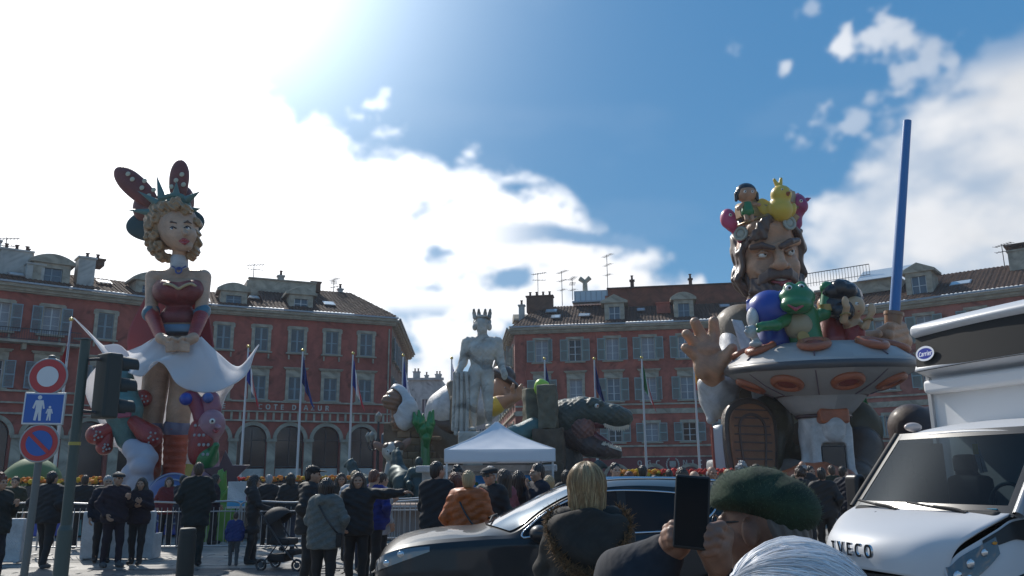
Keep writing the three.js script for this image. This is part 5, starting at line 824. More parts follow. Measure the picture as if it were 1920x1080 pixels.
    for (const q of [l(1585, 590, 0.85), l(1628, 600, 0.85)]) mesh(g, 'bracelet', xf(new THREE.TorusGeometry(0.15, 0.035, 8, 18), ...q, 1.4), gloss(0.3, 0.2, 0.06, 0.3));
    eyeOn(g, l(1606, 570, 0.66), 0.07, [.5, 0, 1], darkIris); mesh(g, 'mouth', sdf([ell(l(1609, 583, 0.6), [0.07, 0.04, 0.05])], 0.02), fLip); }
  { const [g, l] = fig('red caped figurine seen from behind between the frog and the dancer', 1560, 640);
    mesh(g, 'cape', sdf([cap(l(1556, 600, -0.4), l(1562, 640, -0.3), 0.4, 0.62, 0.2), cap(l(1575, 600, -0.6), l(1590, 640, -0.6), 0.3, 0.4, 0.2)], 0.045), gloss(0.24, 0.02, 0.015, 0.4)); mesh(g, 'body', sdf([ell(l(1548, 572, -0.5), [0.3, 0.32, 0.3]), cap(l(1550, 585, -0.5), l(1552, 610, -0.5), 0.15, 0.25)], 0.04), fSkin); }
}

// ---------------------------------------------------------------- fountain statue, middle float, bronzes, tent
const mMarble = M(0.62, 0.585, 0.52, 0.6, { map: noiseTex(256, (u, v) => 0.88 + 0.3 * (tnoise(u, v, 7, 5, 22) - 0.5) - 0.22 * sst(0.56, 0.74, tnoise(u, v, 6, 5, 24)), 0.35) });
const mBronze = M(0.045, 0.085, 0.085, 0.55, { metalness: 0.35, map: T.paint }), mRock = M(0.25, 0.23, 0.16, 0.9, { map: T.stone, bumpMap: T.bump, bumpScale: 0.03 });
{
  const d = 46, base = [GX(905, d), 0, -d], L = frame(d, base);
  const o = thing('marble_statue', 'white marble nude statue with spiked crown, standing behind the tent, cloth over one arm', 'statue', [GX(905, 37.5), 0.305, -37.5]);
  o.scale.setScalar(0.815);
  const wob = (x, y, z) => 0.012 * Math.sin(x * 23) * Math.sin(y * 17 + z * 9);
  mesh(o, 'body', sdf([
    ell(L(904, 608, 0.05), [0.36, 0.48, 0.42]), ell(L(904, 618, 0.15), [0.26, 0.28, 0.3], 0.1), cap(L(904, 613, 0.42), L(904.5, 608, 0.36), 0.06, 0.05, 0.06), cap(L(904, 622), L(905, 638), 0.26, 0.34, 0.12),
    cap(L(886, 641), L(924, 641), 0.30, 0.30, 0.2), ell(L(893, 652, 0.2), [0.46, 0.32, 0.26], 0.12), ell(L(917, 652, 0.2), [0.46, 0.32, 0.26], 0.12), cap(L(893, 660), L(916, 660), 0.46, 0.46, 0.25), cap(L(894, 677), L(913, 677), 0.37, 0.37, 0.25), cap(L(892, 697), L(912, 697), 0.43, 0.42, 0.2), cap(L(904, 650, 0.44), L(904, 690, 0.36), 0.03, 0.02, 0.05),
    chain([L(876, 642), L(868, 680, -0.1), L(857, 702, 0.2)], [0.33, 0.24, 0.18], 0.12), ell(L(856, 707, 0.25), [0.2, 0.28, 0.16], 0.1),
    chain([L(932, 642), L(938, 678, -0.1), L(944, 698, 0.3)], [0.33, 0.24, 0.17], 0.12), ell(L(946, 703, 0.35), [0.18, 0.28, 0.15], 0.1),
    chain([L(891, 703), L(886, 757, 0.2), L(888, 800, -0.1)], [0.42, 0.28, 0.16], 0.06), ell(L(887, 805, 0.2), [0.22, 0.15, 0.5], 0.08),
    chain([L(913, 703), L(915, 752, 0.15), L(917, 795, 0)], [0.42, 0.28, 0.16], 0.02), ell(L(917, 800, 0.3), [0.22, 0.15, 0.5], 0.08)], 0.035, wob), mMarble);
  const R = RNG(8), h = []; for (let i = 0; i < 20; i++) { const a = i / 20 * 6.28; h.push(ell(L(904 + Math.cos(a) * 13, 604 + Math.sin(a) * 9, -0.1 + 0.2 * Math.sin(i)), [0.13, 0.15, 0.16], 0.06)); } for (const X of [890, 891, 917, 918]) h.push(ell(L(X, 613, 0), [0.13, 0.2, 0.18], 0.06));
  mesh(o, 'hair', sdf([h, ell(L(904, 601, -0.1), [0.38, 0.3, 0.4], 0.1)], 0.03), mMarble);
  const crown = mesh(o, 'crown', mg([xf(new THREE.TorusGeometry(0.37, 0.06, 8, 30), ...L(904, 595), Math.PI / 2)]), mMarble);
  for (const X of [890.5, 898.5, 909, 917]) { const t = X + (X - 904) * 0.15; mesh(crown, 'crown_spike', sdf([chain([L(X, 595, 0.1), L(X + (X - 904) * 0.12, 587, 0.1), L(t, 582, 0.2)], [0.13, 0.1, 0.07], 0.05), ell(L(t, 581, 0.28), [0.07, 0.08, 0.15], 0.04)], 0.025), mMarble); }
  mesh(o, 'drapery', sdf([[0, 1, 2, 3, 4, 5].map((i) => chain([L(853 + i * 4.2, 700, 0.25 + 0.16 * (i % 2)), L(852 + i * 4.4 + (i % 3) * 1.5, 750, 0.2 + 0.22 * (i % 2)), L(850 + i * 5, 805 + (i * 7) % 12 + i, 0.15 + 0.2 * (i % 2))], [0.11, 0.12 - 0.02 * (i % 2), 0.13], 0.02)), cap(L(856, 702, 0.1), L(876, 703, 0.1), 0.22, 0.2, 0.08)], 0.035), mMarble);
  mesh(o, 'pedestal', sdf([rbox([L(903, 0)[0], L(0, 822)[1] - 0.25, 0], [1.25, 0.35, 1.1], 0.06), rbox([L(903, 0)[0], (L(0, 826)[1]) / 2 - 0.2, 0], [1.0, L(0, 826)[1] / 2 - 0.1, 0.9], 0.06)], 0.06), mMarble);
}
{ // fountain basin
  const c = [-1.5, 0, -37], o = thing('fountain_basin', 'round pinkish stone fountain basin wall behind the people by the black car', 'fountain', c);
  mesh(o, 'basin_wall', xf(lathe([[14.6, 0], [14.6, 0.12], [14.35, 0.18], [14.35, 0.68], [14.65, 0.74], [14.65, 0.92], [13.7, 0.92], [13.7, 0]], 96), 0, 0, 0), M(0.36, 0.28, 0.24, 0.8, { map: T.stone }));
  mesh(o, 'water', xf(new THREE.CircleGeometry(13.75, 64), 0, 0.7, 0, -Math.PI / 2), new THREE.MeshPhysicalMaterial({ color: new THREE.Color().setRGB(0.06, 0.09, 0.09), roughness: 0.08 }));
}
{ // bronze groups in the basin
  const horse = (label, X, d, turn, s, base) => {
    const o = thing('bronze_sculpture', label, 'sculpture', [GX(X, d), 0.7, -d], turn);
    const q = (x, y, z) => [x * s, y * s, z * s];
    mesh(o, 'figure', sdf([cap(q(-0.5, 0.9, 0), q(0.35, 1.25, 0), 0.5 * s, 0.42 * s, 0.2), chain([q(0.4, 1.3, 0), q(0.75, 1.9, 0), q(0.85, 2.15, 0)], [0.36 * s, 0.24 * s, 0.2 * s], 0.15), cap(q(0.85, 2.2, 0), q(1.3, 1.95, 0), 0.19 * s, 0.12 * s, 0.08), cap(q(0.78, 2.35, 0.08), q(0.74, 2.5, 0.1), 0.06 * s, 0.02 * s, 0.04), cap(q(0.78, 2.35, -0.08), q(0.74, 2.5, -0.1), 0.06 * s, 0.02 * s, 0.04),
      chain([q(0.5, 1.1, 0.22), q(0.95, 1.15, 0.25), q(0.98, 0.65, 0.25)], [0.2 * s, 0.13 * s, 0.1 * s], 0.1), chain([q(0.5, 1.1, -0.22), q(0.9, 0.85, -0.25), q(0.75, 0.4, -0.25)], [0.2 * s, 0.13 * s, 0.1 * s], 0.1), chain([q(-0.6, 0.8, 0.25), q(-0.5, 0.4, 0.3), q(-0.7, -0.4, 0.3)], [0.3 * s, 0.18 * s, 0.14 * s], 0.12), chain([q(-0.6, 0.8, -0.25), q(-0.75, 0.4, -0.3), q(-0.9, -0.4, -0.3)], [0.3 * s, 0.18 * s, 0.14 * s], 0.12), chain([q(0.3, 1.65, 0), q(0.55, 2.1, 0), q(0.72, 2.35, 0)], [0.16 * s, 0.14 * s, 0.08 * s], 0.05), chain([q(-0.95, 1.0, 0), q(-1.25, 0.8, 0), q(-1.3, 0.3, 0)], [0.12 * s, 0.14 * s, 0.08 * s], 0.06)], 0.05, (x, y, z) => 0.02 * Math.sin(x * 9 + y * 4) * Math.sin(y * 11 + z * 5)), mBronze);
    mesh(o, 'rock_base', sdf([rbox([0, -0.1 * s, 0], [1.2 * s, 0.55 * s, 0.7 * s], 0.3, 0.1)], 0.08, (x, y, z) => 0.06 * Math.sin(x * 5 + z * 3) * Math.sin(y * 6)), mBronze); return o;
  };
  horse('green bronze horse rearing in the fountain, left of the white tent', 752, 31, 2.0, 0.82);
  horse('green bronze horned beast seen from behind in the fountain, below the dinosaur jaw', 1100, 33, 0.15, 0.62);
  horse('dark bronze beast half hidden by the house arcade, right of the candelabra lamp', 676, 36, 2.6, 0.7);
  { const d = 30.4, o = thing('bronze_sculpture', 'green bronze sea-god torso beside the rearing horse', 'sculpture', [GX(785, d), 0.7, -d]);
    mesh(o, 'figure', sdf([ell([0, 1.42, 0], [0.15, 0.2, 0.18]), cap([-0.22, 1.05, 0], [0.22, 1.05, 0], 0.2, 0.2, 0.1), cap([-0.1, 0.6, 0], [0.1, 0.6, 0], 0.26, 0.26, 0.15), chain([[-0.25, 1.1, 0], [-0.42, 0.8, 0.15], [-0.2, 0.6, 0.35]], [0.12, 0.1, 0.07], 0.06), chain([[0.25, 1.1, 0], [0.4, 0.75, 0.1], [0.36, 0.5, 0.3]], [0.12, 0.1, 0.07], 0.06), cap([0, 1.2, 0], [0, 1.35, 0], 0.1, 0.09, 0.05), chain([[0, 0.5, 0], [0.2, 0.2, 0.2], [-0.1, -0.3, 0.2]], [0.3, 0.3, 0.35], 0.15)], 0.035), mBronze); }
}
{ // middle float: ruin of sandstone blocks, crawling man with a hat, dinosaur, slabs, leaves
  const d = 39, base = [GX(800, d), 0, -d], L = frame(d, base);
  const o = thing('ruin_wall', 'stepped sandstone block ruin on the middle float, left of the crawling man', 'ruin', base), R = RNG(11);
  const mats = [[0.34, 0.22, 0.12], [0.28, 0.18, 0.10], [0.40, 0.27, 0.16], [0.24, 0.17, 0.11]].map(([r, g, b]) => M(r, g, b, 0.85, { map: T.stone, bumpMap: T.bump, bumpScale: 0.03 }));
  const blockG = [0.70, 0.62, 0.82].map((w) => mg(rb(w, 0.31, 0.7, 0.06)));
  for (let r = 0; r < 11; r++) { const Y = 803 + r * 12.6, x0 = r < 1 ? 736 : 741 - (r > 6 ? (r - 6) * 5 : 0), x1 = r < 1 ? 778 : r < 3 ? 778 : r < 5 ? 792 : 826; let X = x0 + (r % 2) * 6; while (X < x1) { const k = Math.floor(R() * 3), w = [0.7, 0.62, 0.82][k] * 1536 / d; const m = mesh(o, 'sandstone_block', blockG[k], mats[Math.floor(R() * 4)]); m.position.set(...L(X + w / 2, Y, (R() - .5) * 0.12)); m.rotation.set((R() - .5) * .06, (R() - .5) * .1, (R() - .5) * .05); X += w + 0.8; } }
  for (const [X, Y, w] of [[756, 795, 1.15], [783, 797, 0.45], [810, 822, 0.85]]) { const m = mesh(o, 'sandstone_slab', mg(rb(w, 0.17, 0.85, 0.05)), mats[2]); m.position.set(...L(X, Y, 0.05)); }
  mesh(o, 'core', mg([rb(1.0, L(0, 800)[1], 0.5, 0.05, L(758, 0)[0], L(0, 800)[1] / 2, -0.12), rb(2.0, L(0, 862)[1], 0.5, 0.05, L(785, 0)[0], L(0, 862)[1] / 2, -0.13)]), mats[3]);
  mesh(o, 'blue_box', mg([rb(0.6, 0.5, 0.5, 0.06, ...L(728, 824, -0.2))]), gloss(0.05, 0.09, 0.13, 0.5));
}
{
  const d = 39, base = [GX(750, d), 0, -d], L = frame(d - 0.3, base);
  const o = thing('shawled_figure', 'brown-faced old figure wrapped in a white shawl on top of the sandstone ruin', 'carnival figure', base);
  mesh(o, 'body', sdf([ell(L(738, 749, 0.1), [0.44, 0.48, 0.42]), ell(L(727, 752, 0.25), [0.26, 0.2, 0.26], 0.15), ell(L(721, 749, 0.3), [0.14, 0.14, 0.16], 0.08), cap(L(724, 761, 0.25), L(736, 762, 0.25), 0.13, 0.2, 0.1), cap(L(742, 765), L(746, 792), 0.2, 0.3, 0.15)], 0.035, (x, y, z) => 0.012 * Math.sin(y * 28 + x * 6)), gloss(0.22, 0.11, 0.06, 0.5));
  eyeOn(o, L(730, 744, 0.42), 0.09, [-0.5, 0, 1], darkIris);
  mesh(o, 'shawl', sdf([cap(L(746, 740, -0.1), L(760, 768, 0), 0.50, 0.55, 0.2), cap(L(758, 765, 0), L(760, 786, 0.1), 0.58, 0.50, 0.2), sub(ell(L(730, 752, 0.35), [0.6, 0.62, 0.6], 0.08))], 0.04, (x, y, z) => 0.035 * Math.sin(x * 9 + y * 5) * Math.sin(y * 3)), fWhite);
}
{
  const d = 37.6, base = [GX(740, d), 0, -d], L = frame(d, base);
  const o = thing('animal_figure', 'big-eared brown and white puppy-like figure in front of the sandstone ruin', 'carnival figure', base);
  mesh(o, 'body', sdf([ell(L(736, 846, 0.1), [0.48, 0.42, 0.4]), ell(L(733, 853, 0.4), [0.22, 0.18, 0.2], 0.1), cap(L(738, 866), L(740, 885), 0.32, 0.38, 0.12), cap(L(728, 872, 0.2), L(724, 888, 0.4), 0.12, 0.1, 0.06), cap(L(748, 872, 0.2), L(752, 888, 0.4), 0.12, 0.1, 0.06), cap(L(738, 885), L(738, 960), 0.35, 0.4, 0.1)], 0.035), gloss(0.40, 0.36, 0.31, 0.5));
  for (const q of [[[722, 844, 0], [703, 832, 0]], [[750, 842, 0], [768, 824, 0]]]) mesh(o, 'ear', sdf([ell(L((q[0][0] + q[1][0]) / 2, (q[0][1] + q[1][1]) / 2), [0.38, 0.17, 0.1], 0.05, [0, 0, q[0][0] < 730 ? -0.55 : 0.75])], 0.03), gloss(0.26, 0.13, 0.085, 0.5));
  mesh(o, 'brown_patch', sdf([ell(L(746, 838, 0.1), [0.3, 0.28, 0.34]), ell(L(727, 838, 0.12), [0.22, 0.2, 0.3])], 0.03), gloss(0.11, 0.06, 0.035, 0.5));
  for (const [X, s] of [[728, -1], [743, 1]]) eyeOn(o, L(X, 846, 0.46), 0.08, [s * 0.2, 0, 1], darkIris); mesh(o, 'nose', sp(0.07, ...L(733, 850, 0.62)), fBlack);
}
{ // bundle of green leaves
  const d = 38.4, base = [GX(795, d), 0, -d], L = frame(d, base);
  const o = thing('leaf_bundle', 'bundle of upright bright green plastic leaves between ruin and crawling man', 'decoration', base);
  for (const [a, b, w] of [[[786, 808], [776, 774], 0.24], [[791, 818], [785, 770], 0.22], [[796, 832], [793, 778], 0.24], [[802, 830], [806, 772], 0.24], [[806, 818], [812, 770], 0.2], [[799, 845], [800, 798], 0.24]]) mesh(o, 'leaf', sdf([cap(L(...a), L((a[0] + b[0]) / 2, (a[1] + b[1]) / 2, 0.25), w * 0.5, w * 0.8, 0.1), cap(L((a[0] + b[0]) / 2, (a[1] + b[1]) / 2, 0.25), L(b[0], b[1], 0.1), w * 0.8, 0.06, 0.1)], 0.04), gloss(0.01, 0.17, 0.035, 0.3));
  mesh(o, 'stalk', bar(L(797, 822), L(798, 960), 0.2, 0.3), fGreen);
}
{
  const d = 41, base = [GX(850, d), 0, -d], L = frame(d, base);
  const o = thing('carnival_figure', 'giant crawling man in white shirt, braces and brown hat behind the marble statue', 'carnival figure', base);
  mesh(o, 'body', sdf([ell(L(944, 735, 0.3), [0.72, 0.85, 0.7]), ell(L(952, 750, 0.5), [0.36, 0.35, 0.4], 0.2), cap(L(945, 730, 0.9), L(953, 742, 1.05), 0.12, 0.16, 0.1), cap(L(915, 755), L(880, 770), 0.55, 0.7, 0.3), chain([L(905, 775, 0.6), L(935, 757, 1.2), L(960, 746, 1.4)], [0.4, 0.36, 0.25], 0.15), ell(L(965, 743, 1.4), [0.32, 0.3, 0.16], 0.08, [0, 0, 0.4]),
    finger([L(966, 738, 1.4), L(975, 727, 1.5), L(978, 722, 1.5)], 0.12, 0.08, 0.04), finger([L(969, 740, 1.4), L(979, 731, 1.5), L(984, 728, 1.5)], 0.12, 0.08, 0.04), finger([L(970, 744, 1.4), L(981, 738, 1.5), L(985, 736, 1.5)], 0.12, 0.08, 0.04), finger([L(970, 748, 1.4), L(979, 745, 1.5), L(983, 743, 1.5)], 0.11, 0.08, 0.04), finger([L(962, 736, 1.5), L(961, 727, 1.6), L(963, 721, 1.6)], 0.12, 0.08, 0.05)], 0.045), gloss(0.40, 0.2, 0.11, 0.45));
  eyeOn(o, L(946, 728, 0.92), 0.1, [0.5, -0.1, 1], darkIris); mesh(o, 'mouth', sdf([chain([L(945, 755, 0.85), L(951, 757, 0.9), L(957, 753, 0.75)], [0.05, 0.07, 0.05])], 0.03), fLip);
  mesh(o, 'hair', sdf([ell(L(928, 724, 0), [0.62, 0.6, 0.6]), ell(L(922, 742, 0.1), [0.4, 0.5, 0.5], 0.1)], 0.045), gloss(0.16, 0.075, 0.035, 0.4));
  mesh(o, 'hat', sdf([ell(L(947, 711, 0.3), [1.0, 0.2, 1.0], 0.1, [0, 0, -0.6]), ell(L(945, 704, 0), [0.62, 0.5, 0.65], 0.12, [0, 0, -0.5])], 0.05), gloss(0.05, 0.028, 0.018, 0.5));
  mesh(o, 'shirt', sdf([cap(L(848, 765), L(895, 760), 1.15, 0.95, 0.4), ell(L(838, 782), [1.15, 1.2, 1.0], 0.3), cap(L(895, 770, 0.3), L(915, 770, 0.8), 0.6, 0.5, 0.2)], 0.07, (x, y) => 0.03 * Math.sin(x * 4 + y * 3)), fWhite);
  mesh(o, 'brace', sdf([chain([L(846, 722, 0.6), L(853, 750, 1.15), L(852, 790, 1.2)], [0.24, 0.24, 0.24], 0.05), chain([L(874, 730, 0.4), L(880, 760, 1.1), L(872, 795, 1.2)], [0.2, 0.2, 0.2], 0.05)], 0.05), fTan);
  mesh(o, 'cuff', sdf([cap(L(925, 764, 1.05), L(931, 760, 1.2), 0.44, 0.44)], 0.05), fYellow);
  mesh(o, 'belt', sdf([cap(L(812, 795, 0.5), L(850, 802, 0.9), 0.4, 0.4)], 0.05), fBrown);
  mesh(o, 'trousers', sdf([ell(L(828, 815), [1.2, 1.0, 1.1]), cap(L(850, 830, 0.4), L(860, 880, 0.6), 0.85, 0.7, 0.3), cap(L(820, 830, -0.4), L(830, 900, -0.4), 0.85, 0.7, 0.3)], 0.07, (x, y) => 0.03 * Math.sin(x * 5 + y * 4)), gloss(0.14, 0.11, 0.075, 0.6, { map: T.cloth }));
}
{ // leaning rock slabs
  const d = 36.4, base = [GX(1020, d), 0, -d], L = frame(d, base);
  const o = thing('rock_slabs', 'upright greenish stone slabs on the middle float, left of the dinosaur', 'rock', base), rk = (x, y, z) => 0.05 * Math.sin(x * 3 + y * 2) * Math.sin(z * 4 + y * 1.3) + 0.02 * Math.sin(x * 13) * Math.sin(y * 11);
  const slab = (X, Y0, Y1, w, dz, t) => { const a = L(X, Y0, dz), b = L(X, Y1, dz); return sdf([rbox([(a[0] + b[0]) / 2, (a[1] + b[1]) / 2, a[2]], [w, (a[1] - b[1]) / 2, 0.45], 0.08, 0.05, [0, t, 0.02])], 0.06, rk); };
  mesh(o, 'rock_slab', slab(997, 729, 900, 0.30, -0.5, 0.2), mRock); mesh(o, 'rock_slab', slab(1027, 722, 806, 0.43, 0.3, -0.15), mRock); mesh(o, 'rock_slab', slab(1032, 803, 1000, 0.66, 0.4, -0.1), M(0.15, 0.115, 0.08, 0.9, { map: T.stone, bumpMap: T.bump, bumpScale: 0.03 }));
  mesh(o, 'lime_ball', sdf([ell(L(1014, 727, 0), [0.3, 0.4, 0.3]), ell(L(1020, 722, -0.1), [0.25, 0.2, 0.25], 0.1)], 0.04), fLime);
  mesh(o, 'dark_skirting', mg([rb(3.6, 3.4, 0.5, 0.1, L(970, 0)[0], 1.7, -0.6)]), fBlack);
  for (const [X, Y] of [[986, 818], [991, 836], [978, 842], [968, 826]]) mesh(o, 'leaf', sdf([cap(L(X, Y + 10, 0), L(X + 5, Y - 14, 0.2), 0.2, 0.08)], 0.05), gloss(0.02, 0.24, 0.05, 0.35));
  mesh(o, 'tail', sdf([chain([L(930, 830, 0.2), L(965, 818, 0.3), L(1000, 800, 0.2)], [0.3, 0.42, 0.4], 0.2)], 0.06), fTeal);
}
{ // dinosaur head
  const d = 37, base = [GX(1110, d), 0, -d], L = frame(d, base);
  const scales = (x, y, z) => 0.02 * Math.sin(x * 19 + Math.sin(y * 9)) * Math.sin(y * 21) * Math.sin(z * 17 + 1);
  const o = thing('dinosaur_figure', 'giant open-jawed green dinosaur head facing right with rows of white teeth', 'carnival figure', base);
  mesh(o, 'head', sdf([chain([L(1040, 800, -0.6), L(1062, 784, -0.2), L(1092, 772, 0)], [0.85, 0.80, 0.62], 0.3), cap(L(1092, 771, 0.1), L(1128, 772, 0.3), 0.60, 0.42, 0.3), chain([L(1120, 772, 0.4), L(1150, 779, 0.5), L(1170, 783, 0.5)], [0.45, 0.47, 0.40], 0.2), cap(L(1108, 757, 0.6), L(1126, 757, 0.75), 0.2, 0.15, 0.12), ell(L(1116, 752, 0.55), [0.34, 0.16, 0.22], 0.08, [0, 0, -0.3]), ell(L(1172, 776, 0.6), [0.18, 0.12, 0.2], 0.1), cap(L(1130, 788, 0.5), L(1172, 796, 0.5), 0.18, 0.15, 0.12)], 0.045, scales), gloss(0.05, 0.08, 0.065, 0.5, { map: T.paint, bumpMap: T.bump, bumpScale: 0.03 }));
  mesh(o, 'lower_jaw', sdf([chain([L(1082, 818, 0), L(1105, 836, 0.2), L(1135, 845, 0.4), L(1158, 851, 0.5)], [0.52, 0.46, 0.36, 0.22], 0.2), ell(L(1070, 812, -0.2), [0.7, 0.8, 0.7], 0.3)], 0.045, scales), gloss(0.075, 0.045, 0.04, 0.5, { map: T.paint }));
  mesh(o, 'cheek', sdf([ell(L(1092, 803, 0.35), [0.56, 0.56, 0.42])], 0.04, (x, y, z) => 0.03 * Math.sin(x * 24) * Math.sin(y * 24)), gloss(0.26, 0.12, 0.10, 0.5, { map: T.paint }));
  mesh(o, 'mouth_lining', sdf([cap(L(1108, 792, 0.2), L(1150, 798, 0.4), 0.26, 0.16, 0.1), cap(L(1108, 815, 0.2), L(1148, 838, 0.4), 0.26, 0.14, 0.1), ell(L(1105, 806, 0.1), [0.35, 0.5, 0.4], 0.1)], 0.045), gloss(0.12, 0.022, 0.03, 0.25));
  const mTooth = gloss(0.6, 0.56, 0.46, 0.3); const tooth = (X, Y, dx, dy, z) => mesh(o, 'tooth', bar(L(X, Y, z), L(X + dx, Y + dy, z + 0.04), 0.075, 0.008, 7), mTooth);
  for (let i = 0; i < 14; i++) { const t = i / 13; tooth(1134 + t * 43, 795 + 5 * Math.sin(t * 3) + t * 1.5, 0.6, 7.5 + (i % 3), 0.82 - 0.1 * t); tooth(1140 + t * 38, 796 + 4 * Math.sin(t * 3), 0, 6, 0.25); }
  for (let i = 0; i < 11; i++) { const t = i / 10; tooth(1130 + t * 33, 834 + t * 11, 2, -6 - (i % 2) * 2, 0.68); tooth(1132 + t * 30, 834 + t * 10, 2, -5, 0.2); }
  eyeOn(o, L(1119, 761, 0.88), 0.1, [0.4, 0, 1], M(0.25, 0.05, 0.01, 0.2));
  mesh(o, 'body', sdf([cap(L(1050, 830, -0.8), L(1060, 960, -0.8), 1.0, 0.9, 0.3)], 0.08, scales), gloss(0.04, 0.05, 0.05, 0.6));
}
{ // little dark shrub by the slabs
  const d = 37.8, o = thing('shrub', 'small dark leafy shrub between stone slab and dinosaur jaw', 'shrub', [GX(1056, d), 0, -d]), L = frame(d, [GX(1056, d), 0, -d]);
  mesh(o, 'stem', mg([bar([0, 0, 0], L(1056, 845), 0.06, 0.04)]), fBrown); const R = RNG(14), g = [];
  for (let i = 0; i < 260; i++) { const a = R() * 6.28, r = Math.sqrt(R()) * 0.6, p = addV(L(1056, 838), [Math.cos(a) * r * 0.8, (R() - .5) * 1.3, Math.sin(a) * r]); g.push(xf(new THREE.PlaneGeometry(0.16, 0.09), ...p, R() * 6, R() * 6, R() * 6)); }
  mesh(o, 'foliage', mg(g), M(0.035, 0.045, 0.02, 0.8)).userData.kind = 'stuff';
}
{ // white pop-up tent
  const d = 22.6, c = [GX(930, d), 0, -d - 1.2], o = thing('pop_up_tent', 'white pop-up canopy tent with pointed top in the middle of the square', 'tent', c, 0.08), L = (X, Y) => P(X, Y, d)[1] ?? 0;
  const w = 1.48, y0 = P(930, 866, d).y, y1 = P(930, 843, d).y, yt = P(926, 791, d + 1.2).y, cr = [];
  const quadrant = (a) => { const rows = []; for (let j = 0; j <= 8; j++) { const t = j / 8, h = y1 + (yt - y1) * (t * 0.62 + 0.38 * t * t * t + 0.03 * Math.sin(t * 3.14)), s = 1 - t * 0.985, row = []; for (let i = 0; i <= 6; i++) { const u = (i / 6 - 0.5) * 2; row.push([w * u * s, h - 0.07 * (1 - u * u) * (1 - t) + 0.008 * Math.sin(u * 9 + j * 1.7) * (1 - t), w * s]); } rows.push(row); } return xf(sheet(rows, 24, 24, 0.012), 0, 0, 0, 0, a, 0); };
  const mT = new THREE.MeshPhysicalMaterial({ color: new THREE.Color().setRGB(0.74, 0.76, 0.80), roughness: 0.8, transmission: 0.2, thickness: 0 });
  for (let k = 0; k < 4; k++) { mesh(o, 'canopy_panel', quadrant(k * Math.PI / 2), mT); const v = sheet([[-1, -.5, 0, .5, 1].map((u) => [w * u, y1, w + 0.002]), [-1, -.5, 0, .5, 1].map((u) => [w * u, y0, w + 0.02 * (u * 2 % 1 ? 1 : 0)])], 20, 4, 0.012); mesh(o, 'valance', xf(v, 0, 0, 0, 0, k * Math.PI / 2, 0), mT); }
  for (const [x, z] of [[-1, -1], [1, -1], [1, 1], [-1, 1]]) { const q = []; for (let j = 0; j <= 8; j++) { const t = j / 8, h = y1 + (yt - y1) * (t * 0.62 + 0.38 * t * t * t + 0.03 * Math.sin(t * 3.14)), s = 1 - t * 0.985; q.push([w * s * x, h + 0.004, w * s * z]); } mesh(o, 'seam', tube(q, 0.011, 24, 5), mT); }
  for (const [x, z] of [[-1, -1], [1, -1], [1, 1], [-1, 1]]) mesh(o, 'tent_leg', mg([bx(0.05, y1 - 0.1, 0.05, x * (w - 0.06), (y1 - 0.1) / 2, z * (w - 0.06)), bx(0.14, 0.02, 0.14, x * (w - 0.06), 0.012, z * (w - 0.06))]), fWhite);
  for (const k of [0, 1]) for (const q of [-1, 1]) mesh(o, 'truss_bar', mg([xf(bar([q * (w - .1), y1 - 0.1, w - 0.06], [0, y1 - 0.3, w - 0.06], 0.015), 0, 0, 0, 0, k * Math.PI)]), mZinc);
}
{ // booth behind the tent
  const d = 24.8, c = [GX(912, d), 0, -d - 0.5], o = thing('sales_booth', 'low white booth with a blue painted seascape panel behind the tent', 'booth', c);
  const yt = P(912, 872, d).y, W = 3.9; mesh(o, 'booth_wall', mg([bx(W, yt - 0.2, 0.1, 0, (yt - 0.2) / 2, 0), bx(0.1, yt - .2, 1.6, -W / 2 + .05, (yt - .2) / 2, -0.86), bx(0.1, yt - .2, 1.6, W / 2 - .05, (yt - .2) / 2, -0.86)]), fWhite); mesh(o, 'booth_roof', mg(rb(W + 0.3, 0.2, 2.2, 0.04, 0, yt - 0.1, -0.7)), fWhite);
  const pm = M(1, 1, 1, 0.6, { map: noiseTex(256, (u, v) => { const n = tnoise(u, v, 7, 4, 31), m = tnoise(u, v, 5, 4, 35); return m > 0.56 ? [0.12, 0.35 * n + 0.15, 0.06] : [0.10, 0.42 + 0.2 * n, 0.70 + 0.2 * n]; }, 1) });
  const g = new THREE.PlaneGeometry(2.2, 1.1); mesh(o, 'painted_panel', xf(g, 0.5, yt - 0.85, 0.058), pm);
}
function flowerBed(label, X0, X1, d, yTop) {
  const a = GX(X0, d), b = GX(X1, d), L = b - a, o = thing('flower_bed', label, 'flower bed', [(a + b) / 2, 0, -d]);
  mesh(o, 'planter', mg([rb(L, yTop - 0.22, 0.9, 0.03, 0, (yTop - 0.22) / 2, 0)]), fBlack);
  const R = RNG(X0), cols = [[0.55, 0.03, 0.02], [0.62, 0.2, 0.02], [0.65, 0.42, 0.03]], lists = [[], [], []], lv = [];
  for (let i = 0; i < L * (X0 > 1000 ? 42 : 22); i++) { const x = (R() - .5) * L, zone = vnoise(x * 0.9 + X0, 3, 1), k = zone < 0.42 ? 0 : R() < 0.5 ? 1 : 2, p = [x, yTop - 0.12 + R() * 0.16, (R() - 0.3) * 0.7]; lists[k].push(xf(new THREE.IcosahedronGeometry(0.05 + R() * 0.05, 0), ...p, R() * 3, R() * 3, 0, 1, 0.7, 1)); if (i % 2) lv.push(xf(new THREE.PlaneGeometry(0.16, 0.09), x + R() * .1, yTop - 0.2 + R() * .14, (R() - 0.3) * 0.8, R() * 6, R() * 6, 0)); }
  lists.forEach((l, i) => { if (l.length) mesh(o, ['red_flowers', 'orange_flowers', 'yellow_flowers'][i], mg(l), M(...cols[i], 0.8)).userData.kind = 'stuff'; });
  mesh(o, 'leaves', mg(lv), M(0.04, 0.07, 0.02, 0.8)).userData.kind = 'stuff';
}
flowerBed('long red and orange flower bed behind the black car roof', 1150, 1390, 29, 1.72);
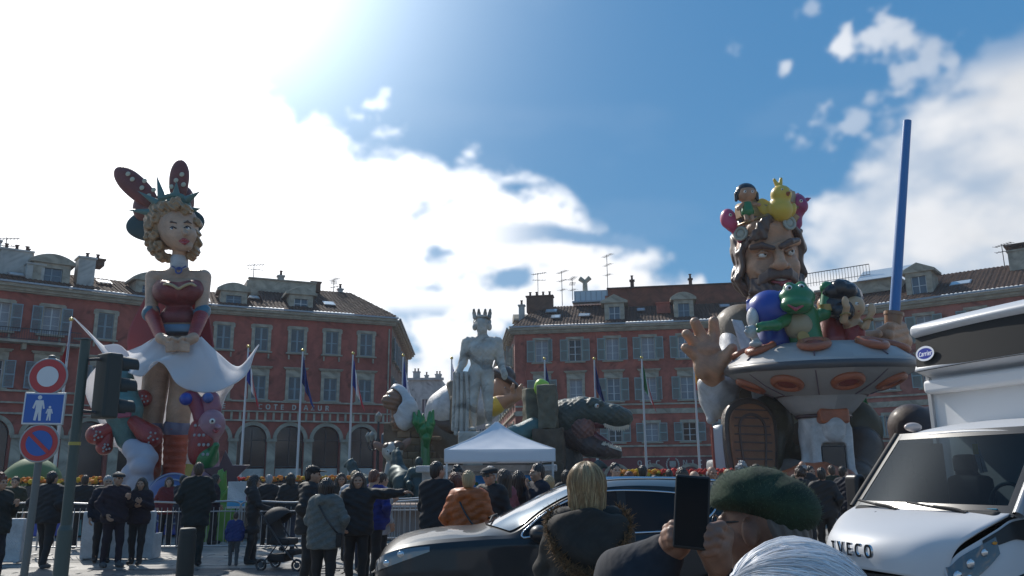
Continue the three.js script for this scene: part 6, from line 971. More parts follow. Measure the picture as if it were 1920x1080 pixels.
flowerBed('long orange flower bed in front of the left arcade', 400, 660, 33, 1.62);
flowerBed('red and yellow flower bed at the far left under the green dome', 20, 200, 27, 1.65);

// ---- flagpoles
const mPole = gloss(0.55, 0.55, 0.56, 0.35), mFinial = M(0.6, 0.45, 0.15, 0.3, { metalness: 0.8 });
function flagTex(bands, vertical) { const c = document.createElement('canvas'); c.width = c.height = 64; const x = c.getContext('2d'); bands.forEach((b, i) => { x.fillStyle = b; const s = 64 / bands.length; vertical ? x.fillRect(i * s, 0, s, 64) : x.fillRect(0, i * s, 64, s); }); const t = new THREE.CanvasTexture(c); t.colorSpace = THREE.SRGBColorSpace; return t; }
const flags = { blue: flagTex(['#0d2a7a', '#0d2a7a']), fr: flagTex(['#20379a', '#e8e8ea', '#c01525'], true), it: flagTex(['#0a7a40', '#e8e8ea', '#c01828'], true), es: flagTex(['#b0121c', '#e0a010', '#e0a010', '#b0121c']), wb: flagTex(['#2a48a0', '#e8e8ee', '#e8e8ee'], true), gr: flagTex(['#0f7a3a', '#0f7a3a', '#d8b820'], true), uk: flagTex(['#23308a', '#b01828', '#e6e6ea', '#b01828', '#23308a'], true) };
const poleShaft = mg([cy(0.04, 0.075, 8, 0, 4, 0, 12), cy(0.16, 0.2, 0.12, 0, 0.06, 0, 14)]), finial = sp(0.085, 0, 8.06, 0);
function flagpole(X, Y, kind, label, h = 7.9) {
  // stands where an 8 m pole must stand to reach its surveyed tip
  const r = P(X, Y, 1), d = (h - EYE) / (r.y - EYE), o = thing('flagpole', label, 'flagpole', [r.x * d, 0, -d], 0, 'flagpoles round the square'), s = h / 8.1;
  mesh(o, 'pole', poleShaft, mPole).scale.y = s; mesh(o, 'finial', finial, mFinial).scale.y = s;
  if (kind) { // hangs limp in folds
    const R = RNG(X), top = h - 0.35, rows = []; for (let j = 0; j <= 6; j++) { const t = j / 6, row = []; for (let i = 0; i <= 8; i++) { const u = i / 8, fold = 0.13 * Math.sin(u * 15 + R() * 0.3 + X) * (0.35 + t * 0.65); row.push([0.05 + u * (0.30 + 0.34 * t) - (X < 200 ? u * (0.5 + 0.9 * t) : 0), top - t * 1.35 - u * 1.5 * (1 - 0.1 * t), fold]); } rows.push(row); }
    const g = sheet(rows, 40, 16, 0.006), uv = g.attributes.uv, n = uv.count / 2; for (let i = 0; i < uv.count; i++) { const q = i % n; uv.setXY(i, (q % 41) / 40, 1 - Math.floor(q / 41) / 16); }
    mesh(o, 'flag', g, new THREE.MeshPhysicalMaterial({ map: flags[kind], roughness: 0.9, transmission: 0.25, thickness: 0 }));
  }
}
flagpole(134, 597, 'uk', 'tall flagpole with a red, white and blue flag, left of the giant woman');
flagpole(466, 648, 'fr', 'flagpole with a limp tricolour flag right of the billowing skirt');
flagpole(568, 655, 'blue', 'flagpole with a plain dark blue flag before the arcaded house');
flagpole(662, 661, 'fr', 'flagpole with a tricolour flag next to the candelabra lamp');
flagpole(756, 665, 'wb', 'flagpole with a white and blue flag at the house corner by the street gap');
flagpole(847, 670, 'wb', 'flagpole with a thin white flag immediately left of the marble statue');
flagpole(1021, 671, 'blue', 'flagpole with a blue flag behind the upright stone slabs');
flagpole(1114, 671, 'blue', 'flagpole with a dark blue flag above the dinosaur head');
flagpole(1203, 669, 'it', 'flagpole with a green, white and red flag right of the dinosaur');
flagpole(1300, 672, 'es', 'flagpole with a red and yellow flag beside the raised hand of the king');
flagpole(1607, 690, 'gr', 'flagpole with a green flag behind the saucer pedestal', 7.2);
{ // candelabra lamp
  const d = 40, o = thing('street_lamp', 'dark cast-iron candelabra street lamp in front of the arcade', 'street lamp', [GX(707, d), 0, -d]);
  mesh(o, 'post', xf(lathe([[0, 0], [0.3, 0], [0.3, 0.3], [0.16, 0.6], [0.13, 1.0], [0.08, 1.4], [0.07, 3.2], [0.12, 3.3], [0.06, 3.45], [0.05, 4.2], [0, 4.25]], 14)), mIron);
  for (let k = 0; k < 4; k++) { const a = k * 1.57 + 0.4, x = Math.cos(a) * 0.55, z = Math.sin(a) * 0.55; mesh(o, 'arm', tube([[0, 3.0, 0], [x * 0.6, 2.85, z * 0.6], [x, 3.05, z], [x, 3.25, z]], 0.03, 14, 6), mIron); mesh(o, 'lantern', mg([xf(lathe([[0.05, 0], [0.14, 0.25], [0.16, 0.3], [0.1, 0.4], [0.02, 0.48]], 10), x, 3.25, z)]), gloss(0.25, 0.25, 0.22, 0.2)); }
  mesh(o, 'lantern', mg([xf(lathe([[0.05, 0], [0.14, 0.25], [0.16, 0.3], [0.1, 0.4], [0.02, 0.48]], 10), 0, 4.2, 0)]), gloss(0.25, 0.25, 0.22, 0.2));
}
// ---- crowd barriers
{
  const bars = []; for (let i = 0; i < 17; i++) bars.push(cy(0.008, 0.008, 0.82, -1.0 + i * 0.125, 0.6, 0, 6));
  const barG = mg(bars), frameG = mg([tube([[-1.1, 0.12, 0], [-1.1, 1.0, 0], [-1.05, 1.1, 0], [0, 1.1, 0], [1.05, 1.1, 0], [1.1, 1.0, 0], [1.1, 0.12, 0]], 0.02, 60, 8), bar([-1.1, 0.19, 0], [1.1, 0.19, 0], 0.016), bar([-1.1, 0.92, 0], [1.1, 0.92, 0], 0.012)]), footG = mg([bx(0.05, 0.02, 0.6, 0, 0.012, 0), bar([0, 0.02, 0], [0, 0.2, 0], 0.02)]);
  const mGalv = M(0.34, 0.35, 0.36, 0.4, { metalness: 0.7 });
  const put = (x, z, turn, label) => { const o = thing('crowd_barrier', label, 'barrier', [x, 0, z], turn, 'steel crowd barriers along the floats'); mesh(o, 'frame', frameG, mGalv); mesh(o, 'bars', barG, mGalv); mesh(o, 'foot', footG, mGalv).position.x = -0.9; mesh(o, 'foot', footG, mGalv).position.x = 0.9; };
  const where = ['at the far left edge behind the dark-jacketed walker', 'behind the traffic light pole', 'behind the chatting couple', 'behind the tall man in the dark coat', 'behind the child in the blue jacket', 'beside the pushchair', 'behind the woman in the pale grey hooded jacket', 'behind the man in the bright blue jacket', 'nearest to the white tent'];
  for (let i = 0; i < 6; i++) put(-11.6 + i * 2.24, -18.9 + i * 0.12, 0.05, 'grey steel crowd barrier ' + where[i]);
  for (let i = 0; i < 3; i++) put(-5.0 + i * 2.24, -20.6 + i * 0.05, -0.03, 'grey steel crowd barrier ' + where[6 + i]);
}
solo('white_board', mg([rb(1.5, 0.95, 0.12, 0.03, 0, 0.5, 0), bx(0.06, 0.5, 0.5, -0.7, 0.26, -0.2), bx(0.06, 0.5, 0.5, 0.7, 0.26, -0.2)]), fWhite, 'plain white hoarding board behind the chatting couple', 'board', [GX(232, 17.8), 0, -17.8]);
solo('white_board', mg([rb(1.6, 0.85, 0.12, 0.03, 0, 0.45, 0), bx(0.06, 0.5, 0.5, 0.7, 0.26, -0.2)]), fWhite, 'white hoarding board cut by the left edge of the view', 'board', [GX(-15, 17.2), 0, -17.2]);
{ const o = thing('info_sign', 'small white information panel with a blue stripe on the barrier behind the child', 'sign', [GX(446, 19.4), 0, -19.4]); mesh(o, 'panel', mg(rb(0.42, 0.6, 0.04, 0.01, 0, 1.25, 0)), fWhite); mesh(o, 'stripe', mg(bx(0.4, 0.12, 0.02, 0, 1.06, 0.021)), gloss(0.05, 0.3, 0.5, 0.5)); mesh(o, 'post', mg(cy(0.02, 0.02, 0.96, 0, 0.48, 0)), mIron); }

// ---- road signs, traffic light, bollard
const mSteel = M(0.14, 0.15, 0.145, 0.55, { metalness: 0.4 }), mSignBack = M(0.35, 0.36, 0.36, 0.5, { metalness: 0.5 }), mSignRed = gloss(0.45, 0.035, 0.035, 0.45), mSignWhite = gloss(0.62, 0.63, 0.64, 0.45), mSignBlue = gloss(0.02, 0.10, 0.38, 0.45);
{
  const d = 10.2, sx = GX(62, d), L = (X, Y) => P(X, Y, d).sub(V(sx, 0, -d)).toArray();
  const o = thing('sign_post', 'grey post carrying three traffic signs at the left edge', 'sign post', [sx, 0, -d]);
  mesh(o, 'post', mg([cy(0.04, 0.045, 3.15, 0, 1.57, -0.05, 14)]), mSteel); mesh(o, 'post_cap', mg([sp(0.045, 0, 3.15, -0.05, 1, 0.5, 1)]), mSteel);
  const circle = (r, y, name) => { const g = new THREE.Group(); g.name = name; g.position.set(0, y, 0); o.add(g); mesh(g, 'plate', mg([cy(r, r, 0.025, 0, 0, -0.014, 40, Math.PI / 2), xf(new THREE.TorusGeometry(r, 0.014, 8, 44), 0, 0, -0.01)]), mSignBack); return g; };
  const disc = (r, z) => xf(new THREE.CircleGeometry(r, 40), 0, 0, z);
  const y1 = L(83, 706)[1], y2 = L(73, 766)[1], y3 = L(63, 831)[1];
  const a = circle(0.222, y1, 'no_entry_sign'); mesh(a, 'red_ring', disc(0.215, 0.003), mSignRed); mesh(a, 'white_disc', disc(0.128, 0.007), mSignWhite);
  const b = new THREE.Group(); b.name = 'pedestrian_sign'; b.position.set(0, y2, 0); o.add(b);
  mesh(b, 'plate', mg(rb(0.49, 0.40, 0.03, 0.012, 0, 0, -0.016)), mSignBack); mesh(b, 'white_border', mg(bx(0.475, 0.385, 0.004, 0, 0, 0.002)), mSignWhite); mesh(b, 'blue_field', mg(bx(0.44, 0.35, 0.004, 0, 0, 0.006)), mSignBlue);
  const man = (s, x, y) => { const g = [xf(new THREE.CircleGeometry(0.026 * s, 16), x, y + 0.125 * s, 0.011), ext(poly([[x - 0.045 * s, y + 0.09 * s], [x + 0.045 * s, y + 0.09 * s], [x + 0.07 * s, y - 0.01 * s], [x + 0.05 * s, y - 0.015 * s], [x + 0.035 * s, y + 0.05 * s], [x + 0.035 * s, y - 0.03 * s], [x + 0.04 * s, y - 0.16 * s], [x + 0.012 * s, y - 0.16 * s], [x, y - 0.05 * s], [x - 0.02 * s, y - 0.16 * s], [x - 0.048 * s, y - 0.155 * s], [x - 0.035 * s, y - 0.03 * s], [x - 0.035 * s, y + 0.05 * s], [x - 0.055 * s, y - 0.015 * s], [x - 0.075 * s, y - 0.005 * s]]), 0.003, 0.0085)]; return mg(g); };
  mesh(b, 'adult_symbol', man(1, -0.055, 0.01), mSignWhite); mesh(b, 'child_symbol', man(0.58, 0.075, -0.055), mSignWhite);
  const c = circle(0.222, y3, 'no_parking_sign'); mesh(c, 'red_ring', disc(0.215, 0.003), mSignRed); mesh(c, 'blue_disc', disc(0.155, 0.007), mSignBlue); mesh(c, 'red_bar', mg(bx(0.32, 0.045, 0.003, 0, 0, 0.0105, 0, 0, -0.75)), mSignRed);
  o.rotation.set(0, 0.12, -0.012);
}
{
  const d = 9, sx = GX(133, d), L = (X, Y, z = 0) => P(X, Y, d - z).sub(V(sx, 0, -d)).toArray();
  const o = thing('traffic_light', 'dark green traffic light pole with signal head seen from behind', 'traffic light', [sx, 0, -d]);
  mesh(o, 'pole', mg([cy(0.052, 0.055, 3.15, 0.0, 1.57, 0, 16)]), M(0.06, 0.08, 0.07, 0.5, { metalness: 0.2 })); mesh(o, 'pole_sleeve', mg([cy(0.075, 0.075, 1.12, 0, 0.56, 0, 16), cy(0.056, 0.075, 0.05, 0, 1.145, 0, 16)]), M(0.06, 0.08, 0.07, 0.5)); mesh(o, 'top_plate', mg([bx(0.16, 0.015, 0.12, -0.03, 3.16, 0)]), mSteel);
  const c = L(190, 722), hd = new THREE.Group(); hd.name = 'signal_head'; hd.position.set(c[0] + 0.015, c[1], -0.1); hd.rotation.y = -0.6; o.add(hd);
  mesh(hd, 'housing', mg([rb(0.27, 0.72, 0.18, 0.03, 0, 0, 0)]), M(0.02, 0.028, 0.026, 0.5)); for (const y of [0.24, 0, -0.24]) mesh(hd, 'visor', mg([xf(new THREE.CylinderGeometry(0.10, 0.11, 0.20, 18, 1, true, -2.0, 4.0), 0, y, -0.2, -Math.PI / 2, 0, 0)]), M(0.02, 0.025, 0.024, 0.6, { side: THREE.DoubleSide }));
  mesh(o, 'bracket', mg([bar([0.03, c[1] + 0.28, 0], [c[0] + 0.02, c[1] + 0.3, -0.06], 0.018), bar([0.03, c[1] - 0.28, 0], [c[0] + 0.02, c[1] - 0.3, -0.06], 0.018)]), mIron); mesh(o, 'clamp_band', mg([cy(0.062, 0.062, 0.035, 0, L(0, 833)[1], 0, 16)]), gloss(0.35, 0.28, 0.05, 0.5));
}
solo('bollard', xf(lathe([[0, 0], [0.105, 0], [0.105, 0.95], [0.095, 0.965], [0.1, 0.98], [0.1, 1.02], [0.085, 1.04], [0, 1.045]], 28)), M(0.012, 0.018, 0.018, 0.6), 'black cylindrical bollard with flat pale top in the left foreground', 'bollard', G(360, 10.6));

// ---------------------------------------------------------------- people
function mirrorX(g) { g = g.clone(); g.scale(-1, 1, 1); const i = g.index.array; for (let k = 0; k < i.length; k += 3) { const t = i[k]; i[k] = i[k + 1]; i[k + 1] = t; } const n = g.attributes.normal; return g; }
function headSDF(f = 0, cell = 0.007) { // origin at the middle of the head, facing +z
  const j = f ? 0.9 : 1;
  return sdf([ell([0, 0.02, -0.012], [0.074, 0.105, 0.094]), ell([0, -0.045, 0.028], [0.056 * j, 0.062, 0.06], 0.04), ell([0, -0.092, 0.052], [0.026 * j, 0.02, 0.025], 0.03), ell([0.038, -0.02, 0.055], [0.024, 0.022, 0.024], 0.03), ell([-0.038, -0.02, 0.055], [0.024, 0.022, 0.024], 0.03), cap([-0.045, 0.026, 0.072], [0.045, 0.026, 0.072], 0.013, 0.013, 0.02), cap([0, 0.015, 0.084], [0, -0.022, 0.106], 0.008, 0.014, 0.012), cap([-0.012, -0.026, 0.094], [0.012, -0.026, 0.094], 0.009, 0.009, 0.008), cap([-0.022, -0.056, 0.086], [0.022, -0.056, 0.086], 0.007, 0.007, 0.008), cap([-0.018, -0.068, 0.083], [0.018, -0.068, 0.083], 0.008, 0.008, 0.008),
    ell([0.078, -0.005, -0.008], [0.010, 0.032, 0.019], 0.008, [0, 0.3, 0.1]), ell([-0.078, -0.005, -0.008], [0.010, 0.032, 0.019], 0.008, [0, -0.3, -0.1]), sub(ell([0.031, 0.008, 0.092], [0.014, 0.009, 0.012], 0.012)), sub(ell([-0.031, 0.008, 0.092], [0.014, 0.009, 0.012], 0.012)), cap([0, -0.06, -0.02], [0, -0.15, -0.03], 0.056 * j, 0.058 * j, 0.02)], cell);
}
// right hand hanging down from the wrist at the origin, thumb forward (+z), palm towards +x
function handSDF(curl = 0.5, cell = 0.005) {
  const g = [rbox([0, -0.052, 0], [0.014, 0.046, 0.040], 0.013, 0.01), cap([0, 0.02, 0], [0, -0.02, 0], 0.024, 0.024, 0.02)];
  [[0.030, 0.036], [0.010, 0.041], [-0.011, 0.038], [-0.031, 0.030]].forEach(([z, l], i) => { const a = curl * 0.7, b = curl * 1.5, p0 = [0, -0.094, z], p1 = [Math.sin(a) * l, -0.094 - Math.cos(a) * l, z * 1.05], p2 = [p1[0] + Math.sin(b) * l * 0.72, p1[1] - Math.cos(b) * l * 0.72, z * 1.05], p3 = [p2[0] + Math.sin(b * 1.4) * l * 0.55, p2[1] - Math.cos(b * 1.4) * l * 0.55, z]; g.push(chain([p0, p1, p2, p3], [0.0098, 0.0092, 0.0082, 0.0072], 0.004)); });
  g.push(chain([[0.006, -0.028, 0.034], [0.016, -0.06, 0.058], [0.022, -0.088, 0.060]], [0.014, 0.011, 0.0085], 0.008));
  return sdf(g, cell);
}
const HEADS = [headSDF(0), headSDF(1)], HAND = { R: handSDF(0.5), O: handSDF(0.15), C: handSDF(1.25) }; for (const k of ['R', 'O', 'C']) HAND[k + 'm'] = mirrorX(HAND[k]);
const skins = [[0.40, 0.23, 0.15], [0.34, 0.18, 0.115], [0.44, 0.27, 0.19], [0.24, 0.13, 0.08]].map(([r, g, b]) => M(r, g, b, 0.55));
const hairMat = { black: M(0.012, 0.010, 0.009, 0.4), brown: M(0.05, 0.028, 0.017, 0.45), red: M(0.13, 0.04, 0.018, 0.45), grey: M(0.26, 0.26, 0.26, 0.5), blond: M(0.36, 0.24, 0.12, 0.45), dark: M(0.025, 0.017, 0.012, 0.45) };
const clothMats = new Map();
function cloth(r, g, b, rough = 0.85, sheen) { const k = [r, g, b, rough] + ''; if (!clothMats.has(k)) clothMats.set(k, M(r, g, b, rough, { map: T.cloth, bumpMap: T.bump, bumpScale: 0.004 })); return clothMats.get(k); }
const mEyeSmall = M(0.03, 0.02, 0.015, 0.2), mShades = gloss(0.01, 0.01, 0.01, 0.1);
const ARM = { down: [[0.265, 1.13, -0.03], [0.275, 0.90, 0.05]], pocket: [[0.29, 1.14, -0.08], [0.215, 0.95, 0.1]], hold: [[0.245, 1.13, 0.06], [0.11, 1.24, 0.27]], phone: [[0.26, 1.20, 0.20], [0.09, 1.46, 0.30]], point: [[0.43, 1.40, 0.10], [0.68, 1.42, 0.16]], fold: [[0.255, 1.12, 0.05], [0.02, 1.16, 0.2]], hip: [[0.34, 1.16, -0.08], [0.2, 1.0, 0.08]], push: [[0.24, 1.14, 0.1], [0.2, 1.02, 0.36]], chin: [[0.25, 1.12, 0.1], [0.07, 1.36, 0.16]] };
const geoCache = new Map();
const cached = (k, f) => { if (!geoCache.has(k)) geoCache.set(k, f()); return geoCache.get(k); };
// one figure standing on the ground; the same shapes serve several people of the crowd, each with colours of its own
function person(label, o) {
  const { pos, turn = 0, h = 1.72, w = 1, arms = ['down', 'down'], step = 0.06, female = 0, skin = 0, hair = 'short', hairC = 'dark', coat = cloth(0.02, 0.02, 0.022), coatLen = 0.80, puff = 0, legs = cloth(0.02, 0.022, 0.03), shoes = cloth(0.03, 0.03, 0.03), hood = 0, hat, hatC, shades, bag, headTurn = 0, headTilt = 0, group, lean = 0, cell = 0.018, lod = '', look } = o;
  const g = thing('person', label, 'person', pos, turn, group), s = h / 1.72; g.scale.set(s, s, s); g.rotation.x = 0; if (lean) g.rotation.set(lean, turn, 0, 'YXZ');
  const key = JSON.stringify([w, arms, step, female, cell]), A = [1, -1].map((sd, i) => ARM[arms[i]].map(([x, y, z]) => [x * sd * (i, 1), y, z]));
  const sh = 0.175 * (female ? 0.92 : 1), feet = [[0.095, 0.06, step], [-0.095, 0.06, -step]], knees = [[0.1, 0.49, step * 0.6 + 0.02], [-0.1, 0.49, -step * 0.5 + 0.02]];
  const torso = (e, k = 0.1) => [cap([-0.09, 0.95, 0], [0.09, 0.95, 0], 0.105 * w + e, 0.105 * w + e, k), cap([-0.08, 1.12, 0.005], [0.08, 1.12, 0.005], 0.10 * w + e, 0.10 * w + e, 0.12), cap([-0.11, 1.30, 0], [0.11, 1.30, 0], 0.098 * w + e, 0.098 * w + e, 0.12), cap([-sh + 0.03, 1.405, -0.01], [sh - 0.03, 1.405, -0.01], 0.058 + e, 0.058 + e, 0.08)];
  const body = cached('b' + key, () => {
    const bs = sdf([torso(0), cap([0, 1.40, -0.02], [0, 1.50, -0.012], 0.062, 0.056, 0.04), A.map(([e, q], i) => chain([[(i ? -1 : 1) * sh, 1.395, -0.01], e, q], [0.05, 0.04, 0.026], 0.03)), knees.map((k, i) => chain([[i ? -0.095 : 0.095, 0.90, 0], k, feet[i]], [0.082, 0.056, 0.04], 0.04)), feet.map((f) => cap(f, [f[0] * 1.2, 0.035, f[2] + 0.14], 0.035, 0.03, 0.03))], 0.022);
    const parts = [bs]; A.forEach(([e, q], i) => { const dir = V(...q).sub(V(...e)).normalize(); const hg = (arms[i] === 'hold' || arms[i] === 'phone' || arms[i] === 'push' ? HAND[i ? 'C' : 'Cm'] : HAND[i ? 'R' : 'Rm']).clone(); const m = new THREE.Matrix4().compose(V(...q), new THREE.Quaternion().setFromUnitVectors(V(0, -1, 0), dir), V(1, 1, 1)); hg.applyMatrix4(m); parts.push(hg); });
    return mg(parts);
  });
  const bm = mesh(g, 'body', body, skins[skin]);
  // head is part of the body mesh's geometry per pose
  const hk = 'h' + key + headTurn + '/' + headTilt, hm = new THREE.Matrix4().compose(V(0, 1.595, 0.012), new THREE.Quaternion().setFromEuler(new THREE.Euler(headTilt, headTurn, 0, 'YXZ')), V(1, 1, 1));
  bm.geometry = cached(hk, () => mg([body, HEADS[female].clone().applyMatrix4(hm)]));
  const onHead = (name, geo, mat) => { const m = mesh(g, name, geo, mat); m.position.set(0, 1.595, 0.012); m.rotation.set(headTilt, headTurn, 0, 'YXZ'); return m; };
  const wr = (x, y, z) => 0.0065 * Math.sin(y * 26 + Math.sin(x * 17) * 2 + z * 11) * Math.sin(x * 13 + z * 19 + y * 7) + 0.004 * Math.sin(y * 61 + x * 30);
  const e = puff ? 0.045 : 0.024;
  mesh(g, 'coat', cached('c' + key + coatLen + puff + hood, () => {
    const p = [torso(e), cap([-0.02, 1.44, -0.02], [0.02, 1.44, -0.02], 0.075, 0.075, 0.04), A.map(([el, q], i) => { const dir = V(...q).sub(V(...el)).normalize().multiplyScalar(0.02).toArray(); return chain([[(i ? -1 : 1) * sh, 1.395, -0.01], el, addV(q, dir, -1)], [0.062 + e * 0.7, 0.050 + e * 0.65, 0.040 + e * 0.4], 0.035); })];
    if (coatLen < 0.86) p.push(cap([-0.06, coatLen + 0.05, 0], [0.06, coatLen + 0.05, 0], 0.125 * w + e, 0.125 * w + e, 0.12));
    p.push(cutBelow(coatLen, 0.012), sub({ ...cap([0, 1.50, 0.0], [0, 1.6, 0.03], 0.06, 0.07), k: 0.015 }));
    if (hood) p.push(chain([[-0.09, 1.45, -0.01], [-0.06, 1.42, -0.11], [0.06, 1.42, -0.11], [0.09, 1.45, -0.01]], [0.045, 0.06, 0.06, 0.045], 0.05));
    const pf = puff ? (x, y, z) => wr(x, y, z) + 0.0045 * Math.pow(Math.abs(Math.cos(y * 38 + Math.abs(x) * 5 + z * 3)), 0.4) * -1.6 + 0.005 : wr; return sdf(p, cell, pf);
  }), coat);
  mesh(g, 'trousers', cached('t' + key, () => sdf([cap([-0.075, 0.93, 0], [0.075, 0.93, 0], 0.112 * w, 0.112 * w, 0.06), knees.map((k, i) => chain([[i ? -0.092 : 0.092, 0.88, 0], k, addV(feet[i], [0, 0.02, -0.01])], [0.098 * w, 0.07, 0.055], 0.04)), cutBelow(0.07)], cell, (x, y, z) => 0.006 * Math.sin(y * 24 + x * 20) * Math.sin(z * 17 + y * 9))), legs);
  for (const [i, f] of feet.entries()) mesh(g, 'shoe', cached('s' + key + i, () => sdf([cap(addV(f, [0, 0, -0.01]), [f[0] * 1.15, 0.045, f[2] + 0.13], 0.048, 0.04, 0.04), cap(f, addV(f, [0, 0.06, 0]), 0.045, 0.045, 0.03), cutBelow(0.004)], 0.012)), shoes);
  // hair and hats
  const hs = (x, y, z) => 0.003 * Math.sin(x * 210 + y * 30) + 0.003 * Math.sin(z * 170 + y * 40);
  const faceCut = sub(ell([0, -0.035, 0.115], [0.072, 0.088, 0.075], 0.02));
  const H = {
    short: () => [ell([0, 0.035, -0.022], [0.084, 0.104, 0.1]), ell([0, -0.03, -0.06], [0.066, 0.07, 0.05], 0.03), faceCut, sub(rbox([0, -0.06, 0.06], [0.2, 0.07, 0.075], 0.02, 0.02)), sub(ell([0, -0.0, 0.11], [0.07, 0.05, 0.05], 0.02))],
    balding: () => [ell([0, 0.0, -0.035], [0.084, 0.075, 0.085]), faceCut, sub(ell([0, 0.1, 0.03], [0.09, 0.075, 0.1], 0.02))],
    long: () => [ell([0, 0.03, -0.02], [0.092, 0.112, 0.108]), chain([[-0.07, 0, -0.03], [-0.09, -0.12, -0.02], [-0.085, -0.26, -0.02]], [0.05, 0.05, 0.03], 0.04), chain([[0.07, 0, -0.03], [0.09, -0.12, -0.02], [0.085, -0.26, -0.02]], [0.05, 0.05, 0.03], 0.04), cap([0, 0, -0.07], [0, -0.24, -0.075], 0.075, 0.07, 0.05), faceCut, sub(ell([0, -0.03, 0.10], [0.068, 0.098, 0.085], 0.02))],
    bob: () => [ell([0, 0.03, -0.02], [0.095, 0.112, 0.108]), cap([-0.06, 0, -0.03], [-0.07, -0.10, -0.02], 0.05, 0.042, 0.04), cap([0.06, 0, -0.03], [0.07, -0.10, -0.02], 0.05, 0.042, 0.04), cap([0, 0, -0.065], [0, -0.10, -0.07], 0.075, 0.06, 0.05), faceCut, sub(ell([0, -0.03, 0.10], [0.068, 0.098, 0.085], 0.02))],
    bun: () => [ell([0, 0.033, -0.02], [0.087, 0.106, 0.1]), ell([0, 0.05, -0.13], [0.05, 0.05, 0.045], 0.02), faceCut, sub(ell([0, -0.02, 0.1], [0.06, 0.075, 0.06], 0.02)), sub(rbox([0, -0.1, 0.04], [0.2, 0.07, 0.075], 0.02, 0.02))],
    curly: () => { const R = RNG(6), p = [ell([0, 0.03, -0.02], [0.09, 0.11, 0.105])]; for (let i = 0; i < 26; i++) { const a = R() * 6.28, b = R() * 2.2 - 0.7; p.push(ell([Math.cos(a) * Math.cos(b) * 0.095, 0.03 + Math.sin(b) * 0.11, Math.sin(a) * Math.cos(b) * 0.1 - 0.03], [0.028, 0.028, 0.028], 0.012)); } p.push(faceCut); return p; },
  };
  if (hair !== 'none') onHead('hair', cached('hair' + hair, () => sdf(H[hair](), 0.008, hs)), hairMat[hairC]);
  if (hat === 'cap') onHead('cap', cached('cap', () => sdf([ell([0, 0.055, -0.01], [0.09, 0.078, 0.105]), ell([0, 0.055, 0.115], [0.07, 0.010, 0.075], 0.015, [0.15, 0, 0]), cutBelow(0.03)], 0.007)), hatC || cloth(0.012, 0.012, 0.014));
  if (hat === 'flat') onHead('flat_cap', cached('flatcap', () => sdf([ell([0, 0.075, 0.01], [0.105, 0.048, 0.135], 0.02, [0.12, 0, 0]), ell([0, 0.05, 0.115], [0.075, 0.012, 0.05], 0.02, [0.3, 0, 0]), ell([0, 0.05, -0.03], [0.09, 0.04, 0.09], 0.02)], 0.007)), hatC || cloth(0.03, 0.032, 0.035));
  if (hat === 'beanie') onHead('woolly_hat', cached('beanie', () => sdf([ell([0, 0.06, -0.015], [0.092, 0.095, 0.107]), chain([[-0.08, 0.03, 0], [0, 0.035, 0.09], [0.08, 0.03, 0], [0, 0.02, -0.11], [-0.08, 0.03, 0]], 0.018, 0.02), cutBelow(0.005)], 0.007)), hatC || cloth(0.02, 0.02, 0.03));
  if (shades) onHead('sunglasses', cached('shades', () => mg([rb(0.055, 0.036, 0.012, 0.006, -0.032, 0.008, 0.1), rb(0.055, 0.036, 0.012, 0.006, 0.032, 0.008, 0.1), bx(0.02, 0.008, 0.006, 0, 0.015, 0.104), bx(0.006, 0.008, 0.1, 0.074, 0.015, 0.05), bx(0.006, 0.008, 0.1, -0.074, 0.015, 0.05)])), mShades);
  else for (const x of [-0.031, 0.031]) { const m = onHead('eye', cached('eye', () => sp(0.0105, 0, 0, 0, 1, 1, 1, 8)), mEyeSmall); m.position.add(V(x, 0.008, 0.0825).applyEuler(m.rotation)); }
  if (bag) { mesh(g, 'bag_strap', cached('strap' + bag, () => tube(bag > 0 ? [[0.1, 1.48, 0.07], [0.14, 1.485, -0.06], [0.02, 1.25, -0.185], [-0.16, 1.0, -0.175], [-0.23, 0.92, 0]] : [[-0.1, 1.46, 0.06], [-0.14, 1.47, -0.05], [-0.02, 1.25, -0.165], [0.16, 1.0, -0.14], [0.2, 0.92, 0]], 0.013, 30, 6)), fBlack); mesh(g, 'shoulder_bag', cached('sbag' + bag, () => mg(rb(0.1, 0.2, 0.27, 0.03, -0.22 * bag, 0.86, -0.02))), cloth(0.02, 0.016, 0.013, 0.6)); }
  return g;
}
const navy = cloth(0.012, 0.016, 0.035), black = cloth(0.012, 0.012, 0.014, 0.7), jeans = cloth(0.03, 0.042, 0.075), greyT = cloth(0.12, 0.125, 0.13), plum = cloth(0.028, 0.014, 0.026), olive = cloth(0.035, 0.042, 0.022), dgreen = cloth(0.014, 0.022, 0.02), white = cloth(0.58, 0.58, 0.6), whiteShoe = cloth(0.5, 0.5, 0.5, 0.6), brownC = cloth(0.05, 0.03, 0.018), beige = cloth(0.3, 0.25, 0.18), red = cloth(0.22, 0.025, 0.03), pink = cloth(0.42, 0.12, 0.14);
const PI = Math.PI;
person('person in a dark jacket cut by the left edge, turned to the right', { pos: G(2, 13.6), turn: 1.3, coat: dgreen, hairC: 'red', hair: 'curly', arms: ['hold', 'pocket'], w: 1.15 });
person('man in a black jacket seen from behind between sign post and traffic light', { pos: G(98, 16.2), turn: PI - 0.2, h: 1.78, w: 1.2, coat: black, legs: black, shoes: greyT, arms: ['hip', 'pocket'], hairC: 'black', puff: 1, step: 0.1 });
person('man in a plum jacket and dark cap leaning towards the long-haired woman', { pos: G(222, 16.3), turn: 0.9, h: 1.76, w: 1.1, coat: plum, legs: plum, arms: ['hold', 'pocket'], hair: 'short', hairC: 'grey', hat: 'flat', shoes: greyT, step: 0.1 });
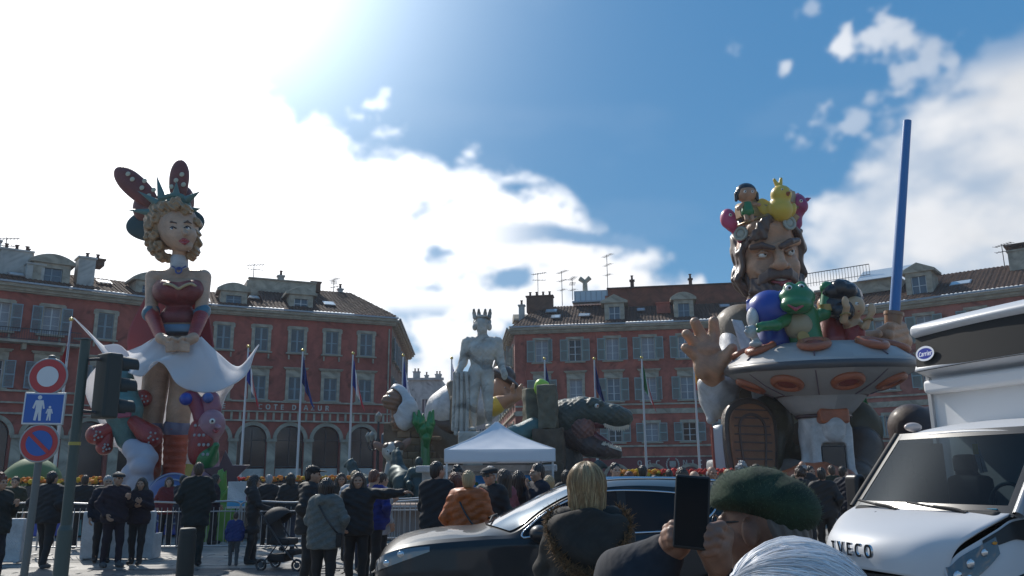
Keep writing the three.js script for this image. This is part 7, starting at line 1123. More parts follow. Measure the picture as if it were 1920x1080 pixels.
person('woman with long dark hair facing us, holding her hands together, beside the man in plum', { pos: G(267, 16.7), turn: 0.1, h: 1.65, female: 1, hair: 'long', hairC: 'dark', coat: plum, legs: black, arms: ['hold', 'fold'] });
person('person half hidden behind the man in plum', { pos: G(203, 17.2), turn: 0.6, h: 1.7, coat: navy, hairC: 'grey', legs: black });
person('tall man in a long dark green coat seen from behind, near the bollard', { pos: G(372, 16.4), turn: PI + 0.25, h: 1.93, w: 1.2, coat: dgreen, coatLen: 0.66, legs: dgreen, arms: ['pocket', 'fold'], hairC: 'brown' });
person('woman in black with a black hood pushing the stroller', { pos: G(478, 16.6), turn: PI / 2 + 0.35, h: 1.68, female: 1, coat: black, coatLen: 0.6, legs: black, arms: ['push', 'push'], hair: 'long', hairC: 'black', hood: 1 });
person('small child in a blue jacket and pale grey trousers by the stroller', { pos: G(447, 16.4), turn: PI + 0.4, h: 0.98, w: 1.25, coat: cloth(0.03, 0.06, 0.24), legs: greyT, shoes: greyT, hair: 'short', hairC: 'brown', headTilt: 0.2 });
person('man in a black cap and black puffer jacket looking to the right', { pos: G(586, 12.4), turn: PI / 2 + 0.1, h: 1.80, w: 1.15, coat: black, puff: 1, legs: black, arms: ['pocket', 'pocket'], hat: 'cap', hairC: 'black', hood: 1 });
person('woman in a pale grey-green hooded jacket with a shoulder bag, seen from behind', { pos: G(613, 11.6), turn: PI + 0.1, h: 1.62, female: 1, w: 1.25, coat: cloth(0.17, 0.19, 0.18), coatLen: 0.74, hood: 1, legs: black, hair: 'bob', hairC: 'black', arms: ['hold', 'pocket'], bag: 1 });
person('woman with brown hair in a black puffer jacket stretching out her arm', { pos: G(672, 12.8), turn: 0.15, h: 1.70, female: 1, coat: black, puff: 1, legs: black, hair: 'long', hairC: 'brown', arms: ['point', 'pocket'] });
person('man in a bright blue jacket seen from behind, head bent', { pos: G(697, 13.6), turn: PI - 0.3, h: 1.74, w: 1.1, coat: cloth(0.02, 0.035, 0.26), legs: black, hair: 'short', hairC: 'red', arms: ['hold', 'pocket'], headTilt: 0.25, lean: 0.05 });
person('woman in a white cardigan and black leggings with white shoes', { pos: G(716, 14.4), turn: 2.2, h: 1.70, female: 1, coat: white, coatLen: 0.7, legs: black, shoes: whiteShoe, hair: 'bun', hairC: 'brown', arms: ['hold', 'down'] });
person('blond person with sunglasses in a white top behind the outstretched arm', { pos: G(666, 15.2), turn: 0.2, h: 1.74, coat: white, hair: 'short', hairC: 'blond', shades: 1, legs: jeans });
person('dark-haired man in a black jacket seen from behind, left of the orange jacket', { pos: G(820, 12.2), turn: PI - 0.35, h: 1.84, w: 1.1, coat: cloth(0.014, 0.018, 0.024), legs: black, arms: ['hold', 'down'], hairC: 'black', headTurn: -0.4 });
person('red-haired woman in a brown coat behind the orange jacket', { pos: G(852, 12.4), turn: PI + 0.5, h: 1.68, female: 1, coat: brownC, coatLen: 0.6, hair: 'long', hairC: 'red', legs: brownC });
person('person in a bright orange hooded puffer jacket with a black strap, seen from behind', { pos: G(879, 10.9), turn: PI - 0.25, h: 1.70, w: 1.25, coat: cloth(0.62, 0.13, 0.012, 0.5), puff: 1, hood: 1, legs: black, hair: 'short', hairC: 'blond', bag: 1, arms: ['pocket', 'hold'] });
person('person with a curly black hair mass behind the orange jacket', { pos: G(858, 14.2), turn: 0.4, h: 1.78, coat: black, hair: 'curly', hairC: 'black' });
person('man in a dark flat cap, sunglasses and black jacket facing left', { pos: G(919, 11.8), turn: -0.55, h: 1.76, w: 1.1, coat: black, hat: 'flat', hairC: 'grey', shades: 1, legs: black, arms: ['down', 'pocket'] });
person('woman with long light brown hair in a pink and black top', { pos: G(944, 12.3), turn: PI + 0.9, h: 1.72, female: 1, coat: pink, hair: 'long', hairC: 'brown', legs: black });
person('woman with long wavy dark hair seen from behind', { pos: G(972, 12.9), turn: PI, h: 1.70, female: 1, coat: black, hair: 'long', hairC: 'dark', legs: black });
person('short-haired man in a navy jacket with his hand at his chin', { pos: G(1008, 12.6), turn: -1.1, h: 1.80, coat: navy, hairC: 'black', arms: ['chin', 'down'], legs: jeans });
person('blond child-height person in pale blue behind the man in navy', { pos: G(1030, 15), turn: 2.6, h: 1.62, coat: cloth(0.3, 0.36, 0.42), hair: 'bob', hairC: 'blond', female: 1 });
// heads of the crowd beyond the car and round the floats
const far = [[1062, 17, 1.72, 'bob', 'dark', black, 'woman with a dark bob beyond the car roof'], [1122, 18, 1.66, 'short', 'brown', brownC, 'brown-haired man low behind the car roof'], [1154, 15.5, 1.84, 'short', 'black', white, 'man in a white jacket beyond the car roof'], [1206, 17, 1.80, 'short', 'black', black, 'tall dark-haired man beyond the car roof, left of the shop sign'], [1228, 18.5, 1.6, 'long', 'black', navy, 'small dark-haired woman beyond the car roof'], [1279, 14.6, 1.74, 'bob', 'dark', brownC, 'person with a dark fringe and pale face behind the phone'], [1302, 13.2, 1.68, 'none', 'grey', black, 'bald man above the phone'], [1335, 15, 1.76, 'balding', 'grey', dgreen, 'grey-haired person in dark green by the white float panel'], [1392, 16.5, 1.84, 'curly', 'grey', navy, 'person with curly grey hair behind the beret'], [1420, 16.2, 1.8, 'bun', 'brown', cloth(0.25, 0.27, 0.4), 'person in a pale lilac jacket behind the beret'],
  [1506, 18.5, 1.88, 'balding', 'grey', black, 'grey-haired man with sunglasses in front of the saucer base'], [1500, 17, 1.74, 'curly', 'brown', black, 'brown curly-haired person below the sunglasses man'], [1520, 19, 1.78, 'short', 'dark', brownC, 'dark-haired man right of the sunglasses man'], [1541, 16, 1.72, 'short', 'black', black, 'black-haired man looking down beside the truck bonnet'], [1582, 19, 1.76, 'short', 'dark', navy, 'dark-haired man beside the truck windscreen'], [1560, 21, 1.8, 'short', 'brown', olive, 'man in olive between saucer base and truck'],
  [160, 20.5, 1.72, 'short', 'dark', black, 'man beyond the barrier behind the traffic light'], [318, 21, 1.66, 'bob', 'brown', red, 'woman in dark red beyond the barrier'], [345, 20.4, 1.7, 'short', 'black', navy, 'man in navy beyond the barrier, left of the tall man'], [405, 21.5, 1.72, 'long', 'dark', plum, 'woman in plum beyond the barrier, right of the tall man'], [505, 20.5, 1.7, 'short', 'grey', black, 'grey-haired man beyond the stroller'], [545, 19.5, 1.72, 'bob', 'black', black, 'woman with a black bob beyond the stroller'], [640, 17, 1.7, 'long', 'brown', brownC, 'woman in brown behind the outstretched arm'], [1090, 20, 1.75, 'short', 'grey', greyT, 'grey-jacketed man beyond the car, left of the blonde woman'], [1180, 21, 1.7, 'bob', 'red', olive, 'red-haired woman in olive beyond the car roof'], [1255, 20, 1.73, 'short', 'dark', navy, 'man in navy in front of the red flowers'], [1365, 19, 1.72, 'bob', 'blond', beige, 'blond woman in beige by the boot sole'], [30, 19.6, 1.7, 'short', 'brown', olive, 'man in olive beyond the left barrier']];
far.forEach(([X, d, h, hair, hc, coat, label], i) => person(label, { pos: G(X, d), turn: [PI, PI + 0.5, 0.3, PI - 0.4, 2][i % 5], h, female: ['bob', 'long', 'bun'].includes(hair) ? 1 : 0, hair, hairC: hc, coat, legs: i % 3 ? black : jeans, arms: i % 2 ? ['down', 'pocket'] : ['hold', 'down'], cell: 0.022, shades: i === 10 ? 1 : 0, skin: i % 3 }));

{ // stroller
  const o = thing('stroller', 'black folding pushchair with hood, in front of the woman in black', 'stroller', G(541, 15.6), PI / 2 - 0.25);
  mesh(o, 'frame', mg([tube([[-0.22, 1.02, -0.42], [-0.22, 0.95, -0.35], [-0.22, 0.45, 0.05], [-0.22, 0.12, 0.38]], 0.014, 20, 6), tube([[0.22, 1.02, -0.42], [0.22, 0.95, -0.35], [0.22, 0.45, 0.05], [0.22, 0.12, 0.38]], 0.014, 20, 6), bar([-0.22, 1.02, -0.42], [0.22, 1.02, -0.42], 0.018), bar([-0.22, 0.5, 0], [-0.24, 0.12, -0.3], 0.013), bar([0.22, 0.5, 0], [0.24, 0.12, -0.3], 0.013), bar([-0.24, 0.12, -0.3], [0.24, 0.12, -0.3], 0.013)]), mIron);
  mesh(o, 'seat', sdf([rbox([0, 0.5, -0.02], [0.19, 0.06, 0.2], 0.04, 0.05), rbox([0, 0.72, -0.2], [0.19, 0.26, 0.05], 0.04, 0.05, [-0.35, 0, 0]), rbox([0, 0.32, 0.2], [0.18, 0.05, 0.1], 0.03, 0.05)], 0.02), black); mesh(o, 'hood', sdf([ell([0, 0.86, -0.16], [0.235, 0.25, 0.3]), sub(ell([0, 0.78, -0.08], [0.21, 0.24, 0.3])), cutBelow(0.8)], 0.016), black); mesh(o, 'basket', mg(rb(0.36, 0.14, 0.36, 0.04, 0, 0.22, -0.08)), black);
  for (const [x, z] of [[-0.23, 0.38], [0.23, 0.38], [-0.25, -0.32], [0.25, -0.32]]) { const m = mesh(o, 'wheel', mg([xf(new THREE.TorusGeometry(0.09, 0.022, 8, 22), x, 0.112, z, 0, PI / 2)]), fBlack); mesh(m, 'wheel_hub', mg([xf(cy(0.05, 0.05, 0.03, 0, 0, 0, 14, 0, PI / 2), x, 0.112, z)]), greyT); }
}

// ---------------------------------------------------------------- vehicles
const smooth = (t) => { const n = t.length, m = t.map((p, i) => { const a = t[Math.max(0, i - 1)], b = t[Math.min(n - 1, i + 1)]; return (b[1] - a[1]) / ((b[0] - a[0]) || 1); }); return (x) => { if (x <= t[0][0]) return t[0][1]; for (let i = 1; i < n; i++) if (x <= t[i][0]) { const h = t[i][0] - t[i - 1][0], s = (x - t[i - 1][0]) / h, s2 = s * s, s3 = s2 * s; return (2 * s3 - 3 * s2 + 1) * t[i - 1][1] + (s3 - 2 * s2 + s) * h * m[i - 1] + (-2 * s3 + 3 * s2) * t[i][1] + (s3 - s2) * h * m[i]; } return t[n - 1][1]; }; };
function gridGeo(nu, nv, f) { const pos = [], uv = [], idx = []; for (let j = 0; j <= nv; j++) for (let i = 0; i <= nu; i++) { pos.push(...f(i / nu, j / nv)); uv.push(i / nu, j / nv); } for (let j = 0; j < nv; j++) for (let i = 0; i < nu; i++) { const a = j * (nu + 1) + i, b = a + nu + 1; idx.push(a, b, a + 1, a + 1, b, b + 1); } const g = new THREE.BufferGeometry(); g.setAttribute('position', new THREE.Float32BufferAttribute(pos, 3)); g.setAttribute('uv', new THREE.Float32BufferAttribute(uv, 2)); g.setIndex(idx); g.computeVertexNormals(); return g; }
const carPaint = new THREE.MeshPhysicalMaterial({ color: new THREE.Color().setRGB(0.010, 0.011, 0.013), roughness: 0.4, metalness: 0, specularIntensity: 0.5, clearcoat: 0.55, clearcoatRoughness: 0.04 });
const carGlass = new THREE.MeshPhysicalMaterial({ color: new THREE.Color().setRGB(0.004, 0.006, 0.009), roughness: 0.03, specularIntensity: 0.45 });
const chrome = M(0.55, 0.57, 0.60, 0.18, { metalness: 1 }), rubber = M(0.014, 0.014, 0.015, 0.7);
{
  const o = thing('parked_car', 'black crossover car seen from its left side, parked in front of the crowd', 'car', [-1.46, 0, -9.45], 0.05);
  const yb = smooth([[0, 0.76], [0.1, 0.87], [0.4, 0.955], [1.1, 1.01], [1.5, 1.02], [3.0, 1.05], [3.6, 1.12], [4.1, 1.12], [4.4, 0.95]]);
  const yt = smooth([[0, 0.79], [0.06, 0.91], [0.25, 1.02], [0.7, 1.09], [1.08, 1.11], [1.45, 1.26], [1.9, 1.47], [2.2, 1.56], [2.7, 1.605], [3.3, 1.59], [3.8, 1.535], [4.15, 1.46], [4.3, 1.2], [4.4, 0.98]]);
  const yr = smooth([[0, 0.775], [0.1, 0.885], [0.4, 0.985], [1.1, 1.045], [1.42, 1.07], [1.72, 1.27], [2.0, 1.415], [2.25, 1.495], [2.8, 1.525], [3.5, 1.465], [4.1, 1.35], [4.3, 1.15], [4.4, 0.96]]);
  const W = smooth([[0, 0.60], [0.05, 0.73], [0.15, 0.83], [0.4, 0.895], [0.8, 0.915], [2.2, 0.92], [3.9, 0.915], [4.25, 0.84], [4.4, 0.7]]);
  const Wr = (x) => W(x) * lerpTable([[0, 0.9], [0.4, 0.86], [1.1, 0.90], [1.42, 0.89], [1.8, 0.81], [2.2, 0.765], [3.5, 0.74], [4.1, 0.72], [4.4, 0.9]], x);
  const arch = (x) => Math.max(0, 0.36 * 0.36 - (x - 0.86) ** 2, 0.36 * 0.36 - (x - 3.5) ** 2);
  const sec = (x, v) => { // v 0..1 from sill to roof centre, near side
    const w = W(x), rocker = arch(x) > 0 ? Math.min(0.70, 0.34 + Math.sqrt(arch(x))) : 0.24, ys = rocker;
    const P_ = [[w * 0.96, ys], [w * 0.995, ys + (0.62 - ys) * 0.4], [w * 1.0, Math.max(ys + 0.01, Math.min(0.66, yb(x) - 0.1))], [w * 0.985, yb(x) - 0.06], [w * 0.955, yb(x)]];
    if (v < 0.45) { const t = v / 0.45 * 4, i = Math.min(3, Math.floor(t)), s = t - i; return [P_[i][0] + (P_[i + 1][0] - P_[i][0]) * s, P_[i][1] + (P_[i + 1][1] - P_[i][1]) * s]; }
    if (v < 0.65) { const t = (v - 0.45) / 0.2; return [w * 0.955 + (Wr(x) - w * 0.955) * t, yb(x) + (yr(x) - yb(x)) * t]; }
    const t = (v - 0.65) / 0.35, z = Wr(x) * Math.cos(t * Math.PI / 2), k = z / Wr(x); return [z, yr(x) + (yt(x) - yr(x)) * (1 - Math.pow(k, 2.4))];
  };
  const xs = (u) => 4.4 * (u < 0.25 ? u * u / 0.25 * 0.6 : 0.15 + (u - 0.25) / 0.75 * 0.85);
  const half = (s) => gridGeo(150, 60, (u, v) => { const x = xs(s > 0 ? u : 1 - u), [z, y] = sec(x, v); return [x, y, s * z]; });
  mesh(o, 'body', mg([half(1), half(-1), gridGeo(20, 10, (u, v) => { const [z, y] = sec(0, 0.65 * v); return [-0.05 * Math.sin(v * 3.1) * (1 - (2 * u - 1) ** 2), y, z * (1 - 2 * u)]; })]), carPaint);
  const onTop = (x, k, off = 0.006) => { const z = Wr(x) * k; return [x - off * 0.6, yr(x) + (yt(x) - yr(x)) * (1 - Math.pow(Math.abs(k), 2.4)) + off, z]; };
  mesh(o, 'windscreen', gridGeo(30, 24, (u, v) => onTop(1.14 + 1.0 * v + 0.06 * (1 - v) * Math.pow(Math.abs(2 * u - 1), 3) * 4, (2 * u - 1) * 0.95, 0.012)), new THREE.MeshPhysicalMaterial({ color: new THREE.Color().setRGB(0.10, 0.12, 0.14), roughness: 0.12, metalness: 0.2, clearcoat: 1, clearcoatRoughness: 0.06 }));
  mesh(o, 'windscreen_wiper', mg([tube([onTop(1.2, 0.5, 0.03), onTop(1.24, 0.1, 0.035), onTop(1.3, -0.4, 0.03)], 0.012, 20, 6), tube([onTop(1.2, -0.1, 0.03), onTop(1.26, -0.4, 0.03), onTop(1.36, -0.8, 0.03)], 0.012, 20, 6)]), rubber);
  const up = smooth([[1.5, 1.055], [1.72, 1.235], [2.0, 1.375], [2.25, 1.447], [2.6, 1.468], [3.1, 1.44], [3.42, 1.385], [3.53, 1.33]]), lo = smooth([[1.5, 1.035], [2.0, 1.05], [2.8, 1.07], [3.1, 1.09], [3.3, 1.14], [3.45, 1.22], [3.53, 1.30]]);
  const sideP = (x, y, off) => { const t = (y - yb(x)) / (yr(x) - yb(x)), z = W(x) * 0.955 + (Wr(x) - W(x) * 0.955) * t; return [x, y + off * 0.3, z + off]; };
  for (const s of [1, -1]) {
    mesh(o, 'side_window', gridGeo(60, 10, (u, v) => { const x = 1.5 + 2.03 * (s > 0 ? u : 1 - u), p = sideP(x, lo(x) + (up(x) - lo(x)) * v, 0.008); return [p[0], p[1], p[2] * s]; }), carGlass);
    const out = []; for (let i = 0; i <= 24; i++) { const x = 1.5 + 2.03 * i / 24; out.push(sideP(x, up(x) + 0.008, 0.01)); } for (let i = 24; i >= 0; i--) { const x = 1.5 + 2.03 * i / 24; out.push(sideP(x, lo(x) - 0.008, 0.01)); }
    mesh(o, 'chrome_trim', xf(tube(out, 0.011, 140, 6, true), 0, 0, 0, 0, 0, 0, 1, 1, s), chrome);
    mesh(o, 'window_pillar', gridGeo(2, 8, (u, v) => { const x = 2.50 + 0.09 * u, p = sideP(x, lo(x) + (up(x) - lo(x)) * v, 0.013); return [p[0], p[1], p[2] * s]; }), rubber);
    mesh(o, 'mirror', sdf([ell([1.66, 1.075, s * 1.06], [0.10, 0.085, 0.12], 0.03), cap([1.72, 1.0, s * 0.92], [1.69, 1.03, s * 1.0], 0.035, 0.03, 0.04), sub(rbox([1.78, 1.08, s * 1.07], [0.05, 0.08, 0.13], 0.02))], 0.01), carPaint);
    mesh(o, 'roof_rail', tube([[2.15, 1.52, s * 0.66], [2.3, 1.575, s * 0.655], [3.0, 1.60, s * 0.65], [3.7, 1.55, s * 0.63], [3.85, 1.50, s * 0.63]], 0.016, 40, 8), chrome);
    mesh(o, 'headlight', gridGeo(16, 8, (u, v) => { const x = 0.03 + 0.55 * u, [z, y] = sec(x, 0.27 + 0.06 * u + (0.16 - 0.09 * u) * v); return [x - 0.012, y + 0.008, s * (z + 0.012)]; }), new THREE.MeshPhysicalMaterial({ color: new THREE.Color().setRGB(0.16, 0.17, 0.18), roughness: 0.08, metalness: 0.5, clearcoat: 1 }));
    for (const [x, v] of [[0.16, 0.31], [0.30, 0.345]]) { const [z, y] = sec(x, v); mesh(o, 'lamp_reflector', sp(0.04, x - 0.02, y, s * (z + 0.008), 1, 0.8, 0.35, 14), chrome); }
    mesh(o, 'door_handle', mg(rb(0.2, 0.03, 0.035, 0.012, 2.35, 0.93, s * 0.905)), carPaint);
    for (const x of [0.86, 3.5]) { const w = mesh(o, 'wheel', xf(new THREE.TorusGeometry(0.265, 0.085, 12, 40), x, 0.345, s * 0.80), rubber); mesh(w, 'rim', mg([xf(cy(0.21, 0.21, 0.05, 0, 0, 0, 30, Math.PI / 2), x, 0.345, s * 0.85), ...[0, 1, 2, 3, 4].map((k) => xf(bx(0.05, 0.2, 0.03, 0, 0.1, 0), x, 0.345, s * 0.885, 0, 0, k * 1.2566))]), chrome); }
    const sm = (x) => tube([0.30, 0.5, 0.66, 0.85, 0.98].map((y) => { const w = W(x); return [x, y, s * (w * (y > 0.8 ? 0.975 : 0.999) + 0.001)]; }), 0.004, 12, 4);
    mesh(o, 'door_seam', mg([sm(1.5), sm(2.52), sm(3.4)]), rubber);
  }
  mesh(o, 'grille', mg([rb(0.04, 0.22, 0.9, 0.02, -0.045, 0.56, 0), rb(0.03, 0.12, 1.1, 0.02, -0.03, 0.36, 0)]), rubber); mesh(o, 'grille_badge', mg([tube([[-0.07, 0.66, -0.2], [-0.075, 0.48, 0], [-0.07, 0.66, 0.2]], 0.018, 20, 6)]), chrome);
  mesh(o, 'underbody', mg(bx(3.9, 0.3, 1.5, 2.2, 0.4, 0)), rubber);
}
{ // white refrigerated truck
  const whiteTruck = new THREE.MeshPhysicalMaterial({ color: new THREE.Color().setRGB(0.52, 0.53, 0.55), roughness: 0.5, clearcoat: 0.25, clearcoatRoughness: 0.25 }), boxWhite = M(0.66, 0.66, 0.66, 0.55);
  const o = thing('delivery_truck', 'white refrigerated truck with cooling unit over its cab, at the right edge', 'truck', [3.6, 0, -9.0], 0.315);
  const B = 1.95, wb = (t) => [-0.10 * (1 - (2 * t - 1) ** 2), 1.28, t * B], wt = (t) => [0.62 - 0.07 * (1 - (2 * t - 1) ** 2), 2.03, 0.08 + t * (B - 0.16)];
  const mixp = (a, b, s) => a.map((v, i) => v + (b[i] - v) * s);
  const glass = new THREE.MeshPhysicalMaterial({ color: new THREE.Color().setRGB(0.16, 0.23, 0.27), roughness: 0.02, transmission: 1, thickness: 0, specularIntensity: 0.45 });
  mesh(o, 'windscreen', gridGeo(24, 14, (u, v) => mixp(wb(0.035 + u * 0.93), wt(0.035 + u * 0.93), 0.06 + v * 0.88)), glass);
  const band = (t0, t1, v0, v1, e) => gridGeo(20, 4, (u, v) => { const t = t0 + (t1 - t0) * u, p = mixp(wb(t), wt(t), v0 + (v1 - v0) * v); return [p[0] - e, p[1], p[2]]; });
  mesh(o, 'windscreen_seal', mg([band(0, 1, -0.02, 0.10, 0.004), band(0, 1, 0.93, 1.02, 0.004), band(-0.005, 0.04, 0, 1, 0.006), band(0.96, 1.005, 0, 1, 0.006)]), M(0.015, 0.016, 0.018, 0.25));
  mesh(o, 'a_pillar', mg([tube([wb(0), mixp(wb(0), wt(0), 0.5), wt(0)].map((p) => [p[0] + 0.02, p[1], p[2] - 0.02]), 0.045, 20, 10)]), rubber); mesh(o, 'a_pillar', mg([tube([wb(1), mixp(wb(1), wt(1), 0.5), wt(1)].map((p) => [p[0] + 0.02, p[1], p[2] + 0.02]), 0.045, 20, 10)]), M(0.30, 0.31, 0.33, 0.3));
  const bl = (t) => 1 - (2 * t - 1) ** 2;
  mesh(o, 'bonnet', sheet([0, 0.3, 0.62, 0.86, 0.97, 1.0].map((s, k) => { const row = []; for (let i = 0; i <= 8; i++) { const t = i / 8, nar = 0.02 + 0.105 * s * s; row.push([-0.10 * bl(t) - s * (0.52 + 0.24 * Math.pow(bl(t), 0.6)), [1.275, 1.225, 1.15, 1.06, 0.95, 0.80][k] - 0.05 * (1 - bl(t)) * s, nar * B + t * B * (1 - 2 * nar) + 0]); } return row; }), 40, 30, 0.02), whiteTruck);
  const nose = (t, y, e = 0) => [-0.10 * bl(t) - (0.52 + 0.24 * Math.pow(bl(t), 0.6)) - e, y, 0.12 * B + t * B * 0.76];
  mesh(o, 'grille_panel', gridGeo(30, 6, (u, v) => nose(u, 0.25 + 0.52 * v, -0.01)), M(0.02, 0.02, 0.022, 0.5)); mesh(o, 'bumper', gridGeo(30, 4, (u, v) => nose(u, 0.3 + 0.3 * v, 0.05)), whiteTruck);
  { const g = text('IVECO', 0.115, 0.02, font, 0.03), m = mesh(o, 'badge_lettering', g, chrome); const p = nose(0.52, 0.965, 0.03); m.position.set(...p); m.rotation.set(0, -Math.PI / 2 - 0.08, 0, 'YXZ'); }
  for (const [z, s] of [[B - 0.02, 1], [0.02, -1]]) {
    const side = (sv) => s > 0 ? sv : B - sv, yTop = smooth([[-1.2, 1.28], [0, 1.255], [0.3, 1.18], [0.62, 1.08], [0.86, 0.99], [1.0, 0.90]]);
    const wing = (q, v, e = 0) => [q < 0 ? -q * 0.34 : -q * 0.53 - 0.03 * v * q, yTop(q) - 0.012 + (0.5 - yTop(q)) * v, side(B * (0.985 - 0.11 * Math.max(0, q) ** 2) + 0.045 * Math.sin(Math.min(1, v * 1.4) * 2.2) + e)];
    mesh(o, 'front_wing', gridGeo(40, 16, (u, v) => wing(-1.2 + 2.25 * u, v)), whiteTruck);
    mesh(o, 'wing_trim', gridGeo(30, 6, (u, v) => { const q = -1.2 + 1.75 * u; return wing(q, (0.02 + v * (0.34 - 0.22 * u)), 0.008); }), M(0.012, 0.012, 0.013, 0.4));
    mesh(o, 'headlight', gridGeo(24, 8, (u, v) => { const q = 0.36 + 0.68 * u; return wing(q, 0.06 + v * (0.20 + 0.34 * u) , 0.012); }), new THREE.MeshPhysicalMaterial({ color: new THREE.Color().setRGB(0.10, 0.11, 0.12), roughness: 0.04, metalness: 0.3, clearcoat: 1, clearcoatRoughness: 0.02 }));
    for (const [q, v, r] of [[0.55, 0.18, 0.045], [0.75, 0.24, 0.055], [0.92, 0.32, 0.06], [0.8, 0.42, 0.035]]) mesh(o, 'lamp_reflector', sp(r, ...wing(q, v, 0.008), 1, 0.8, 0.25, 14), chrome);
    mesh(o, 'indicator', sp(0.02, ...wing(0.40, 0.12, 0.014), 1.4, 0.7, 0.5, 10), gloss(0.6, 0.25, 0.02, 0.2));
    mesh(o, 'wheel_arch', xf(new THREE.TorusGeometry(0.42, 0.03, 8, 30, Math.PI), 0.1, 0.38, side(B + 0.01)), rubber);
    mesh(o, 'door', mg([ext(poly([[0.3, 0.5], [1.35, 0.5], [1.35, 1.28], [0.2, 1.28]]), 0.06, 0).translate(0, 0, z - 0.03)]), whiteTruck); mesh(o, 'door_window', mg([ext(poly([[0.12, 1.3], [1.3, 1.3], [1.3, 1.95], [0.62, 1.95]]), 0.03, 0).translate(0, 0, z - 0.05)]), carGlass);
    mesh(o, 'wing_mirror', sdf([rbox([0.26, 1.42, z + s * 0.26], [0.07, 0.2, 0.11], 0.05), rbox([0.26, 1.16, z + s * 0.26], [0.07, 0.09, 0.11], 0.04), cap([0.3, 1.3, z], [0.28, 1.3, z + s * 0.2], 0.03)], 0.015), M(0.015, 0.015, 0.017, 0.4));
    const w = mesh(o, 'wheel', xf(new THREE.TorusGeometry(0.28, 0.1, 12, 36), 0.1, 0.37, z - s * 0.12), rubber); mesh(w, 'rim', mg([xf(cy(0.2, 0.2, 0.08, 0, 0, 0, 24, Math.PI / 2), 0.1, 0.37, z - s * 0.1)]), M(0.3, 0.3, 0.31, 0.4, { metalness: 0.7 }));
  }
  mesh(o, 'cab_roof', sheet([0, 0.2, 0.6, 1].map((s, k) => { const row = []; for (let i = 0; i <= 8; i++) { const t = i / 8, p = wt(t); row.push([p[0] - 0.02 + s * 0.9, [2.03, 2.10, 2.15, 2.16][k] - 0.05 * (1 - bl(t)), p[2]]); } return row; }), 30, 16, 0.03), whiteTruck);
  mesh(o, 'roof_lamp', sdf([ell([0.78, 2.12, 0.14], [0.11, 0.05, 0.06])], 0.012), gloss(0.6, 0.5, 0.45, 0.2));
  // inside: dash, seats, papers
  mesh(o, 'dashboard', mg([rb(0.5, 0.12, 1.75, 0.05, 0.16, 1.25, B / 2), rb(0.12, 0.5, 1.75, 0.04, 0.42, 1.0, B / 2)]), M(0.018, 0.02, 0.023, 0.8)); mesh(o, 'cab_back', mg([bx(0.06, 1.6, 1.85, 1.42, 1.3, B / 2), bx(1.3, 0.06, 1.85, 0.8, 0.5, B / 2)]), M(0.009, 0.009, 0.01, 0.9));
  for (const z of [0.45, 1.45]) mesh(o, 'seat', sdf([rbox([1.15, 1.2, z], [0.1, 0.4, 0.24], 0.06), rbox([1.12, 1.72, z], [0.06, 0.1, 0.13], 0.04), rbox([0.95, 0.85, z], [0.25, 0.08, 0.25], 0.05)], 0.03), M(0.012, 0.013, 0.016, 0.9));
  mesh(o, 'steering_wheel', xf(new THREE.TorusGeometry(0.2, 0.018, 8, 30), 0.58, 1.33, 1.42, 0, Math.PI / 2 + 0.1, 0.0).rotateX(0), M(0.02, 0.02, 0.02, 0.5));
  solo('windscreen_paper', mg(bx(0.22, 0.004, 0.16)), fWhite, 'white sheet of paper lying behind the truck windscreen', 'paper', o.localToWorld(V(0.15, 1.325, 1.02)).toArray(), 0.4);
  solo('windscreen_card', mg(bx(0.2, 0.004, 0.12)), gloss(0.5, 0.62, 0.60, 0.6), 'pale green card on the far side of the truck dashboard', 'paper', o.localToWorld(V(0.08, 1.325, 0.5)).toArray(), 0.4);
  solo('windscreen_strip', mg(bx(0.06, 0.004, 0.34)), gloss(0.08, 0.5, 0.75, 0.6), 'bright blue strip of card on the near side of the truck dashboard', 'paper', o.localToWorld(V(0.02, 1.325, 1.62)).toArray(), 0.315);
  { const p = o.localToWorld(V(0.5, 1.93, 1.2)), t = thing('hanging_tag', 'paper tags dangling from the truck rear-view mirror', 'tag', p.toArray(), -0.9); mesh(t, 'tag', mg([bx(0.07, 0.16, 0.004, 0.02, -0.22, 0, 0, 0, 0.2), bx(0.06, 0.1, 0.004, 0, -0.1, 0.006, 0, 0, 0.1)]), fWhite); mesh(t, 'string', mg([bar([0, 0, 0], [0.03, -0.3, 0], 0.003)]), fBlack); mesh(t, 'yellow_tag', mg([bx(0.05, 0.1, 0.004, -0.01, -0.08, 0.012)]), fYellow); }
  for (const [t0, t1, k] of [[0.08, 0.40, 0], [0.46, 0.80, 1]]) { const a = wb(t0), b = wb(t1); mesh(o, 'wiper', mg([tube([[a[0] - 0.02, 1.36 + k * 0, a[2]], [(a[0] + b[0]) / 2 - 0.04, 1.325, (a[2] + b[2]) / 2], [b[0] - 0.03, 1.29, b[2]]], 0.013, 16, 6), tube([[b[0] - 0.05, 1.23, b[2] + 0.04], [b[0] - 0.05, 1.30, b[2] - 0.04], [(a[0] + b[0]) / 2 - 0.05, 1.335, (a[2] + b[2]) / 2]], 0.012, 16, 6)]), rubber); }
  for (const t of [0.3, 0.62]) mesh(o, 'washer_jet', mg([sp(0.022, -0.22, 1.255, t * B, 1, 0.5, 1, 10)]), rubber);
  // cargo box and cooling unit
  const bz = B / 2; 
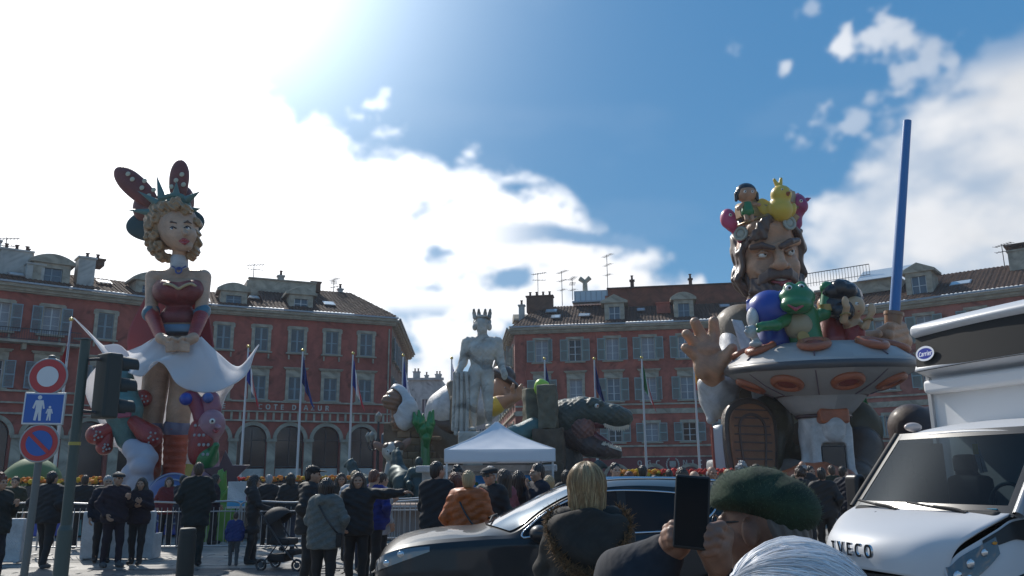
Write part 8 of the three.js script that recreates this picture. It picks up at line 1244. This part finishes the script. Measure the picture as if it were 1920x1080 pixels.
  mesh(o, 'cargo_box', mg([rb(4.2, 2.25, 2.26, 0.03, 1.38 + 2.1, 1.66, bz)]), boxWhite); mesh(o, 'box_corner_trim', mg([bx(0.05, 2.2, 0.05, 1.37, 1.66, bz - 1.125), bx(0.05, 2.2, 0.05, 1.37, 1.66, bz + 1.125), bx(4.1, 0.06, 0.05, 3.4, 2.78, bz + 1.13)]), M(0.4, 0.4, 0.4, 0.4));
  const unit = new THREE.Group(); unit.name = 'cooling_unit'; unit.position.set(0.13, -0.03, 0.0); o.add(unit);
  mesh(unit, 'unit_tray', sheet([0, 0.5, 1].map((s) => [-1.14, -0.7, 0, 0.7, 1.14].map((z) => [1.40 - s * 0.34 - 0.07 * (1 - (z / 1.14) ** 2) * s, 2.68 + s * 0.13, bz + z])), 24, 8, 0.06), whiteTruck);
  mesh(unit, 'unit_grille', gridGeo(30, 8, (u, v) => { const z = (2 * u - 1) * 1.12; return [1.07 - 0.08 * (1 - (z / 1.12) ** 2) + v * 0.04, 2.80 + v * 0.42, bz + z]; }), M(0.010, 0.011, 0.012, 0.8));
    mesh(unit, 'unit_cap', sdf([rbox([1.42, 3.28, bz], [0.36, 0.075, 1.16], 0.06), rbox([1.5, 3.0, bz], [0.26, 0.3, 1.14], 0.05, 0.02), ell([1.14, 3.27, bz], [0.16, 0.07, 1.15], 0.08)], 0.025), whiteTruck);
  mesh(unit, 'unit_skirt', mg([rb(0.3, 0.16, 2.2, 0.05, 1.25, 2.62, bz), bx(0.2, 0.5, 0.4, 1.3, 2.35, bz + 0.75)]), boxWhite);
  { const c = document.createElement('canvas'); c.width = 256; c.height = 128; const x = c.getContext('2d'); x.fillStyle = '#e9ebf2'; x.fillRect(0, 0, 256, 128); x.fillStyle = '#17309a'; x.beginPath(); x.ellipse(128, 64, 104, 46, 0, 0, 7); x.fill(); x.fillStyle = '#fff'; x.font = 'italic bold 54px sans-serif'; x.textAlign = 'center'; x.textBaseline = 'middle'; x.fillText('Carrier', 128, 66); const t = new THREE.CanvasTexture(c); t.colorSpace = THREE.SRGBColorSpace;
    const g = new THREE.CircleGeometry(1, 40); const m = mesh(unit, 'maker_badge', g, new THREE.MeshStandardMaterial({ map: t, roughness: 0.4 })); m.scale.set(0.15, 0.085, 1); m.position.set(1.03, 2.99, bz - 0.93); m.rotation.y = -Math.PI / 2 - 0.1; }
}

// ---------------------------------------------------------------- people close to the camera
// many thin locks over a skull shape, falling below it; up is the crown direction
function locks(n, seed, R, len, thick, o = {}) {
  const r = RNG(seed), out = [];
  for (let i = 0; i < n; i++) {
    const ph = r() * 6.2832, pts = [], bump = 1 + (r() - 0.5) * 0.07 + 0.03 * Math.sin(ph * 9 + (o.clump || 0) * r()), sway = (r() - .5) * (o.sway ?? 0.3), L = len * (0.75 + r() * 0.35), end = (o.end ?? 1.62) + r() * 0.2, fl = (r() - 0.5) * (o.flare ?? 0.03);
    if (o.face && Math.cos(ph - o.face) > 0.55) continue;
    for (let k = 0; k <= 9; k++) {
      const t = k / 9, s = t * (1 + L / R[1]);
      let th, drop = 0; if (s < 1) th = 0.08 + s * (end - 0.08); else { th = end; drop = (s - 1) * R[1]; }
      const p = ph + sway * t + 0.05 * Math.sin(t * 9 + i), rr = bump * (1 + fl * Math.sin(t * 5) * 2) * (1 - drop * (o.taper ?? 0.3));
      pts.push([Math.sin(p) * Math.sin(th) * R[0] * rr, Math.cos(th) * R[1] * bump - drop, Math.cos(p) * Math.sin(th) * R[2] * rr]);
    }
    out.push(new THREE.TubeGeometry(new THREE.CatmullRomCurve3(pts.map((q) => V(...q))), 12, thick * (0.6 + r() * 0.6), 4, false));
  }
  return mg(out);
}
{ // blonde woman in the parka
  const g = person('blonde woman in a dark parka with fur-trimmed hood, seen from behind before the car', { pos: G(1100, 4.75), turn: PI - 0.1, h: 1.70, female: 1, w: 1.12, coat: cloth(0.032, 0.029, 0.024, 0.8), coatLen: 0.55, legs: black, hair: 'none', arms: ['hold', 'hold'], headTurn: -0.75, cell: 0.011 });
  const hg = new THREE.Group(); hg.name = 'hair'; hg.position.set(0, 1.612, -0.005); g.add(hg);
  const bl = [[0.36, 0.24, 0.12], [0.45, 0.32, 0.17], [0.26, 0.165, 0.08]];
  mesh(hg, 'hair_cap', sdf([ell([0, 0.0, -0.02], [0.096, 0.118, 0.108]), cap([0, -0.05, -0.05], [0, -0.13, -0.05], 0.07, 0.055, 0.05), cap([0.055, -0.03, -0.03], [0.06, -0.12, -0.03], 0.045, 0.03, 0.04), cap([-0.055, -0.03, -0.03], [-0.05, -0.12, -0.05], 0.045, 0.03, 0.04), sub(ell([-0.08, -0.06, 0.09], [0.075, 0.1, 0.08], 0.02))], 0.008), hairMat.blond);
  bl.forEach((c, i) => { mesh(hg, 'hair_locks', xf(locks(480, 31 + i, [0.101 + i * 0.003, 0.122, 0.112 + i * 0.002], 0.125, 0.0023, { face: 5.6, taper: 0.5, flare: 0.05, sway: 0.35 }), 0, 0, -0.02), M(...c, 0.4)).userData.kind = 'stuff'; });
  mesh(g, 'hood', sdf([chain([[-0.16, 1.44, 0.02], [-0.17, 1.38, -0.10], [-0.08, 1.27, -0.2], [0, 1.23, -0.22], [0.08, 1.27, -0.2], [0.17, 1.38, -0.10], [0.16, 1.44, 0.02]], [0.035, 0.04, 0.05, 0.055, 0.05, 0.04, 0.035], 0.08), ell([0, 1.34, -0.15], [0.17, 0.15, 0.07], 0.1)], 0.012, (x, y, z) => 0.003 * Math.sin(x * 40) * Math.sin(y * 33 + z * 20)), cloth(0.038, 0.030, 0.022, 0.85));
  const R = RNG(17), fur = [[], []], rim = new THREE.CatmullRomCurve3([[-0.17, 1.47, 0.03], [-0.215, 1.41, -0.07], [-0.17, 1.27, -0.21], [-0.08, 1.175, -0.27], [0, 1.15, -0.285], [0.08, 1.175, -0.27], [0.17, 1.27, -0.21], [0.215, 1.41, -0.07], [0.17, 1.47, 0.03]].map((p) => V(...p)));
  for (let i = 0; i < 2600; i++) { const p = rim.getPoint(R()), d = V(R() - .5, R() - .5, R() - .75).normalize().multiplyScalar(0.03 + R() * 0.035), a = p.clone().add(V(R() - .5, R() - .5, R() - .5).multiplyScalar(0.035)); fur[i % 2].push(bar(a.toArray(), a.clone().add(d).toArray(), 0.0035, 0.0006, 3)); }
  mesh(g, 'fur_trim', mg(fur[0]), M(0.22, 0.13, 0.06, 0.9)).userData.kind = 'stuff'; mesh(g, 'fur_trim', mg(fur[1]), M(0.12, 0.075, 0.04, 0.9)).userData.kind = 'stuff';
}
{ // man with the beret photographing with his phone
  const d = 2.15, base = [GX(1440, d), 0, -d], L = frame(d, base), o = thing('person', 'man in a green felt beret and dark coat holding up a phone with both hands', 'person', base);
  const hc = L(1424, 992, 0), fl = -2.25, fd = [Math.sin(fl), 0, Math.cos(fl)];
  const headM = new THREE.Matrix4().compose(V(...hc), new THREE.Quaternion().setFromEuler(new THREE.Euler(0.1, fl, 0, 'YXZ')), V(1.04, 1.04, 1.04));
  const head = headSDF(0, 0.004).applyMatrix4(headM);
  // right hand grips the phone's right edge, left hand its left edge
  const wr = L(1352, 1075, 0.16), hand = sdf([
    chain([L(1352, 1085, 0.15), L(1345, 1052, 0.2), L(1338, 1028, 0.22)], [0.026, 0.028, 0.034], 0.02), ell(L(1338, 1022, 0.215), [0.034, 0.036, 0.022], 0.02, [0, 0, 0.3]), ell(L(1356, 1005, 0.20), [0.024, 0.026, 0.02], 0.02),
    chain([L(1366, 1000, 0.20), L(1352, 986, 0.235), L(1330, 990, 0.245), L(1322, 994, 0.235)], [0.012, 0.0115, 0.0105, 0.009], 0.006), chain([L(1362, 1010, 0.21), L(1346, 1001, 0.25), L(1328, 1006, 0.25), L(1321, 1008, 0.24)], [0.012, 0.0115, 0.0105, 0.009], 0.006), chain([L(1356, 1024, 0.215), L(1342, 1017, 0.252), L(1326, 1022, 0.25), L(1320, 1023, 0.24)], [0.0115, 0.011, 0.010, 0.009], 0.006), chain([L(1350, 1036, 0.215), L(1338, 1033, 0.248), L(1325, 1036, 0.245), L(1319, 1037, 0.24)], [0.0105, 0.010, 0.009, 0.008], 0.006), chain([L(1342, 1030, 0.20), L(1330, 1010, 0.19), L(1318, 992, 0.19)], [0.014, 0.012, 0.010], 0.008)], 0.0035);
  const lhand = sdf([chain([L(1232, 1060, 0.12), L(1255, 1030, 0.16), L(1268, 1016, 0.17)], [0.026, 0.028, 0.032], 0.02), ell(L(1270, 1014, 0.165), [0.03, 0.034, 0.02], 0.02, [0, 0, -0.4]),
    chain([L(1262, 1006, 0.15), L(1252, 992, 0.17), L(1262, 984, 0.20), L(1270, 984, 0.21)], [0.012, 0.0115, 0.0105, 0.009], 0.006), chain([L(1258, 1014, 0.16), L(1248, 1002, 0.185), L(1258, 996, 0.215), L(1268, 997, 0.22)], [0.0115, 0.011, 0.010, 0.009], 0.006), chain([L(1258, 1022, 0.165), L(1249, 1013, 0.19), L(1258, 1008, 0.22), L(1268, 1010, 0.225)], [0.011, 0.0105, 0.0095, 0.0085], 0.006), chain([L(1260, 1030, 0.17), L(1252, 1023, 0.19), L(1260, 1019, 0.215), L(1268, 1022, 0.22)], [0.0105, 0.0098, 0.009, 0.008], 0.006), chain([L(1280, 1018, 0.18), L(1290, 1004, 0.215), L(1298, 992, 0.225)], [0.014, 0.012, 0.0095], 0.008)], 0.0035);
  const neck = sdf([cap(addV(hc, [0.01, -0.07, 0.03]), addV(hc, [0.05, -0.24, 0.06]), 0.062, 0.07), cap(addV(hc, [0.05, -0.3, 0.07]), addV(hc, [0.06, -0.9, 0.08]), 0.14, 0.15, 0.1), [-0.1, 0.1].map((x) => chain([addV(hc, [x + 0.05, -0.75, 0.05]), [x + 0.05, 0.5, 0.06], [x + 0.05, 0.05, 0.05]], [0.085, 0.06, 0.04], 0.05)), chain([addV(hc, [0.2, -0.2, 0.08]), L(1480, 1250, 0.25), wr], [0.05, 0.045, 0.028], 0.04), chain([addV(hc, [-0.12, -0.2, 0.04]), L(1180, 1180, 0.15), L(1240, 1055, 0.13)], [0.05, 0.045, 0.028], 0.04)], 0.012);
  mesh(o, 'body', mg([head, hand, lhand, neck]), M(0.30, 0.155, 0.10, 0.5, { map: T.grain, bumpMap: T.bump, bumpScale: 0.0025 }));
  mesh(o, 'grey_hair', sdf([ell(addV(hc, [0.055, -0.03, 0.035]), [0.05, 0.05, 0.062]), ell(addV(hc, [0.04, 0.02, 0.03]), [0.07, 0.05, 0.075])], 0.006, (x, y, z) => 0.003 * Math.sin(x * 260 + y * 90)), M(0.13, 0.12, 0.11, 0.6));
  mesh(o, 'glasses_arm', tube([addV(hc, [0.02 + fd[0] * 0.0 - 0.0, 0.02, 0.085]), addV(hc, [-0.045, 0.022, 0.055]), addV(hc, [-0.085, 0.018, 0.015])], 0.0028, 20, 6), fBlack); mesh(o, 'glasses_rim', xf(new THREE.TorusGeometry(0.022, 0.0022, 6, 24), ...addV(hc, [-0.105, 0.012, -0.02]), 0, fl + 0.1), fBlack);
  mesh(o, 'hearing_aid', sdf([ell(addV(hc, [0.03, 0.012, 0.09]), [0.008, 0.014, 0.007])], 0.0025), M(0.5, 0.48, 0.45, 0.3));
  const feltT = noiseTex(256, (u, v) => { const n = tnoise(u, v, 6, 5, 41), m = tnoise(u, v, 60, 2, 44); return [0.30 + 0.5 * n + 0.2 * m, 0.36 + 0.42 * n + 0.2 * m, 0.34 + 0.36 * n + 0.2 * m]; }, 3.5);
  mesh(o, 'beret', sdf([ell(L(1436, 932, 0.0), [0.124, 0.052, 0.13], 0.03, [0.1, 0, -0.20]), ell(L(1370, 930, 0.02), [0.05, 0.022, 0.075], 0.05, [0, 0, 0.3]), ell(L(1474, 958, 0.03), [0.066, 0.062, 0.09], 0.05), ell(L(1412, 905, 0.0), [0.06, 0.022, 0.07], 0.06, [0, 0, 0.25]), ell(L(1460, 975, 0.02), [0.05, 0.035, 0.07], 0.03), cap(L(1437, 900, 0), L(1437, 889, 0), 0.006, 0.004, 0.01)], 0.005, (x, y, z) => 0.0025 * Math.sin(x * 55 + z * 31) * Math.sin(y * 47 + x * 20)), M(0.05, 0.088, 0.058, 0.98, { map: feltT, bumpMap: T.bump, bumpScale: 0.002 }));
  { const b = o.children[o.children.length - 1].geometry.attributes, R = RNG(61), g = []; for (let i = 0; i < 2600; i++) { const k = Math.floor(R() * b.position.count), p = V().fromBufferAttribute(b.position, k), n = V().fromBufferAttribute(b.normal, k).add(V(R() - .5, R() - .5, R() - .5)).multiplyScalar(0.003 + R() * 0.004); g.push(bar(p.toArray(), p.clone().add(n).toArray(), 0.0004, 0.0002, 3)); } mesh(o, 'wool_fuzz', mg(g), M(0.08, 0.12, 0.085, 1)).userData.kind = 'stuff'; }
  mesh(o, 'coat', sdf([cap(addV(hc, [-0.08, -0.30, 0.06]), addV(hc, [0.2, -0.28, 0.1]), 0.10, 0.10, 0.08), cap(addV(hc, [0.06, -0.35, 0.08]), addV(hc, [0.06, -0.85, 0.08]), 0.19, 0.21, 0.12), chain([addV(hc, [0.2, -0.26, 0.08]), L(1480, 1255, 0.25), L(1370, 1110, 0.17)], [0.085, 0.07, 0.05], 0.05), chain([addV(hc, [-0.12, -0.25, 0.04]), L(1175, 1180, 0.1), L(1195, 1095, 0.12), L(1246, 1042, 0.14)], [0.09, 0.10, 0.085, 0.042], 0.06), chain([addV(hc, [-0.06, -0.19, 0.1]), addV(hc, [0.06, -0.17, 0.14]), addV(hc, [0.14, -0.19, 0.09])], 0.035, 0.04)], 0.008, (x, y, z) => 0.006 * Math.sin(x * 37 + y * 21) * Math.sin(y * 29 - x * 13 + z * 11)), cloth(0.030, 0.034, 0.045, 0.9));
  mesh(o, 'trousers', sdf([[-0.1, 0.1].map((x) => cap([x + 0.05, hc[1] - 0.8, 0.06], [x + 0.05, 0.08, 0.05], 0.12, 0.07, 0.05))], 0.03), black);
  for (const x of [-0.05, 0.15]) mesh(o, 'shoe', sdf([cap([x, 0.05, 0.06], [x - 0.1, 0.045, -0.08], 0.05, 0.045)], 0.02), black);
  const pc = P(1297, 960, d - 0.235), ph = thing('mobile_phone', 'black mobile phone held upright in both hands of the beret man', 'phone', pc.toArray(), 0);
  ph.rotation.set(-0.12, -0.25, -0.09, 'YXZ');
  mesh(ph, 'case', mg(rb(0.078, 0.162, 0.011, 0.005, 0, 0, 0, 0, 0, 0, 3)), M(0.006, 0.006, 0.007, 0.5)); mesh(ph, 'screen', mg(bx(0.070, 0.150, 0.001, 0, 0, 0.0062)), new THREE.MeshPhysicalMaterial({ color: new THREE.Color().setRGB(0.004, 0.004, 0.005), roughness: 0.12, specularIntensity: 0.25 }));
}
{ // white-haired person in front
  const d = 1.25, g = person('person with shiny straight white hair, only the top of the head in view', { pos: G(1478, d), turn: PI, h: 1.548, female: 1, coat: cloth(0.06, 0.06, 0.08), legs: black, hair: 'none' });
  const hg = new THREE.Group(); hg.name = 'hair'; hg.position.set(0, 1.625, -0.01); g.add(hg);
  const silver = [[0.80, 0.80, 0.81], [0.88, 0.88, 0.88], [0.66, 0.67, 0.70]];
  mesh(hg, 'hair_cap', sdf([ell([0, 0, 0], [0.099, 0.096, 0.104]), cap([0, -0.05, -0.04], [0, -0.2, -0.05], 0.08, 0.07, 0.05), sub(ell([0, -0.08, 0.12], [0.075, 0.12, 0.07], 0.02))], 0.007), M(0.6, 0.6, 0.62, 0.5));
  silver.forEach((c, i) => { mesh(hg, 'hair_locks', xf(locks(1300, 51 + i, [0.106 + i * 0.002, 0.110 + i * 0.002, 0.110], 0, 0.00085, { flare: 0.03, sway: 0.7, clump: 1, end: 2.5 }), 0, -0.012, 0, 0.35, 0.2, -1.15), M(...c, 0.42)).userData.kind = 'stuff'; });
}

// thin sunlit haze over the square
scene.fog = new THREE.FogExp2(0xe2e6ee, 0.0006);
renderer.render(scene, camera);
